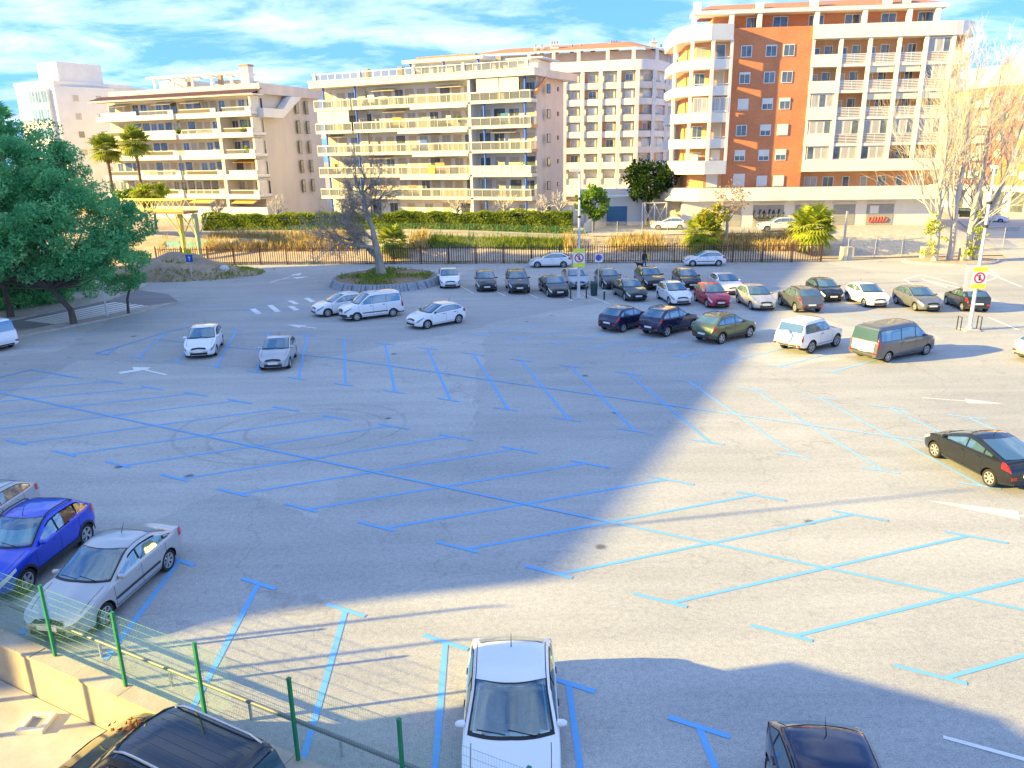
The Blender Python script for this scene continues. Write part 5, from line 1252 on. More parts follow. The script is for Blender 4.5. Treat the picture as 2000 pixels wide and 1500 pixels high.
def make_car(name, label, kind, paint_, pos, heading, wheels='five', rails=False, interior=False, roof=None, spare=False, cladding=False, group=None, detail=True, dims=None, cat='car', z=0.0, rearglass=None, glass=None, dark_mirror=False, bumper=None, antenna=True, steps=False, strip=False):
    p = dict(TYPES[kind])
    if dims: p.update(dims)
    c = CarShape(p); L, W = p['L'], p['W']; r = p.get('wr', 0.305)
    root = empty(name, (pos[0], pos[1], z), heading); tag(root, label, cat, group)
    GL = glass or GLASS
    bm_ = c.body([PAINT[paint_], WELL], r)
    body = link('body', bm_, root)
    X = c.X
    gw = CLEAR if interior else GL
    def off(s, z_, sg, e=.007): return (X(s), sg * (c.side(s, z_) + e), z_)
    # windscreen and rear window
    def screen(nm, s_lo, s_hi, bow, frac, mat_, e=.008, nr=8, nc=11, wmul=1.0, par=None):
        rows = []
        for i in range(nr + 1):
            q = i / nr; row = []
            for j in range(nc + 1):
                t = -1 + 2 * j / nc
                s = s_lo + (s_hi - s_lo) * q + bow * t * t
                rr_, ct = c.ring(s)
                ym = max(ct[8][0], .25) * frac * wmul * (1 - .0 * q)
                y = t * ym
                row.append((X(s), y, c.top(s, y) + e))
            rows.append(row)
        return patch(c, root, nm, mat_, rows, parent=par)
    hard = p['sb'] - p['r1'] < .35
    sur = screen('windscreen_surround', p['sc'] - .02, p['r0'] + .06, .17, 1.0, FRIT, .005, 14, 18)
    if interior:
        import bmesh
        bm = bmesh.new(); bm.from_mesh(sur.data); bm.faces.ensure_lookup_table()
        kl = [bm.faces[i * 18 + j] for i in range(1, 13) for j in range(1, 17)]
        bmesh.ops.delete(bm, geom=kl, context='FACES'); bm.to_mesh(sur.data); bm.free()
    wsc = screen('windscreen', p['sc'] + .05, p['r0'] + .015, .17, .945, gw, .010)
    if hard:
        zt0, zt1 = p['H'] - .16, p['belt'][1] + .04; rows = []; rows2 = []
        for i in range(7):
            zq = zt0 + (zt1 - zt0) * i / 6
            lo, hi = p['r1'] - .1, L
            for _ in range(30):
                mid = .5 * (lo + hi)
                if c.ztop(mid) > zq: lo = mid
                else: hi = mid
            wy = W / 2 * (.80 if p['H'] < 1.9 else .84) - (zq - p['belt'][1]) * .10
            rows.append([(X(lo) - .03, -wy + 2 * wy * j / 8, zq) for j in range(9)])
        patch(c, root, 'rear_window', rearglass or GL, rows)
    else:
        screen('rear_window', p['r1'] + .06, p['sb'] - .06, -.10, .90, rearglass or GL, .010)
    # side windows
    pils = [p['sc'] + .22] + list(p['pil']) + [p['sb'] - .02]
    if kind == 'jeep': pils = [p['sc'] + .22, 2.35, 3.92]
    if kind in ('mpv', 'van'): pils = [p['sc'] + .25, p['pil'][0], p['pil'][1], L - .25]
    def zrng(s):
        rr_, ct = c.ring(s); return c.belt(s) + .035, ct[7][1] - .035
    for sg in (1, -1):
        for a, b_ in zip(pils[:-1], pils[1:]):
            a2, b2 = a + .035, b_ - .035
            good = [s for s in np.linspace(a2, b2, 40) if zrng(s)[1] - zrng(s)[0] > .05]
            if len(good) < 8: continue
            a3, b3 = good[0], good[-1]
            def rows_for(e, gr):
                rows = []
                for s in np.linspace(a3 - gr, b3 + gr, 11):
                    z0_, z1_ = zrng(s); z0_ -= gr; z1_ = max(z1_ + gr, z0_ + .02)
                    rows.append([off(s, z0_ + (z1_ - z0_) * k / 5, sg, e) for k in range(6)])
                return rows if sg < 0 else [x[::-1] for x in rows]
            if not interior: patch(c, root, 'side_window_frame', FRIT, rows_for(.004, .022))
            patch(c, root, 'side_window', gw if interior else GL, rows_for(.009, 0))
        # doors: recessed-looking seams, handles, mirror
        seam = MB()
        for s in [p['sc'] + .12] + list(p['pil'][:1 if kind in ('jeep',) else 2]):
            zs_ = np.linspace(c.zbot(s) + .16, c.belt(s) + .01, 8)
            seam.grid([[off(s - .006, z_, sg, .003), off(s + .006, z_, sg, .003)][::sg] for z_ in zs_])
        zsill = p.get('gc', .18) + .15
        seam.grid([[off(s, zsill, sg, .003), off(s, zsill + .012, sg, .003)][::-sg] for s in np.linspace(p['sc'] + .12, p['pil'][1], 12)])
        seam.build('door_seam', WELL, root)
        for s in (p['pil'][0] - .16, p['pil'][1] - .20):
            if kind == 'jeep' and s > 3: continue
            zh = c.belt(s) - .12; y = c.side(s, zh)
            MB().box(X(s) - .09, X(s) + .09, min(sg * (y - .004), sg * (y + .028)), max(sg * (y - .004), sg * (y + .028)), zh - .014, zh + .014).build('door_handle', PLASTIC if paint_ in ('white',) else PAINT[paint_], root)
        s = p['sc'] + .40; zm = c.belt(s) + .07; y = c.side(s, zm - .03)
        mm_ = MB(); prof = [(.02, 0), (.075, .02), (.085, .07), (.08, .14), (.05, .19), (.005, .20)]
        mm_.lathe(prof, 10, T=lambda a, b_, h: (X(s) + b_ * .75 + h * .12, sg * (y + h - .02), zm + a * .85))
        mm_.build('mirror', FRIT if dark_mirror else PAINT[paint_], root, smooth=50)
        # head and tail lamps wrapped round the corners
        zh = p['hz0'] - .02
        lens_rows = []
        for q in np.linspace(0, 1, 8):
            s = .075 + .46 * q
            zhi = min(zh + .02 + .10 * q, c.ztop(s) - .035, c.belt(s) - .005); zlo = zhi - (.145 - .07 * q)
            lens_rows.append([off(s, zlo + (zhi - zlo) * k / 4, sg, .007) for k in range(5)])
        patch(c, root, 'headlight', LENS if paint_ in ('white', 'silver', 'sky') else LENSL, lens_rows if sg < 0 else [x[::-1] for x in lens_rows])
        tl = []
        zt_ = p['belt'][1] - .02; zb2 = zt_ - (.26 if not hard else .42)
        if hard: zt_ += .28 if p['H'] > 1.9 else .1
        for q in np.linspace(0, 1, 7):
            s = L - .035 - (.30 if not hard else .16) * q
            z1_ = min(zt_, c.ztop(s) - .03); z0_ = min(zb2 + .06 * q, z1_ - .03)
            tl.append([off(s, z0_ + (z1_ - z0_) * k / 4, sg, .008) for k in range(5)])
        patch(c, root, 'tail_lamp', REDL, tl[::-1] if sg < 0 else [x[::-1] for x in tl[::-1]])
        # tail lamp also on the back face
        wy = W / 2 * c.wid(L); MB().box(X(L) - .012, X(L) + .02, min(sg * (wy - .20), sg * (wy - .01)), max(sg * (wy - .20), sg * (wy - .01)), .50, .60).build('reflector', REDL, root) if detail else None
        if cladding or strip:
            cl_ = MB(); zc = p.get('gc', .18)
            rws = [[off(s, zc + (.05 if cladding else .30), sg, .010), off(s, zc + (.20 if cladding else .37), sg, .012)][::-sg] for s in np.linspace(p['fo'] + r + .10, p['fo'] + p['wb'] - r - .10, 12)]
            cl_.grid(rws)
            if cladding:
                for sw in (p['fo'], p['fo'] + p['wb']):
                    rw = []
                    for k in range(15):
                        a = math.pi * (-.04 + 1.08 * k / 14); rw.append([])
                        for rad in (r + .05, r + .115):
                            s_ = sw - rad * math.cos(a); z_ = r + rad * math.sin(a); rw[-1].append(off(min(max(s_, .03), L - .03), max(z_, zc + .05), sg, .012))
                        rw[-1] = rw[-1][::sg]
                    cl_.grid(rw)
            cl_.build('side_cladding', PLASTIC, root)
        if steps:
            MB().tube([(X(p['fo'] + r + .15), sg * (W / 2 - .02), .42), (X(p['fo'] + p['wb'] - r - .12), sg * (W / 2 - .02), .42)], .05, 8).build('side_step', ALLOY, root)
        if rails:
            pts = []
            for q in np.linspace(0, 1, 9):
                s = p['r0'] + .15 + (p['r1'] - p['r0'] - .25) * q; rr_, ct = c.ring(s); yy = ct[8][0] - .03
                pts.append((X(s), sg * yy, c.top(s, yy) + (.055 if 0 < q < 1 else .005)))
            MB().tube(pts, .02, 6).build('roof_rail', PLASTIC if paint_ != 'black' else CHROME, root, smooth=50)
        else:
            # roof gutter line
            ln = MB(); rws = []
            for q in np.linspace(0, 1, 10):
                s = p['r0'] - .02 + (p['r1'] - p['r0'] + .1) * q; rr_, ct = c.ring(s); yy = ct[8][0] - .012
                rws.append([(X(s), sg * (yy - .009), c.top(s, yy - .009) + .004), (X(s), sg * (yy + .009), c.top(s, yy + .009) + .004)][::-sg])
            ln.grid(rws); ln.build('roof_seam', FRIT, root)
    # bonnet seams
    bs = MB()
    for sg in (1, -1):
        rws = []
        for s in np.linspace(.34, p['sc'] - .02, 9):
            yy = W / 2 * c.wid(s) * .80; rws.append([(X(s), sg * (yy - .006), c.top(s, yy - .006) + .003), (X(s), sg * (yy + .006), c.top(s, yy + .006) + .003)][::-sg])
        bs.grid(rws)
    bs.build('bonnet_seam', WELL, root)
    # front: grille, intake, plate ; rear: plate, bumper inset
    rows = []
    for i in range(5):
        s = .012 + .10 * i / 4; rows.append([(X(s) + .012, y, c.top(s, y) + .010) for y in np.linspace(-.44 + .02 * i, .44 - .02 * i, 9)])
    patch(c, root, 'grille', FRIT, rows[::-1])
    zf = c.zbot(0); fx = X(0)
    MB().box(fx - .03, fx + .010, -.46, .46, zf + .02, zf + .145).build('air_intake', FRIT, root)
    MB().box(fx - .01, fx + .022, -.26, .26, zf + .155, zf + .265).build('number_plate', PLATE, root)
    rx = X(L); zr = .52 if kind in ('sedan',) else .58
    MB().box(rx - .022, rx + .01, -.26, .26, zr, zr + .11).build('number_plate', PLATE, root)
    bz = c.zbot(L)
    MB().box(rx - .014, rx + .03, -.60, .60, bz + .01, bz + .10).build('rear_bumper_inset', PLASTIC, root)
    if bumper:
        for nm, sx in (('front_bumper', 0), ('rear_bumper', 1)):
            rws = []
            for y in np.linspace(-1, 1, 15):
                row = []
                for zz2 in (zf + .02, zf + .12, zf + .24):
                    yy = y * W / 2 * .99
                    # find the station where the body is that wide
                    ss_ = np.linspace(0, .6, 40); s_ = next((v for v in ss_ if W / 2 * c.wid(v if not sx else L - v) >= abs(yy)), .6)
                    s2 = s_ if not sx else L - s_
                    row.append((X(s2) + (.02 if not sx else -.02), yy * 1.005, zz2))
                rws.append(row)
            patch(c, root, nm, PLASTIC, rws if sx else rws[::-1])
    # wipers
    if detail:
        wp = MB()
        for y0, y1 in ((-.10, -.62), (.45, -.05)):
            s0, s1 = p['sc'] + .07, p['sc'] + .14
            wp.tube([(X(s0), y0, c.top(s0, y0) + .02), (X(s1 + .1 * abs(y1)), y1, c.top(s1 + .1 * abs(y1), y1) + .022)], .010, 4)
        wp.build('wiper', FRIT, root)
    if antenna:
        s = p['r1'] - .25 if kind not in ('suv', 'mpv') else p['r0'] + .2
        MB().tube([(X(s), 0, c.top(s, 0)), (X(s) - .16, 0, c.top(s, 0) + .22)], [.012, .004], 5).build('antenna', FRIT, root)
    if roof:
        rows = []
        for s in np.linspace(p['r0'] + .07, p['r1'] - .05, 14):
            rr_, ct = c.ring(s); ym = ct[8][0] * .985; rows.append([(X(s), y, c.top(s, y) + .006) for y in np.linspace(-ym, ym, 11)])
        patch(c, root, 'roof_panel', PAINT[roof] if roof in PAINT else roof, rows)
    if kind == 'van' and paint_ == 'bronze':
        rows = []
        for i in range(6):
            zq = p['belt'][1] - .02 - i * .10; lo, hi = p['r1'] - .1, L
            for _ in range(30):
                mid = .5 * (lo + hi)
                if c.ztop(mid) > zq: lo = mid
                else: hi = mid
            rows.append([(X(lo) - .030, y, zq) for y in np.linspace(-.68, .68, 7)])
        patch(c, root, 'rear_door_panel', PAINT['white'], rows)
    if spare:
        T = lambda a, b_, h: (X(L) - .14 + h * 1.0, a + .12, 1.0 + b_)
        mb = MB(); mb.lathe([(.001, -.11), (.30, -.11), (.37, -.06), (.37, .12), (.30, .15)], 26, T=lambda a, b_, h: (X(L) - .06 + h, a + .12, .98 + b_))
        mb.build('spare_wheel_cover', PAINT[paint_], root, smooth=40)
    # wheels
    tm, rm = wheel_mesh(r, wheels)
    for s in (p['fo'], p['fo'] + p['wb']):
        for sg in (1, -1):
            wob = link('wheel', tm, root, (X(s), sg * (W / 2 - .125), r))
            if sg < 0: wob.rotation_euler = (0, 0, math.pi)
            link('rim', rm, wob)
    if interior:
        # open the body under the glass and furnish the cabin
        import bmesh
        bm = bmesh.new(); bm.from_mesh(bm_)
        kill = []
        for f in bm.faces:
            q = f.calc_center_median(); s = L / 2 - q.x; rr_, ct = c.ring(min(max(s, .01), L - .01))
            bow = .17 * (q.y / (W / 2 * .8)) ** 2
            if f.normal.z > .3 and p['sc'] + .09 + bow < s < p['r0'] - .01 + bow and abs(q.y) < ct[8][0] * .90 and q.z > p['hz1'] - .03: kill.append(f)
            elif abs(f.normal.y) > .6:
                z0_, z1_ = zrng(min(max(s, .01), L - .01))
                if z0_ + .01 < q.z < z1_ - .0 and pils[0] + .06 < s < pils[-1] - .10: kill.append(f)
        bmesh.ops.delete(bm, geom=kill, context='FACES'); bm.to_mesh(bm_); bm.free(); bm_.update()
        cab = MB()
        cab.box(X(p['sc'] + .52), X(p['sc'] + .10), -W * .40, W * .40, .62, .90)
        cab.build('dashboard', DASH, root)
        fl = MB(); fl.box(X(L - .45), X(p['sc']), -W * .44, W * .44, .30, .36); fl.build('cabin_floor', WELL, root)
        for yy in (-.37, .37):
            st_ = MB(); x0 = X(p['sc'] + 1.15)
            st_.box(x0 - .28, x0 + .24, yy - .24, yy + .24, .40, .58)
            st_.box(-.07, .07, yy - .24, yy + .24, 0, .62, T=lambda x, y, z: (x0 - .30 + x - .20 * z / .62, y, .55 + z))
            st_.box(-.05, .05, yy - .12, yy + .12, .63, .82, T=lambda x, y, z: (x0 - .30 + x - .20 * z / .62, y, .55 + z))
            st_.build('seat', SEAT, root)
        bs_ = MB(); x0 = X(p['sc'] + 2.05); bs_.box(x0 - .2, x0 + .3, -.6, .6, .40, .58); bs_.box(x0 - .38, x0 - .20, -.6, .6, .5, 1.08); bs_.build('rear_bench', SEAT, root)
        sw = MB(); pts = [(X(p['sc'] + .62) - .07 * math.sin(a), .37 + .18 * math.cos(a), .88 + .17 * math.sin(a)) for a in np.linspace(0, 2 * math.pi, 19)]
        sw.tube(pts, .016, 6, cap=False); sw.tube([(X(p['sc'] + .62), .37, .88), (X(p['sc'] + .45), .37, .82)], .05, 8); sw.build('steering_wheel', PLASTIC, root)
        mr = MB(); mr.box(X(p['r0'] - .08) - .02, X(p['r0'] - .08) + .02, -.11, .11, p['H'] - .20, p['H'] - .13); mr.build('rear_view_mirror', FRIT, root)
    return root

def by_wheels(F, Rr, side, kind, dims=None):
    """pose from the ground contact of the front and rear wheel on the visible side"""
    p = dict(TYPES[kind]); p.update(dims or {})
    a, b_ = gp(*F).xy, gp(*Rr).xy; d = (a - b_).normalized(); mid = (a + b_) / 2
    left = Vector((-d.y, d.x)); half = p['W'] / 2 - .08
    cen = mid - left * half if side == 'L' else mid + left * half
    shift = (p['L'] / 2 - p['fo'] - p['wb'] / 2)      # wheel midpoint ahead of the body centre
    cen = cen - d * shift
    return (cen.x, cen.y), math.atan2(d.y, d.x)
def parked(label, kind, col, F, Rr, side, **k):
    pos, hd = by_wheels(F, Rr, side, kind, k.get('dims'))
    return make_car(k.pop('name', 'parked_car'), label, kind, col, pos, hd, **k)

G_NEAR, G_MID, G_BACK = 'cars parked along the green fence', 'cars parked in the open middle of the lot', 'cars parked in the rows at the back of the lot'
# --- along the green fence
BLUEPOS, BLUEHD = by_wheels((70, 1144), (160, 1072), 'L', 'suv', dict(H=1.58, L=4.1, wb=2.59, fo=.82, wr=.325))
dacia = parked('bright blue crossover with roof rails, sunshade behind its windscreen, beside the silver saloon', 'suv', 'blue', (70, 1144), (160, 1072), 'L', dims=dict(H=1.58, L=4.1, wb=2.59, fo=.82, sb=3.95, r1=3.4, hz0=.80, hz1=1.04, belt=(1.0, 1.12), pil=(2.28, 3.15), wr=.325), rails=True, cladding=True, wheels='five', interior=True, group=G_NEAR)
laguna = parked('silver liftback saloon nosed up to the green mesh fence', 'sedan', 'silver', (224, 1208), (318, 1124), 'L', wheels='seven', interior=True, strip=True, group=G_NEAR)
make_car('parked_car', 'silver car at the left picture edge behind the bright blue crossover', 'compact', 'silver', (dacia.location.x - 2.75, dacia.location.y + 1.75), dacia.rotation_euler.z, group=G_NEAR)
make_car('parked_car', 'white saloon seen from above with its windscreen facing the viewer', 'compact', 'white', (-0.12, 12.32), R(-90.5), interior=True, wheels='seven', group=G_NEAR, dims=dict(W=1.80, L=4.32))
make_car('parked_car', 'glossy blue-black car cut off by the bottom picture edge', 'hatch', 'navy', (5.12, 9.72), R(-97), group=G_NEAR, dims=dict(H=1.45))
# --- middle of the lot
parked('glossy black sloping-back hatchback with silver alloy wheels alone at the right', 'coupe', 'black', (1824, 893), (1931, 950), 'L', wheels='seven', group=G_MID)
parked('white hatchback with dark pointed grille at the head of the left rows', 'compact', 'white', (422.6, 694.5), (435, 673), 'L', group=G_MID)
parked('small rounded silver hatchback with blue-grey bumper left of the empty bays', 'hatch', 'silver', (566, 719), (578, 696.4), 'L', group=G_MID, wheels='steel', dims=dict(L=3.75, wb=2.45, fo=.7, W=1.66, r1=3.0, sb=3.6, pil=(2.2, 3.0), H=1.42))
parked('white rounded hatchback half hidden behind the white people carrier', 'hatch', 'white', (644.4, 618.9), (703, 611.5), 'L', group=G_MID, wheels='steel', dims=dict(H=1.52))
parked('white people carrier with tall side windows and black bumpers', 'mpv', 'white', (698, 627.4), (767.7, 618.9), 'L', group=G_MID, wheels='steel', bumper=True, strip=True)
parked('white hatchback with black mirrors right of the white people carrier', 'hatch', 'white', (834.8, 642.7), (896, 631.6), 'L', group=G_MID, wheels='seven', dark_mirror=True)
parked('dark navy hatchback seen from behind, leftmost of three parked abreast', 'hatch', 'navy', (1262, 637), (1218.6, 648.8), 'R', group=G_MID, wheels='seven', cat='car')
parked('dark blue crossover between the navy hatchback and the green crossover', 'suv', 'navy', (1352, 645), (1303, 657.8), 'R', group=G_MID, rails=True, cladding=True)
parked('olive green crossover with roof rails, rightmost of three parked abreast', 'suv', 'green', (1464, 659), (1407.7, 672.4), 'R', group=G_MID, rails=True, cladding=True, dims=dict(H=1.6))
parked('white short off-roader with covered spare wheel on its back door', 'jeep', 'white', (1633, 677), (1581.7, 691.2), 'R', group=G_MID, spare=True, steps=True, wheels='six', name='off_roader', antenna=False)
parked('grey passenger van with long side windows and white rear door', 'van', 'bronze', (1808.7, 693), (1730.8, 708.3), 'R', group=G_MID, wheels='six', name='passenger_van', cat='van', antenna=False)
make_car('delivery_van', 'white van with red rear lamps cut off by the left picture edge', 'van', 'white', (-32.9, 46.6), R(152), group=G_MID, cat='van', wheels='steel', antenna=False)
make_car('parked_car', 'pale car just entering at the right picture edge, its tail showing', 'compact', 'silver', (gp(1983, 712).x + 2.75, gp(1983, 712).y + 1.0), R(14), group=G_MID)
# --- two staggered rows at the back
parked('white saloon with black grille beside the round tree planter', 'compact', 'white', (862, 567), (857, 549), 'R', group=G_BACK, wheels='steel')
parked('dark grey hatchback facing the lane, second from the tree planter', 'hatch', 'charcoal', (934, 573.5), (928, 555), 'R', group=G_BACK)
parked('dark crossover facing the lane, third from the tree planter', 'suv', 'charcoal', (996, 576.5), (987, 559), 'R', group=G_BACK, rails=True)
parked('black saloon with chrome grille just left of the central lamp post', 'sedan', 'black', (1072, 581), (1053, 567), 'R', group=G_BACK)
parked('slate blue hatchback directly behind the central lamp post', 'compact', 'sky', (1113, 566), (1097, 552), 'R', group=G_BACK)
parked('dark hatchback behind the green litter bin and parking sign', 'hatch', 'charcoal', (1180, 566), (1161, 553), 'R', group=G_BACK)
parked('dark green saloon just right of the litter bin', 'sedan', 'darkgreen', (1221.6, 588), (1198.4, 575), 'R', group=G_BACK, wheels='seven')
parked('large black crossover in the back row, behind the white hatchback with the dark grille', 'suv', 'black', (1261, 569), (1237, 553), 'R', group=G_BACK, rails=True)
parked('white hatchback with trapezoid dark grille left of the red car', 'hatch', 'white', (1307.5, 596), (1285, 583.5), 'R', group=G_BACK)
parked('black hatchback in the back row, behind the gap between white and red cars', 'hatch', 'black', (1333, 567), (1311, 553), 'R', group=G_BACK)
parked('crimson red hatchback among the parked rows', 'hatch', 'red', (1381.8, 601.5), (1357, 587.5), 'R', group=G_BACK, dims=dict(H=1.53), wheels='steel')
parked('white hatchback in the back row, behind the red and silver cars', 'compact', 'white', (1410, 577), (1384, 563), 'R', group=G_BACK)
parked('silver hatchback with long windscreen right of the red car', 'compact', 'silver', (1468.4, 606), (1439, 590.5), 'R', group=G_BACK, dims=dict(H=1.51), wheels='seven')
parked('dark brown-grey estate seen from behind with tall red rear lamps', 'suv', 'bronze', (1521, 595), (1555, 611), 'L', group=G_BACK, rails=True)
parked('black hatchback behind the dark estate, facing the lane', 'hatch', 'black', (1603, 590), (1573, 575), 'R', group=G_BACK)
parked('white hatchback with blunt dark grille in the sunny part of the row', 'hatch', 'white', (1691, 601), (1651, 585.5), 'R', group=G_BACK)
parked('grey hatchback with silver wheels left of the dark car at the right lamp post', 'compact', 'grey', (1791, 609), (1745, 592), 'R', group=G_BACK, wheels='five')
parked('dark hatchback seen from behind at the foot of the right lamp post', 'hatch', 'charcoal', (1843, 592.5), (1882.5, 610), 'L', group=G_BACK)
# --- by the iron fence
parked('white hatchback side-on by the iron fence, left of the central lamp post', 'compact', 'white', (1048.8, 523.2), (1101.6, 522.6), 'L', group='white cars standing along the iron fence', wheels='five')
parked('white five-door hatchback side-on by the iron fence, right of the walker', 'hatch', 'white', (1349.5, 520.8), (1406, 520.2), 'L', group='white cars standing along the iron fence', wheels='steel', strip=True)
# --- beyond the fence
p_ = at(1305, 441, 93); make_car('parked_car', 'small white car in the yard before the white goal frame', 'hatch', 'white', (p_.x, 93), R(172), z=terrain(p_.x, 93) + .03, group='cars beyond the iron fence')
p_ = at(1517, 447, 88.5); make_car('parked_car', 'white car with black roof before the graffitied shutter', 'suv', 'white', (p_.x, 88.5), R(176), z=terrain(p_.x, 88.5) + .03, roof='black', group='cars beyond the iron fence')
p_ = gp(1942, 436, .35); make_car('parked_car', 'white people carrier up the street at the right', 'mpv', 'white', (p_.x, p_.y + 1), R(-38), z=.38, group='cars beyond the iron fence', antenna=False)
p_ = gp(1913, 428, .4); make_car('parked_car', 'black car behind the white people carrier up the street', 'hatch', 'black', (p_.x, p_.y + 3), R(-38), z=.45, group='cars beyond the iron fence')
# --- dark car on the patio
pd = dict(L=4.75, H=1.93, W=1.92, sc=1.05, r0=1.80, r1=4.35, sb=4.62, wb=2.9, belt=(1.14, 1.18))
hdv = -FWD; rtv = Vector((hdv.y, -hdv.x)); p2 = gp(528, 1448, .92).xy
pcn = p2 - rtv * .72 + hdv * (pd['r1'] - pd['L'] / 2)
patio_car = make_car('patio_car', 'big dark car with silver roof rails on the patio below the wall', 'van', 'charcoal', pcn, math.atan2(hdv.y, hdv.x), z=-1.0, wheels='five', dims=pd, antenna=False)
pcs = CarShape({**TYPES['van'], **pd})
for sg in (1, -1):
    pts = [(pcs.X(s_), sg * .66, pcs.top(s_, .66) + (.06 if 2.0 < s_ < 4.15 else .0)) for s_ in np.linspace(1.95, 4.2, 9)]
    MB().tube(pts, .026, 8).build('roof_rail', CHROME, patio_car, smooth=50)
for yy in (-.45, -.27, -.09, .09, .27, .45):                  # pressed ribs of the roof
    MB().tube([(pcs.X(s_), yy, pcs.top(s_, yy) - .004) for s_ in np.linspace(2.05, 4.15, 10)], .012, 6).build('roof_rib', PAINT['charcoal'], patio_car, smooth=60)
LEAF_POS = Matrix.Translation(patio_car.location) @ Matrix.Rotation(patio_car.rotation_euler.z, 4, 'Z') @ Vector((pcs.X(.80), -.45, pcs.top(.80, .45) + .012))
# sunshade with a slogan behind the blue car's windscreen
dp = CarShape({**TYPES['suv'], **dict(H=1.58, L=4.1, wb=2.59, fo=.82, sb=3.95, r1=3.4, hz0=.80, hz1=1.04, belt=(1.0, 1.12), pil=(2.28, 3.15), wr=.325)})
SHADE = material('sunshade_card', (0.62, 0.78, 0.72), 0.5, var=.12, scale=6)
rows = []
for i in range(7):
    q_ = i / 6; row = []
    for j in range(11):
        t_ = -1 + .2 * j; s_ = dp.p['sc'] + .10 + (dp.p['r0'] - dp.p['sc'] - .16) * (q_ * .62) + .17 * t_ * t_
        y_ = t_ * max(dp.ring(s_)[1][8][0], .25) * .88; row.append((dp.X(s_), y_, dp.top(s_, y_) + .004))
    rows.append(row)
mb = MB(); mb.grid(rows); shade_ = mb.build('sunshade', SHADE, dacia, smooth=60)
# ------------------------------------------------------------------ iron fence at the back
IRON = material('rusty_iron', (0.10, 0.045, 0.032), 0.75, var=0.35, scale=5)
GREENP = material('green_enamel', (0.012, 0.22, 0.085), 0.45, var=0.15, scale=4)
WIRE = material('green_wire', (0.22, 0.50, 0.28), 0.5)
POLE = material('pale_lamp_post', (0.62, 0.62, 0.62), 0.5, var=0.06, scale=2)
fe = empty('iron_fence', (FN0.x, FN0.y, 0)); tag(fe, 'long rusty iron paling fence along the far side of the lot', 'fence')
fd = (FN1 - FN0); FL = fd.length; fd.normalize(); fnn = Vector((-fd.y, fd.x)); rz = math.atan2(fd.y, fd.x)
pm = MB(); pm.prism([(-.036, -.018), (.036, -.018), (.036, .018), (-.036, .018)], .06, 1.78); pm.add([(-.036, -.018, 1.78), (.036, -.018, 1.78), (.036, .018, 1.78), (-.036, .018, 1.78), (0, 0, 1.92)], [(0, 1, 4), (1, 2, 4), (2, 3, 4), (3, 0, 4)])
pale = pm.mesh('pale', IRON)
pos_ = MB(); pos_.prism([(-.05, -.05), (.05, -.05), (.05, .05), (-.05, .05)], -.1, 2.0); postm = pos_.mesh('post', IRON)
npl = 286
for i in range(npl):
    o = link('pale', pale, fe); t = FL * (i + .5) / npl; o.location = (fd.x * t, fd.y * t, 0); o.rotation_euler = (random.uniform(-.012, .012), random.uniform(-.012, .012), rz)
for i in range(25):
    o = link('post', postm, fe); t = FL * i / 24; o.location = (fd.x * t + fnn.x * .05, fd.y * t + fnn.y * .05, 0); o.rotation_euler = (0, 0, rz)
for z in (.22, 1.62):
    mb = MB(); a, b_ = Vector((0, 0)), fd * FL; mb.add([(p.x + fnn.x * k, p.y + fnn.y * k, z + h) for p in (a, b_) for k in (.019, .055) for h in (0, .05)], [(0, 4, 5, 1), (2, 3, 7, 6), (1, 5, 7, 3), (0, 2, 6, 4)]); mb.build('rail', IRON, fe)
# low concrete plinth under it
tag(MB().prism([tuple(FN0 + fnn * .35), tuple(FN0 + fnn * .0 - fd * 0 + fnn * .12), tuple(FN1 + fnn * .12), tuple(FN1 + fnn * .35)], -.1, .10).build('plinth', CONC, fe))
fe.location = (FN0.x, FN0.y, 0)
for ch in fe.children:
    if ch.name.startswith('plinth'):
        ch.location = (-FN0.x, -FN0.y, 0)

# ------------------------------------------------------------------ mesh fences behind
def mesh_fence(name, label, a, b_, z0f, h, npost, m_post, alpha_m, dense=True):
    a, b_ = Vector(a), Vector(b_); root = empty(name); tag(root, label, 'fence')
    for i in range(npost + 1):
        q = a.lerp(b_, i / npost); z = z0f(q.x, q.y); MB().tube([(q.x, q.y, z - .1), (q.x, q.y, z + h)], .035, 6).build('post', m_post, root)
    for i in range(npost):
        p0, p1 = a.lerp(b_, i / npost), a.lerp(b_, (i + 1) / npost); w = MB(); z = z0f(p0.x, p0.y); z1 = z0f(p1.x, p1.y)
        for k in range(11):
            hh = .05 + (h - .1) * k / 10; w.tube([(p0.x, p0.y, z + hh), (p1.x, p1.y, z1 + hh)], .005, 3, cap=False)
        n_ = 22
        for k in range(n_):
            t = (k + .5) / n_; q = p0.lerp(p1, t); zq = z + (z1 - z) * t; w.tube([(q.x, q.y, zq + .05), (q.x, q.y, zq + h - .05)], .004, 3, cap=False)
        tag(w.build('mesh_panel', alpha_m, root), kind='stuff')
    return root
mesh_fence('mesh_fence', 'low green mesh fence in front of the clipped hedge', (-34, 90.4), (8.5, 87.6), lambda x, y: terrain(x, y) - .1, 1.15, 13, GREENP, WIRE)
mesh_fence('mesh_fence', 'pale mesh fence before the service yard, right of the hedge', (9.2, 86.4), (31.0, 84.2), terrain, 1.9, 8, METAL, METAL)
mesh_fence('mesh_fence', 'tall metal mesh gate fence right of the fan palm', tuple(gp(1655, 497, .6).xy), (54, 84.6), terrain, 2.2, 6, METAL, METAL)

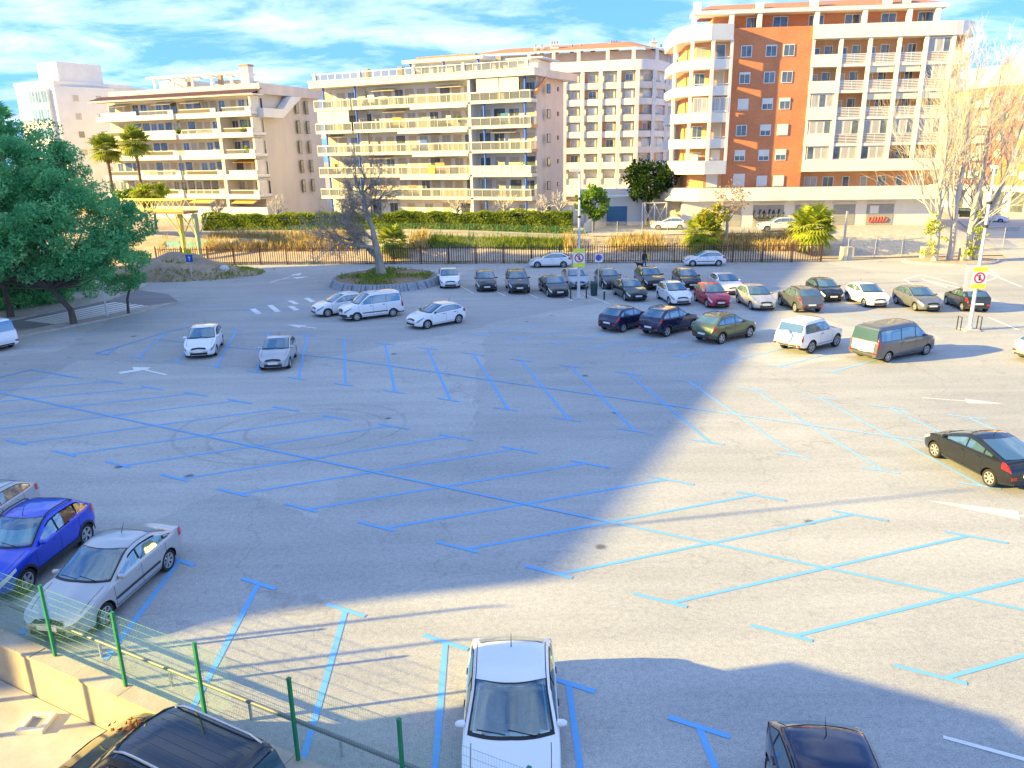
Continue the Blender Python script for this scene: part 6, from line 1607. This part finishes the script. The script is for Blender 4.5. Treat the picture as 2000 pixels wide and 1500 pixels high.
# ------------------------------------------------------------------ green fence and retaining wall in front
n_in = Vector((-FWD.y, FWD.x)); n_in = n_in if n_in.y > 0 else -n_in        # towards the lot
wl = empty('retaining_wall'); tag(wl, 'sunlit sand-coloured retaining wall below the green mesh fence', 'wall')
WALLM = material('sandy_wall', (0.50, 0.44, 0.35), 0.92, var=0.16, scale=1.4, bump=0.25, bscale=14)
a, b_ = FW0 - FWD * 40, FW0 + FWD * 30
MB().prism([tuple(a - n_in * .28), tuple(b_ - n_in * .28), tuple(b_ + n_in * .06), tuple(a + n_in * .06)], -1.05, .06).build('wall', WALLM, wl)
for k in range(46):
    p0, p1 = a + FWD * (k * 1.52), a + FWD * (k * 1.52 + 1.5)
    MB().prism([tuple(p0 - n_in * .31), tuple(p1 - n_in * .31), tuple(p1 + n_in * .09), tuple(p0 + n_in * .09)], .06, .13 + random.uniform(-.008, .008)).build('coping_stone', WALLM, wl)
gfn = empty('green_fence'); tag(gfn, 'green welded-mesh fence on the wall between patio and lot', 'fence')
SP = 2.42
for i in range(-3, 8):
    q = FW0 + FWD * (SP * i); nx = FW0 + FWD * (SP * (i + 1))
    MB().box(-.03, .03, -.03, .03, .10, 1.93, T=lambda x, y, z: (q.x + FWD.x * x + n_in.x * y, q.y + FWD.y * x + n_in.y * y, z)).build('post', GREENP, gfn)
    MB().box(-.035, .035, -.035, .035, 1.93, 1.96, T=lambda x, y, z: (q.x + FWD.x * x + n_in.x * y, q.y + FWD.y * x + n_in.y * y, z)).build('post_cap', GREENP, gfn)
    w = MB()
    def wire(p, q_, r): w.tube([p, q_], r, 3, cap=False)
    for k in range(10):
        z = .20 + 1.66 * k / 9
        o_ = n_in * .035
        wire((q.x + o_.x, q.y + o_.y, z), (nx.x + o_.x, nx.y + o_.y, z), .005)
    for k in range(48):
        t = (k + .5) / 48; pq = q.lerp(nx, t) + n_in * .030; wire((pq.x, pq.y, .17), (pq.x, pq.y, 1.88), .0022)
    tag(w.build('mesh_panel', WIRE, gfn), kind='stuff')
RAILM = material('rail_tube', (0.20, 0.21, 0.22), 0.5, metal=.3); gr_ = empty('guard_rail'); tag(gr_, 'low silver tube rail on the lot side of the green fence', 'guard rail')
a, b_ = FW0 - FWD * 12 + n_in * .55, FW0 + FWD * 16 + n_in * .55
MB().tube([(a.x, a.y, .42), (b_.x, b_.y, .42)], .045, 8).build('rail', RAILM, gr_, smooth=50)
for k in range(12):
    q = a.lerp(b_, (k + .5) / 12); MB().tube([(q.x, q.y, 0), (q.x, q.y, .40)], .035, 6).build('rail_post', METAL, gr_)
dr = empty('drain_cover'); q = gp(72, 1416, -1.0); tag(dr, 'pale square drain frame set in the patio floor', 'drain')
for dx_, dy_, sx, sy in ((0, .24, .30, .06), (0, -.24, .30, .06), (.24, 0, .06, .18), (-.24, 0, .06, .18)):
    MB().box(q.x + dx_ - sx, q.x + dx_ + sx, q.y + dy_ - sy, q.y + dy_ + sy, -.998, -.90).build('frame', WHITEW, dr)
MB().box(q.x - .18, q.x + .18, q.y - .18, q.y + .18, -.998, -.97).build('grate', GREYSH, dr)

# ------------------------------------------------------------------ lamp posts and signs
YEL = material('sign_yellow', (0.80, 0.85, 0.05), 0.5); RED = material('sign_red', (0.62, 0.02, 0.04), 0.5); BLUES = material('sign_blue', (0.02, 0.12, 0.55), 0.5); SIGNW = material('sign_white', (0.80, 0.80, 0.80), 0.5); BLK = material('sign_black', (0.02, 0.02, 0.02), 0.5)
def ring_(name, c_, r0, r1, y, m, parent, n=28, a0=0, a1=360):
    mb = MB(); rws = [[(c_[0] + rr2 * math.cos(t), y, c_[1] + rr2 * math.sin(t)) for rr2 in (r0, r1)] for t in np.linspace(R(a0), R(a1), n)]
    mb.grid(rws); return mb.build(name, m, parent)
def prohib_sign(root, x, z, s, y, out):
    """white board with yellow top and bottom, red ring and a black figure; faces -y"""
    b = MB().box(x - s * .42, x + s * .42, y, y + .03, z - s * .62, z + s * .62).build('sign_board', SIGNW, root)
    MB().box(x - s * .42, x + s * .42, y - .006, y - .001, z + s * .36, z + s * .62).build('yellow_band', YEL, b)
    MB().box(x - s * .42, x + s * .42, y - .006, y - .001, z - s * .62, z - s * .36).build('yellow_band', YEL, b)
    ring_('red_ring', (x, z), s * .24, s * .32, y - .008, RED, b)
    mb = MB(); mb.box(x - s * .05, x + s * .05, y - .012, y - .006, z - s * .15, z + s * .08); mb.build('pictogram_body', BLK, b)
    ring_('pictogram_head', (x, z + s * .14), 0.0, s * .05, y - .010, BLK, b, 12)
    mb = MB(); mb.add([(x - s * .2, y - .014, z + s * .16), (x - s * .16, y - .014, z + s * .2), (x + s * .2, y - .014, z - s * .16), (x + s * .16, y - .014, z - s * .2)], [(0, 1, 2, 3)]); mb.build('red_bar', RED, b)
def lamp_post(base, h, label, arm=(1, 0), sign_z=3.0, sign_s=1.05, guards=True, box=False):
    root = empty('lamp_post', (base.x, base.y, 0)); tag(root, label, 'lamp post', 'lamp posts in the lot')
    MB().tube([(0, 0, 0), (0, 0, 1.6), (0, 0, h)], [.13, .11, .07], 12).build('pole', POLE, root, smooth=50)
    MB().lathe([(.19, .03), (.19, .22), (.14, .26)], 12).build('base_collar', POLE, root, smooth=40)
    MB().box(-.45, .45, -.45, .45, 0.001, .09).build('footing', KERB, root)
    for z in (h * .78, h * .64): MB().lathe([(.10, z), (.15, z + .04), (.15, z + .14), (.10, z + .18)], 12).build('bracket', PLASTIC, root)
    hd = MB(); hd.box(-.12, .75, -.16, .16, 0, .12, T=lambda x, y, z: (arm[0] * x - arm[1] * y, arm[1] * x + arm[0] * y, h - .1 + z + .05 * max(x, 0))); hd.build('lamp_head', POLE, root)
    MB().box(-.3, .3, -.03, .03, h * .70, h * .70 + .06).build('cross_arm', POLE, root)
    prohib_sign(root, .0, sign_z, sign_s, -.20, None)
    if box: MB().box(-.75, .10, -.02, .02, sign_z - .85, sign_z + .75).build('blank_board', POLE, root)
    if guards:
        for sx in (-1, 1):
            MB().tube([(sx * .62, -.1, 0), (sx * .62, -.1, .85), (sx * .62, .3, .85), (sx * .62, .3, 0)], .035, 6).build('hoop_guard', PLASTIC, root)
    return root
l1 = gp(1130, 583); lamp_post(l1, 9.7, 'tall grey lamp post with a yellow-edged sign in the middle of the back rows', (-1, 0), 3.2, 1.1)
l2 = gp(1893, 645); lamp_post(l2, 9.8, 'tall pale lamp post with a yellow-edged sign at the right side', (.4, .9), 3.3, 1.05, True, True)
ls = gp(376, 548); sg_ = empty('road_sign', (ls.x, ls.y, 0)); tag(sg_, 'blue rectangular sign on a pole before the earth mound', 'road sign')
MB().tube([(0, 0, 0), (0, 0, 2.9)], .035, 6).build('pole', POLE, sg_); bb = MB().box(-.32, .32, -.08, -.045, 1.75, 2.45).build('sign_board', BLUES, sg_)
mb = MB(); mb.add([(-.04, -.085, 1.9), (.04, -.085, 1.9), (.04, -.085, 2.15), (-.04, -.085, 2.15), (-.14, -.085, 2.13), (.14, -.085, 2.13), (0, -.085, 2.34)], [(0, 1, 2, 3), (4, 5, 6)]); mb.build('white_arrow', SIGNW, bb)
MB().box(-.3, .3, -.08, -.045, 2.5, 2.95).build('upper_board', YEL, sg_); ring_('red_ring', (0, 2.73), .12, .17, -.085, RED, sg_)
ps = gp(1168, 578); pr = empty('parking_sign', (ps.x, ps.y, 0)); tag(pr, 'small white sign with blue disc on a thin pole beside the litter bin', 'road sign')
MB().tube([(0, 0, 0), (0, 0, 3.4)], .035, 6).build('pole', POLE, pr); bb = MB().box(-.30, .30, -.08, -.045, 2.7, 3.35).build('sign_board', SIGNW, pr); ring_('blue_disc', (0, 3.05), 0, .2, -.085, BLUES, bb); ring_('red_ring', (0, 3.05), .2, .25, -.088, RED, bb)
tl_ = gp(210, 620); tp = empty('street_light', (tl_.x, tl_.y, .12)); tag(tp, 'short grey pole with small head beside the zebra crossing', 'pole')
MB().tube([(0, 0, 0), (0, 0, 3.4)], [.07, .05], 8).build('pole', POLE, tp); MB().box(-.15, .15, -.12, .12, 3.4, 3.75).build('head', POLE, tp)
# litter bin and bollards
bn_ = gp(1160, 577); bi = empty('litter_bin', (bn_.x, bn_.y, 0)); tag(bi, 'dark green rounded litter bin by the central lamp post', 'bin')
BINM = material('bin_green', (0.02, 0.07, 0.06), 0.5); MB().lathe([(.26, .05), (.30, .9), (.32, .92)], 14).build('bin_body', BINM, bi, smooth=40); MB().lathe([(.32, .92), (.30, 1.02), (.18, 1.12), (.001, 1.15)], 14).build('lid', BINM, bi, smooth=40)
for k, (px, py) in enumerate(((1155, 572), (1180, 585))):
    q = gp(px, py); bo = empty('bollard', (q.x, q.y, 0)); tag(bo, ('dark bollard just left of the litter bin', 'dark bollard with pale band right of the litter bin')[k], 'bollard', 'bollards at the central lamp post')
    MB().lathe([(.07, 0), (.07, .85), (.09, .87), (.09, .93), (.03, .99)], 10).build('shaft', BINM, bo, smooth=40); MB().lathe([(.074, .66), (.074, .76)], 10).build('reflective_band', SIGNW, bo)
# poles outside the picture whose thin shadows cross the asphalt
for x, y, h, lb in ((-21.5, 17.0, 12.0, 'tall lamp post left of the lot, outside the picture'), (-17.2, 12.9, 5.2, 'short pole on the house side of the wall, outside the picture'), (-17.6, 14.1, 5.5, 'thin mast left of the blue car, outside the picture')):
    ro = empty('utility_pole', (x, y, -1.0)); tag(ro, lb, 'pole', 'poles outside the picture'); MB().tube([(0, 0, 0), (0, 0, h + 1)], [.09, .05], 8).build('pole', POLE, ro); MB().tube([(0, 0, h + 1), (.5, 0, h + 1.05)], .04, 6).build('arm', POLE, ro)

# ------------------------------------------------------------------ tree planter, kerb island, blocks
STONE = material('planter_stone', (0.30, 0.32, 0.36), 0.85, var=0.2, scale=5)
pc, pa, pb = Vector((-11.2, 69.0)), 5.0, 5.3
pl_ = empty('tree_planter', (pc.x, pc.y, 0)); tag(pl_, 'oval raised planter with sloping stone rim round the bare tree', 'planter')
EARTH = material('planter_earth', (0.24, 0.17, 0.10), 0.95, col2=(0.30, 0.24, 0.14), scale=2, bump=.5, bscale=6)
mb = MB(); mb.add([(pa * .90 * math.cos(t), pb * .90 * math.sin(t), .58) for t in np.linspace(0, 2 * math.pi, 40, endpoint=False)], [tuple(range(40))]); mb.build('soil', EARTH, pl_)
NST = 92
for k in range(NST):                                    # sloping stones of the rim
    t0, t1 = 2 * math.pi * (k + .06) / NST, 2 * math.pi * (k + .94) / NST; j = random.uniform(-.02, .03)
    f_ = lambda t, s, z: (pa * s * math.cos(t), pb * s * math.sin(t), z)
    vs = [f_(t0, 1.0 + j, 0), f_(t1, 1.0 + j, 0), f_(t1, .93 + j, .60), f_(t0, .93 + j, .60), f_(t0, .89, .0), f_(t1, .89, .0), f_(t1, .89, .62), f_(t0, .89, .62)]
    MB().add(vs, [(0, 1, 2, 3), (3, 2, 6, 7), (0, 3, 7, 4), (1, 5, 6, 2), (4, 7, 6, 5)]).build('stone', STONE, pl_)
isl = gp(1862, 512); io = empty('tree_island', (isl.x, isl.y, 0)); tag(io, 'low kerbed earth island at the foot of the tall bare trees', 'planter')
mb = MB(); pts = [(4.6 * math.cos(t) * (1 + .12 * math.sin(3 * t)), 2.3 * math.sin(t)) for t in np.linspace(0, 2 * math.pi, 32, endpoint=False)]
mb.prism(pts, -.02, .14); mb.build('kerb', KERB, io); mb = MB(); mb.prism([(x * .93, y * .90) for x, y in pts], .1, .18); mb.build('soil', DIRT, io)
for nm, lb, (px, py), w_, h_ in (('concrete_block', 'pale concrete block left of the tall bare trees', (1815, 508), 1.3, 1.3), ('concrete_block', 'grey concrete block right of the tall bare trees', (1887, 512), .9, 1.3), ('gate_pier', 'pale masonry pier at the end of the iron fence', (1655, 508), 1.1, 1.3), ('concrete_block', 'long low concrete barrier up the street beside the white people carrier', (1958, 455), 4.2, .8)):
    q = gp(px, py); o = MB().box(-w_ / 2, w_ / 2, -.45, .45, 0, h_).build(nm, CONC, None, loc=(q.x, q.y + .3, 0.0)); tag(o, lb, 'block')
gp_ = gp(1657, 500); o = MB().box(-.09, .09, -.09, .09, 0, 4.1).build('gate_post', METAL, None, loc=(gp_.x + .9, gp_.y + 3.5, .3)); tag(o, 'tall grey gate post beside the masonry pier', 'post')

# ------------------------------------------------------------------ earth mound
rngm = random.Random(5)
mo = MB(); rows = []
for i in range(30):
    row = []
    for j in range(36):
        u, v = -1 + 2 * i / 29, -1 + 2 * j / 35
        x, y = -33.8 + v * 9.2, 76.4 + u * 4.6
        r2 = u * u + v * v; hgt = max(0, 1 - r2) ** .8 * (1.5 + .45 * math.sin(v * 5 + 1) + .35 * math.sin(u * 7 + v * 3)) + .10 * math.sin(v * 23 + u * 9) * max(0, 1 - r2) + rngm.uniform(-.05, .05)
        row.append((x, y, max(hgt, 0) - .03))
    rows.append(row)
mo.grid(rows); MOUND = material('mound_earth', (0.30, 0.22, 0.15), 0.95, col2=(0.46, 0.36, 0.26), scale=1.1, bump=.7, bscale=7)
tag(mo.build('earth_mound', MOUND, smooth=50), kind='structure')
rk = MB(); rk.lathe([(.02, .5), (.35, .42), (.5, .15), (.45, -.1)], 9, T=lambda a, b_, h: (a * (1 + .2 * math.sin(5 * b_)), b_ * .8, h)); o = rk.build('boulder', WHITEW, None, smooth=30, loc=(-27.9, 75.2, .55)); tag(o, 'whitish boulder on the earth mound', 'rock')

# ------------------------------------------------------------------ yellow footbridge
BRY = material('bridge_yellow', (0.60, 0.57, 0.17), 0.6, var=0.12, scale=3); BRG = material('bridge_pale_green', (0.42, 0.48, 0.30), 0.6, var=0.1, scale=3); BRD = material('bridge_deck', (0.34, 0.22, 0.12), 0.8)
fb = empty('footbridge'); tag(fb, 'yellow lattice-sided footbridge on splayed steel legs at the left', 'footbridge')
A_, B_ = at(140, 398, 92), at(372, 408, 86); bd = (B_ - A_); bd.z = 0; bl = bd.length; bd.normalize(); bnn = Vector((-bd.y, bd.x, 0))
zb0 = 5.3
MB().box(0, bl, -1.1, 1.1, zb0, zb0 + .28, T=lambda x, y, z: tuple(A_ * 1 + bd * x + bnn * y + Vector((0, 0, z - A_.z)))).build('deck', BRD, fb)
for sy in (-1.1, 1.1):
    f_ = lambda x, z: tuple(Vector((A_.x, A_.y, 0)) + bd * x + bnn * sy + Vector((0, 0, z)))
    for z, m_ in ((zb0 + .32, BRY), (zb0 + 1.45, BRY)): MB().tube([f_(0, z), f_(bl, z)], .075, 6).build('chord', m_, fb)
    k = 0; x = 0
    while x < bl - .5:
        MB().tube([f_(x, zb0 + .35), f_(x + .75, zb0 + 1.42)] if k % 2 == 0 else [f_(x, zb0 + 1.42), f_(x + .75, zb0 + .35)], .045, 5).build('lattice_bar', BRY, fb); x += .75; k += 1
for i, (x_, m_) in enumerate(((bl - 1.2, BRY), (bl + .9, BRG))):
    q = Vector((A_.x, A_.y, 0)) + bd * (x_ - .4)
    MB().tube([(q.x, q.y, .2), (q.x, q.y, zb0)], [.20, .30], 10).build('pier', m_, fb, smooth=50)
    for sx in (-1, 1): MB().tube([(q.x, q.y, 2.6), (q.x + sx * 1.5, q.y, zb0)], .07, 6).build('strut', m_, fb)
    MB().tube([(q.x, q.y, 2.6), (q.x, q.y - 1.1, zb0)], .07, 6).build('strut', m_, fb)
gw_ = empty('graffiti_wall'); tag(gw_, 'low wall with pale turquoise graffiti behind the footbridge legs', 'wall')
Fw = Facade(at(520, 470, 87.5), at(315, 470, 89), gw_); Fw.box('wall', 0, Fw.L, -.2, 0, .5, 2.3, CONC)
TURQ = material('turquoise_spray', (0.25, 0.52, 0.58), 0.7, var=.3, scale=2)
for k in range(6): Fw.box('graffiti_patch', Fw.L - 2.2 - k * 1.9, Fw.L - .6 - k * 1.9, .004, .012, 1.1, 2.1 - .15 * (k % 2), TURQ if k < 3 else WHITEW)

# ------------------------------------------------------------------ person with a dark dog by the fence
SKIN = material('skin', (0.42, 0.26, 0.18), 0.6); JACKET = material('dark_jacket', (0.02, 0.022, 0.03), 0.8); JEANS = material('blue_jeans', (0.03, 0.05, 0.12), 0.85); BAG = material('yellow_bag', (0.75, 0.48, 0.03), 0.7); HAIR = material('dark_hair', (0.02, 0.015, 0.012), 0.7); DOG = material('dark_fur', (0.02, 0.018, 0.016), 0.9)
def skin_mesh(name, verts, edges, radii, m, parent, root=0, sub=2):
    me = bpy.data.meshes.new(name); me.from_pydata(verts, edges, []); o = bpy.data.objects.new(name, me); COL.objects.link(o)
    md = o.modifiers.new('s', 'SKIN'); md.use_smooth_shade = True
    for i, r_ in enumerate(radii):
        rr2 = r_ if isinstance(r_, tuple) else (r_, r_); me.skin_vertices[0].data[i].radius = rr2
    for i in range(len(verts)): me.skin_vertices[0].data[i].use_root = (i == root)
    sd = o.modifiers.new('u', 'SUBSURF'); sd.levels = sub; sd.render_levels = sub
    dg = bpy.context.evaluated_depsgraph_get(); nm = bpy.data.meshes.new_from_object(o.evaluated_get(dg)); bpy.data.objects.remove(o); nm.name = name
    nm.materials.clear(); nm.materials.append(m)
    nm.polygons.foreach_set('use_smooth', [True] * len(nm.polygons)); return link(name, nm, parent)
pp = gp(1258, 525); pe = empty('person', (pp.x, pp.y, 0)); pe.rotation_euler = (0, 0, R(20)); tag(pe, 'person in dark jacket and jeans with a yellow bag, walking a dog', 'person')
V_ = [(0, 0, .95), (0, 0, 1.15), (0, 0, 1.38), (0, 0, 1.50), (0, -.01, 1.60), (0, -.02, 1.70),
      (.10, 0, .90), (.12, -.03, .50), (.13, .04, .09), (.13, -.10, .05), (-.10, 0, .90), (-.12, .04, .50), (-.13, .12, .09), (-.13, .0, .05),
      (.19, 0, 1.40), (.25, .02, 1.12), (.24, -.10, .88), (.24, -.14, .80), (-.19, 0, 1.40), (-.27, .0, 1.12), (-.31, -.12, .90), (-.32, -.16, .82)]
E_ = [(0, 1), (1, 2), (2, 3), (3, 4), (4, 5), (0, 6), (6, 7), (7, 8), (8, 9), (0, 10), (10, 11), (11, 12), (12, 13), (2, 14), (14, 15), (15, 16), (16, 17), (2, 18), (18, 19), (19, 20), (20, 21)]
RD = [(.15, .11), (.15, .11), (.17, .11), .055, .085, .085, .09, .065, .045, .04, .09, .065, .045, .04, .065, .05, .04, .035, .065, .05, .04, .035]
body = skin_mesh('body', V_, E_, RD, JACKET, pe)
for m_ in (JEANS, SKIN, HAIR): body.data.materials.append(m_)
mi = []
for pl0 in body.data.polygons:
    z = pl0.center.z; mi.append(1 if z < .93 and abs(pl0.center.x) < .20 else (2 if (z > 1.52 and z < 1.66) or (abs(pl0.center.x) > .2 and z < .86) else (3 if z >= 1.66 else 0)))
body.data.polygons.foreach_set('material_index', mi)
MB().lathe([(.02, -.10), (.095, -.06), (.10, .03), (.06, .09), (.005, .11)], 12, T=lambda a, b_, h: (a, b_ - .0, 1.66 + h)).build('hair', HAIR, pe, smooth=60)
MB().box(.26, .52, -.10, .10, .95, 1.38).build('bag', BAG, pe)
dgp = gp(1252, 524); do = empty('dog', (dgp.x - .15, dgp.y, 0)); do.rotation_euler = (0, 0, R(200)); tag(do, 'dark dog standing at the left of the walking person', 'dog')
DV = [(0, 0, .42), (.22, 0, .42), (.34, 0, .52), (.44, 0, .62), (.56, 0, .60), (-.22, 0, .43), (-.32, 0, .46), (-.45, 0, .58), (.22, .07, .30), (.24, .07, .15), (.25, .07, .02), (.22, -.07, .30), (.20, -.07, .15), (.21, -.07, .02), (-.20, .07, .30), (-.28, .07, .17), (-.25, .07, .02), (-.20, -.07, .30), (-.27, -.07, .17), (-.24, -.07, .02)]
DE = [(0, 1), (1, 2), (2, 3), (3, 4), (0, 5), (5, 6), (6, 7), (1, 8), (8, 9), (9, 10), (1, 11), (11, 12), (12, 13), (5, 14), (14, 15), (15, 16), (5, 17), (17, 18), (18, 19)]
skin_mesh('body', DV, DE, [(.10, .12), (.12, .14), .075, .07, .035, .09, .04, .018, .05, .03, .025, .05, .03, .025, .06, .03, .025, .06, .03, .025], DOG, do)
# sunshade behind the blue car's windscreen and dried leaves on the patio car
LEAFB = leaf_mat('dead_leaves', (0.22, 0.07, 0.02), (0.38, 0.14, 0.05))
lv = MB()
for k in range(34):
    a = random.uniform(0, 6.28); x, y = random.gauss(0, .16), random.gauss(0, .10); s_ = random.uniform(.05, .09); z = random.uniform(0, .05)
    lv.add([(x + s_ * math.cos(a), y + s_ * math.sin(a), z + .02), (x - .4 * s_ * math.sin(a), y + .4 * s_ * math.cos(a), z), (x - s_ * math.cos(a), y - s_ * math.sin(a), z + .03), (x + .4 * s_ * math.sin(a), y - .4 * s_ * math.cos(a), z)], [(0, 1, 2, 3)])
tag(lv.build('dead_leaves', LEAFB, None, loc=tuple(LEAF_POS)), 'small heap of brown dead leaves on the bonnet of the patio car', 'leaves', kind='stuff')
# ------------------------------------------------------------------ put each thing's origin at its own base
bpy.context.view_layer.update()
for o in [o for o in COL.objects if o.type == 'EMPTY' and o.parent is None and o.location.length < 1e-6 and o.children]:
    lo = Vector((1e9,) * 3); hi = Vector((-1e9,) * 3)
    for ch in o.children:
        for c_ in ch.bound_box:
            w = ch.matrix_world @ Vector(c_)
            for i in range(3): lo[i] = min(lo[i], w[i]); hi[i] = max(hi[i], w[i])
    base = Vector(((lo.x + hi.x) / 2, (lo.y + hi.y) / 2, lo.z))
    o.location = base
    for ch in o.children: ch.location = ch.location - base
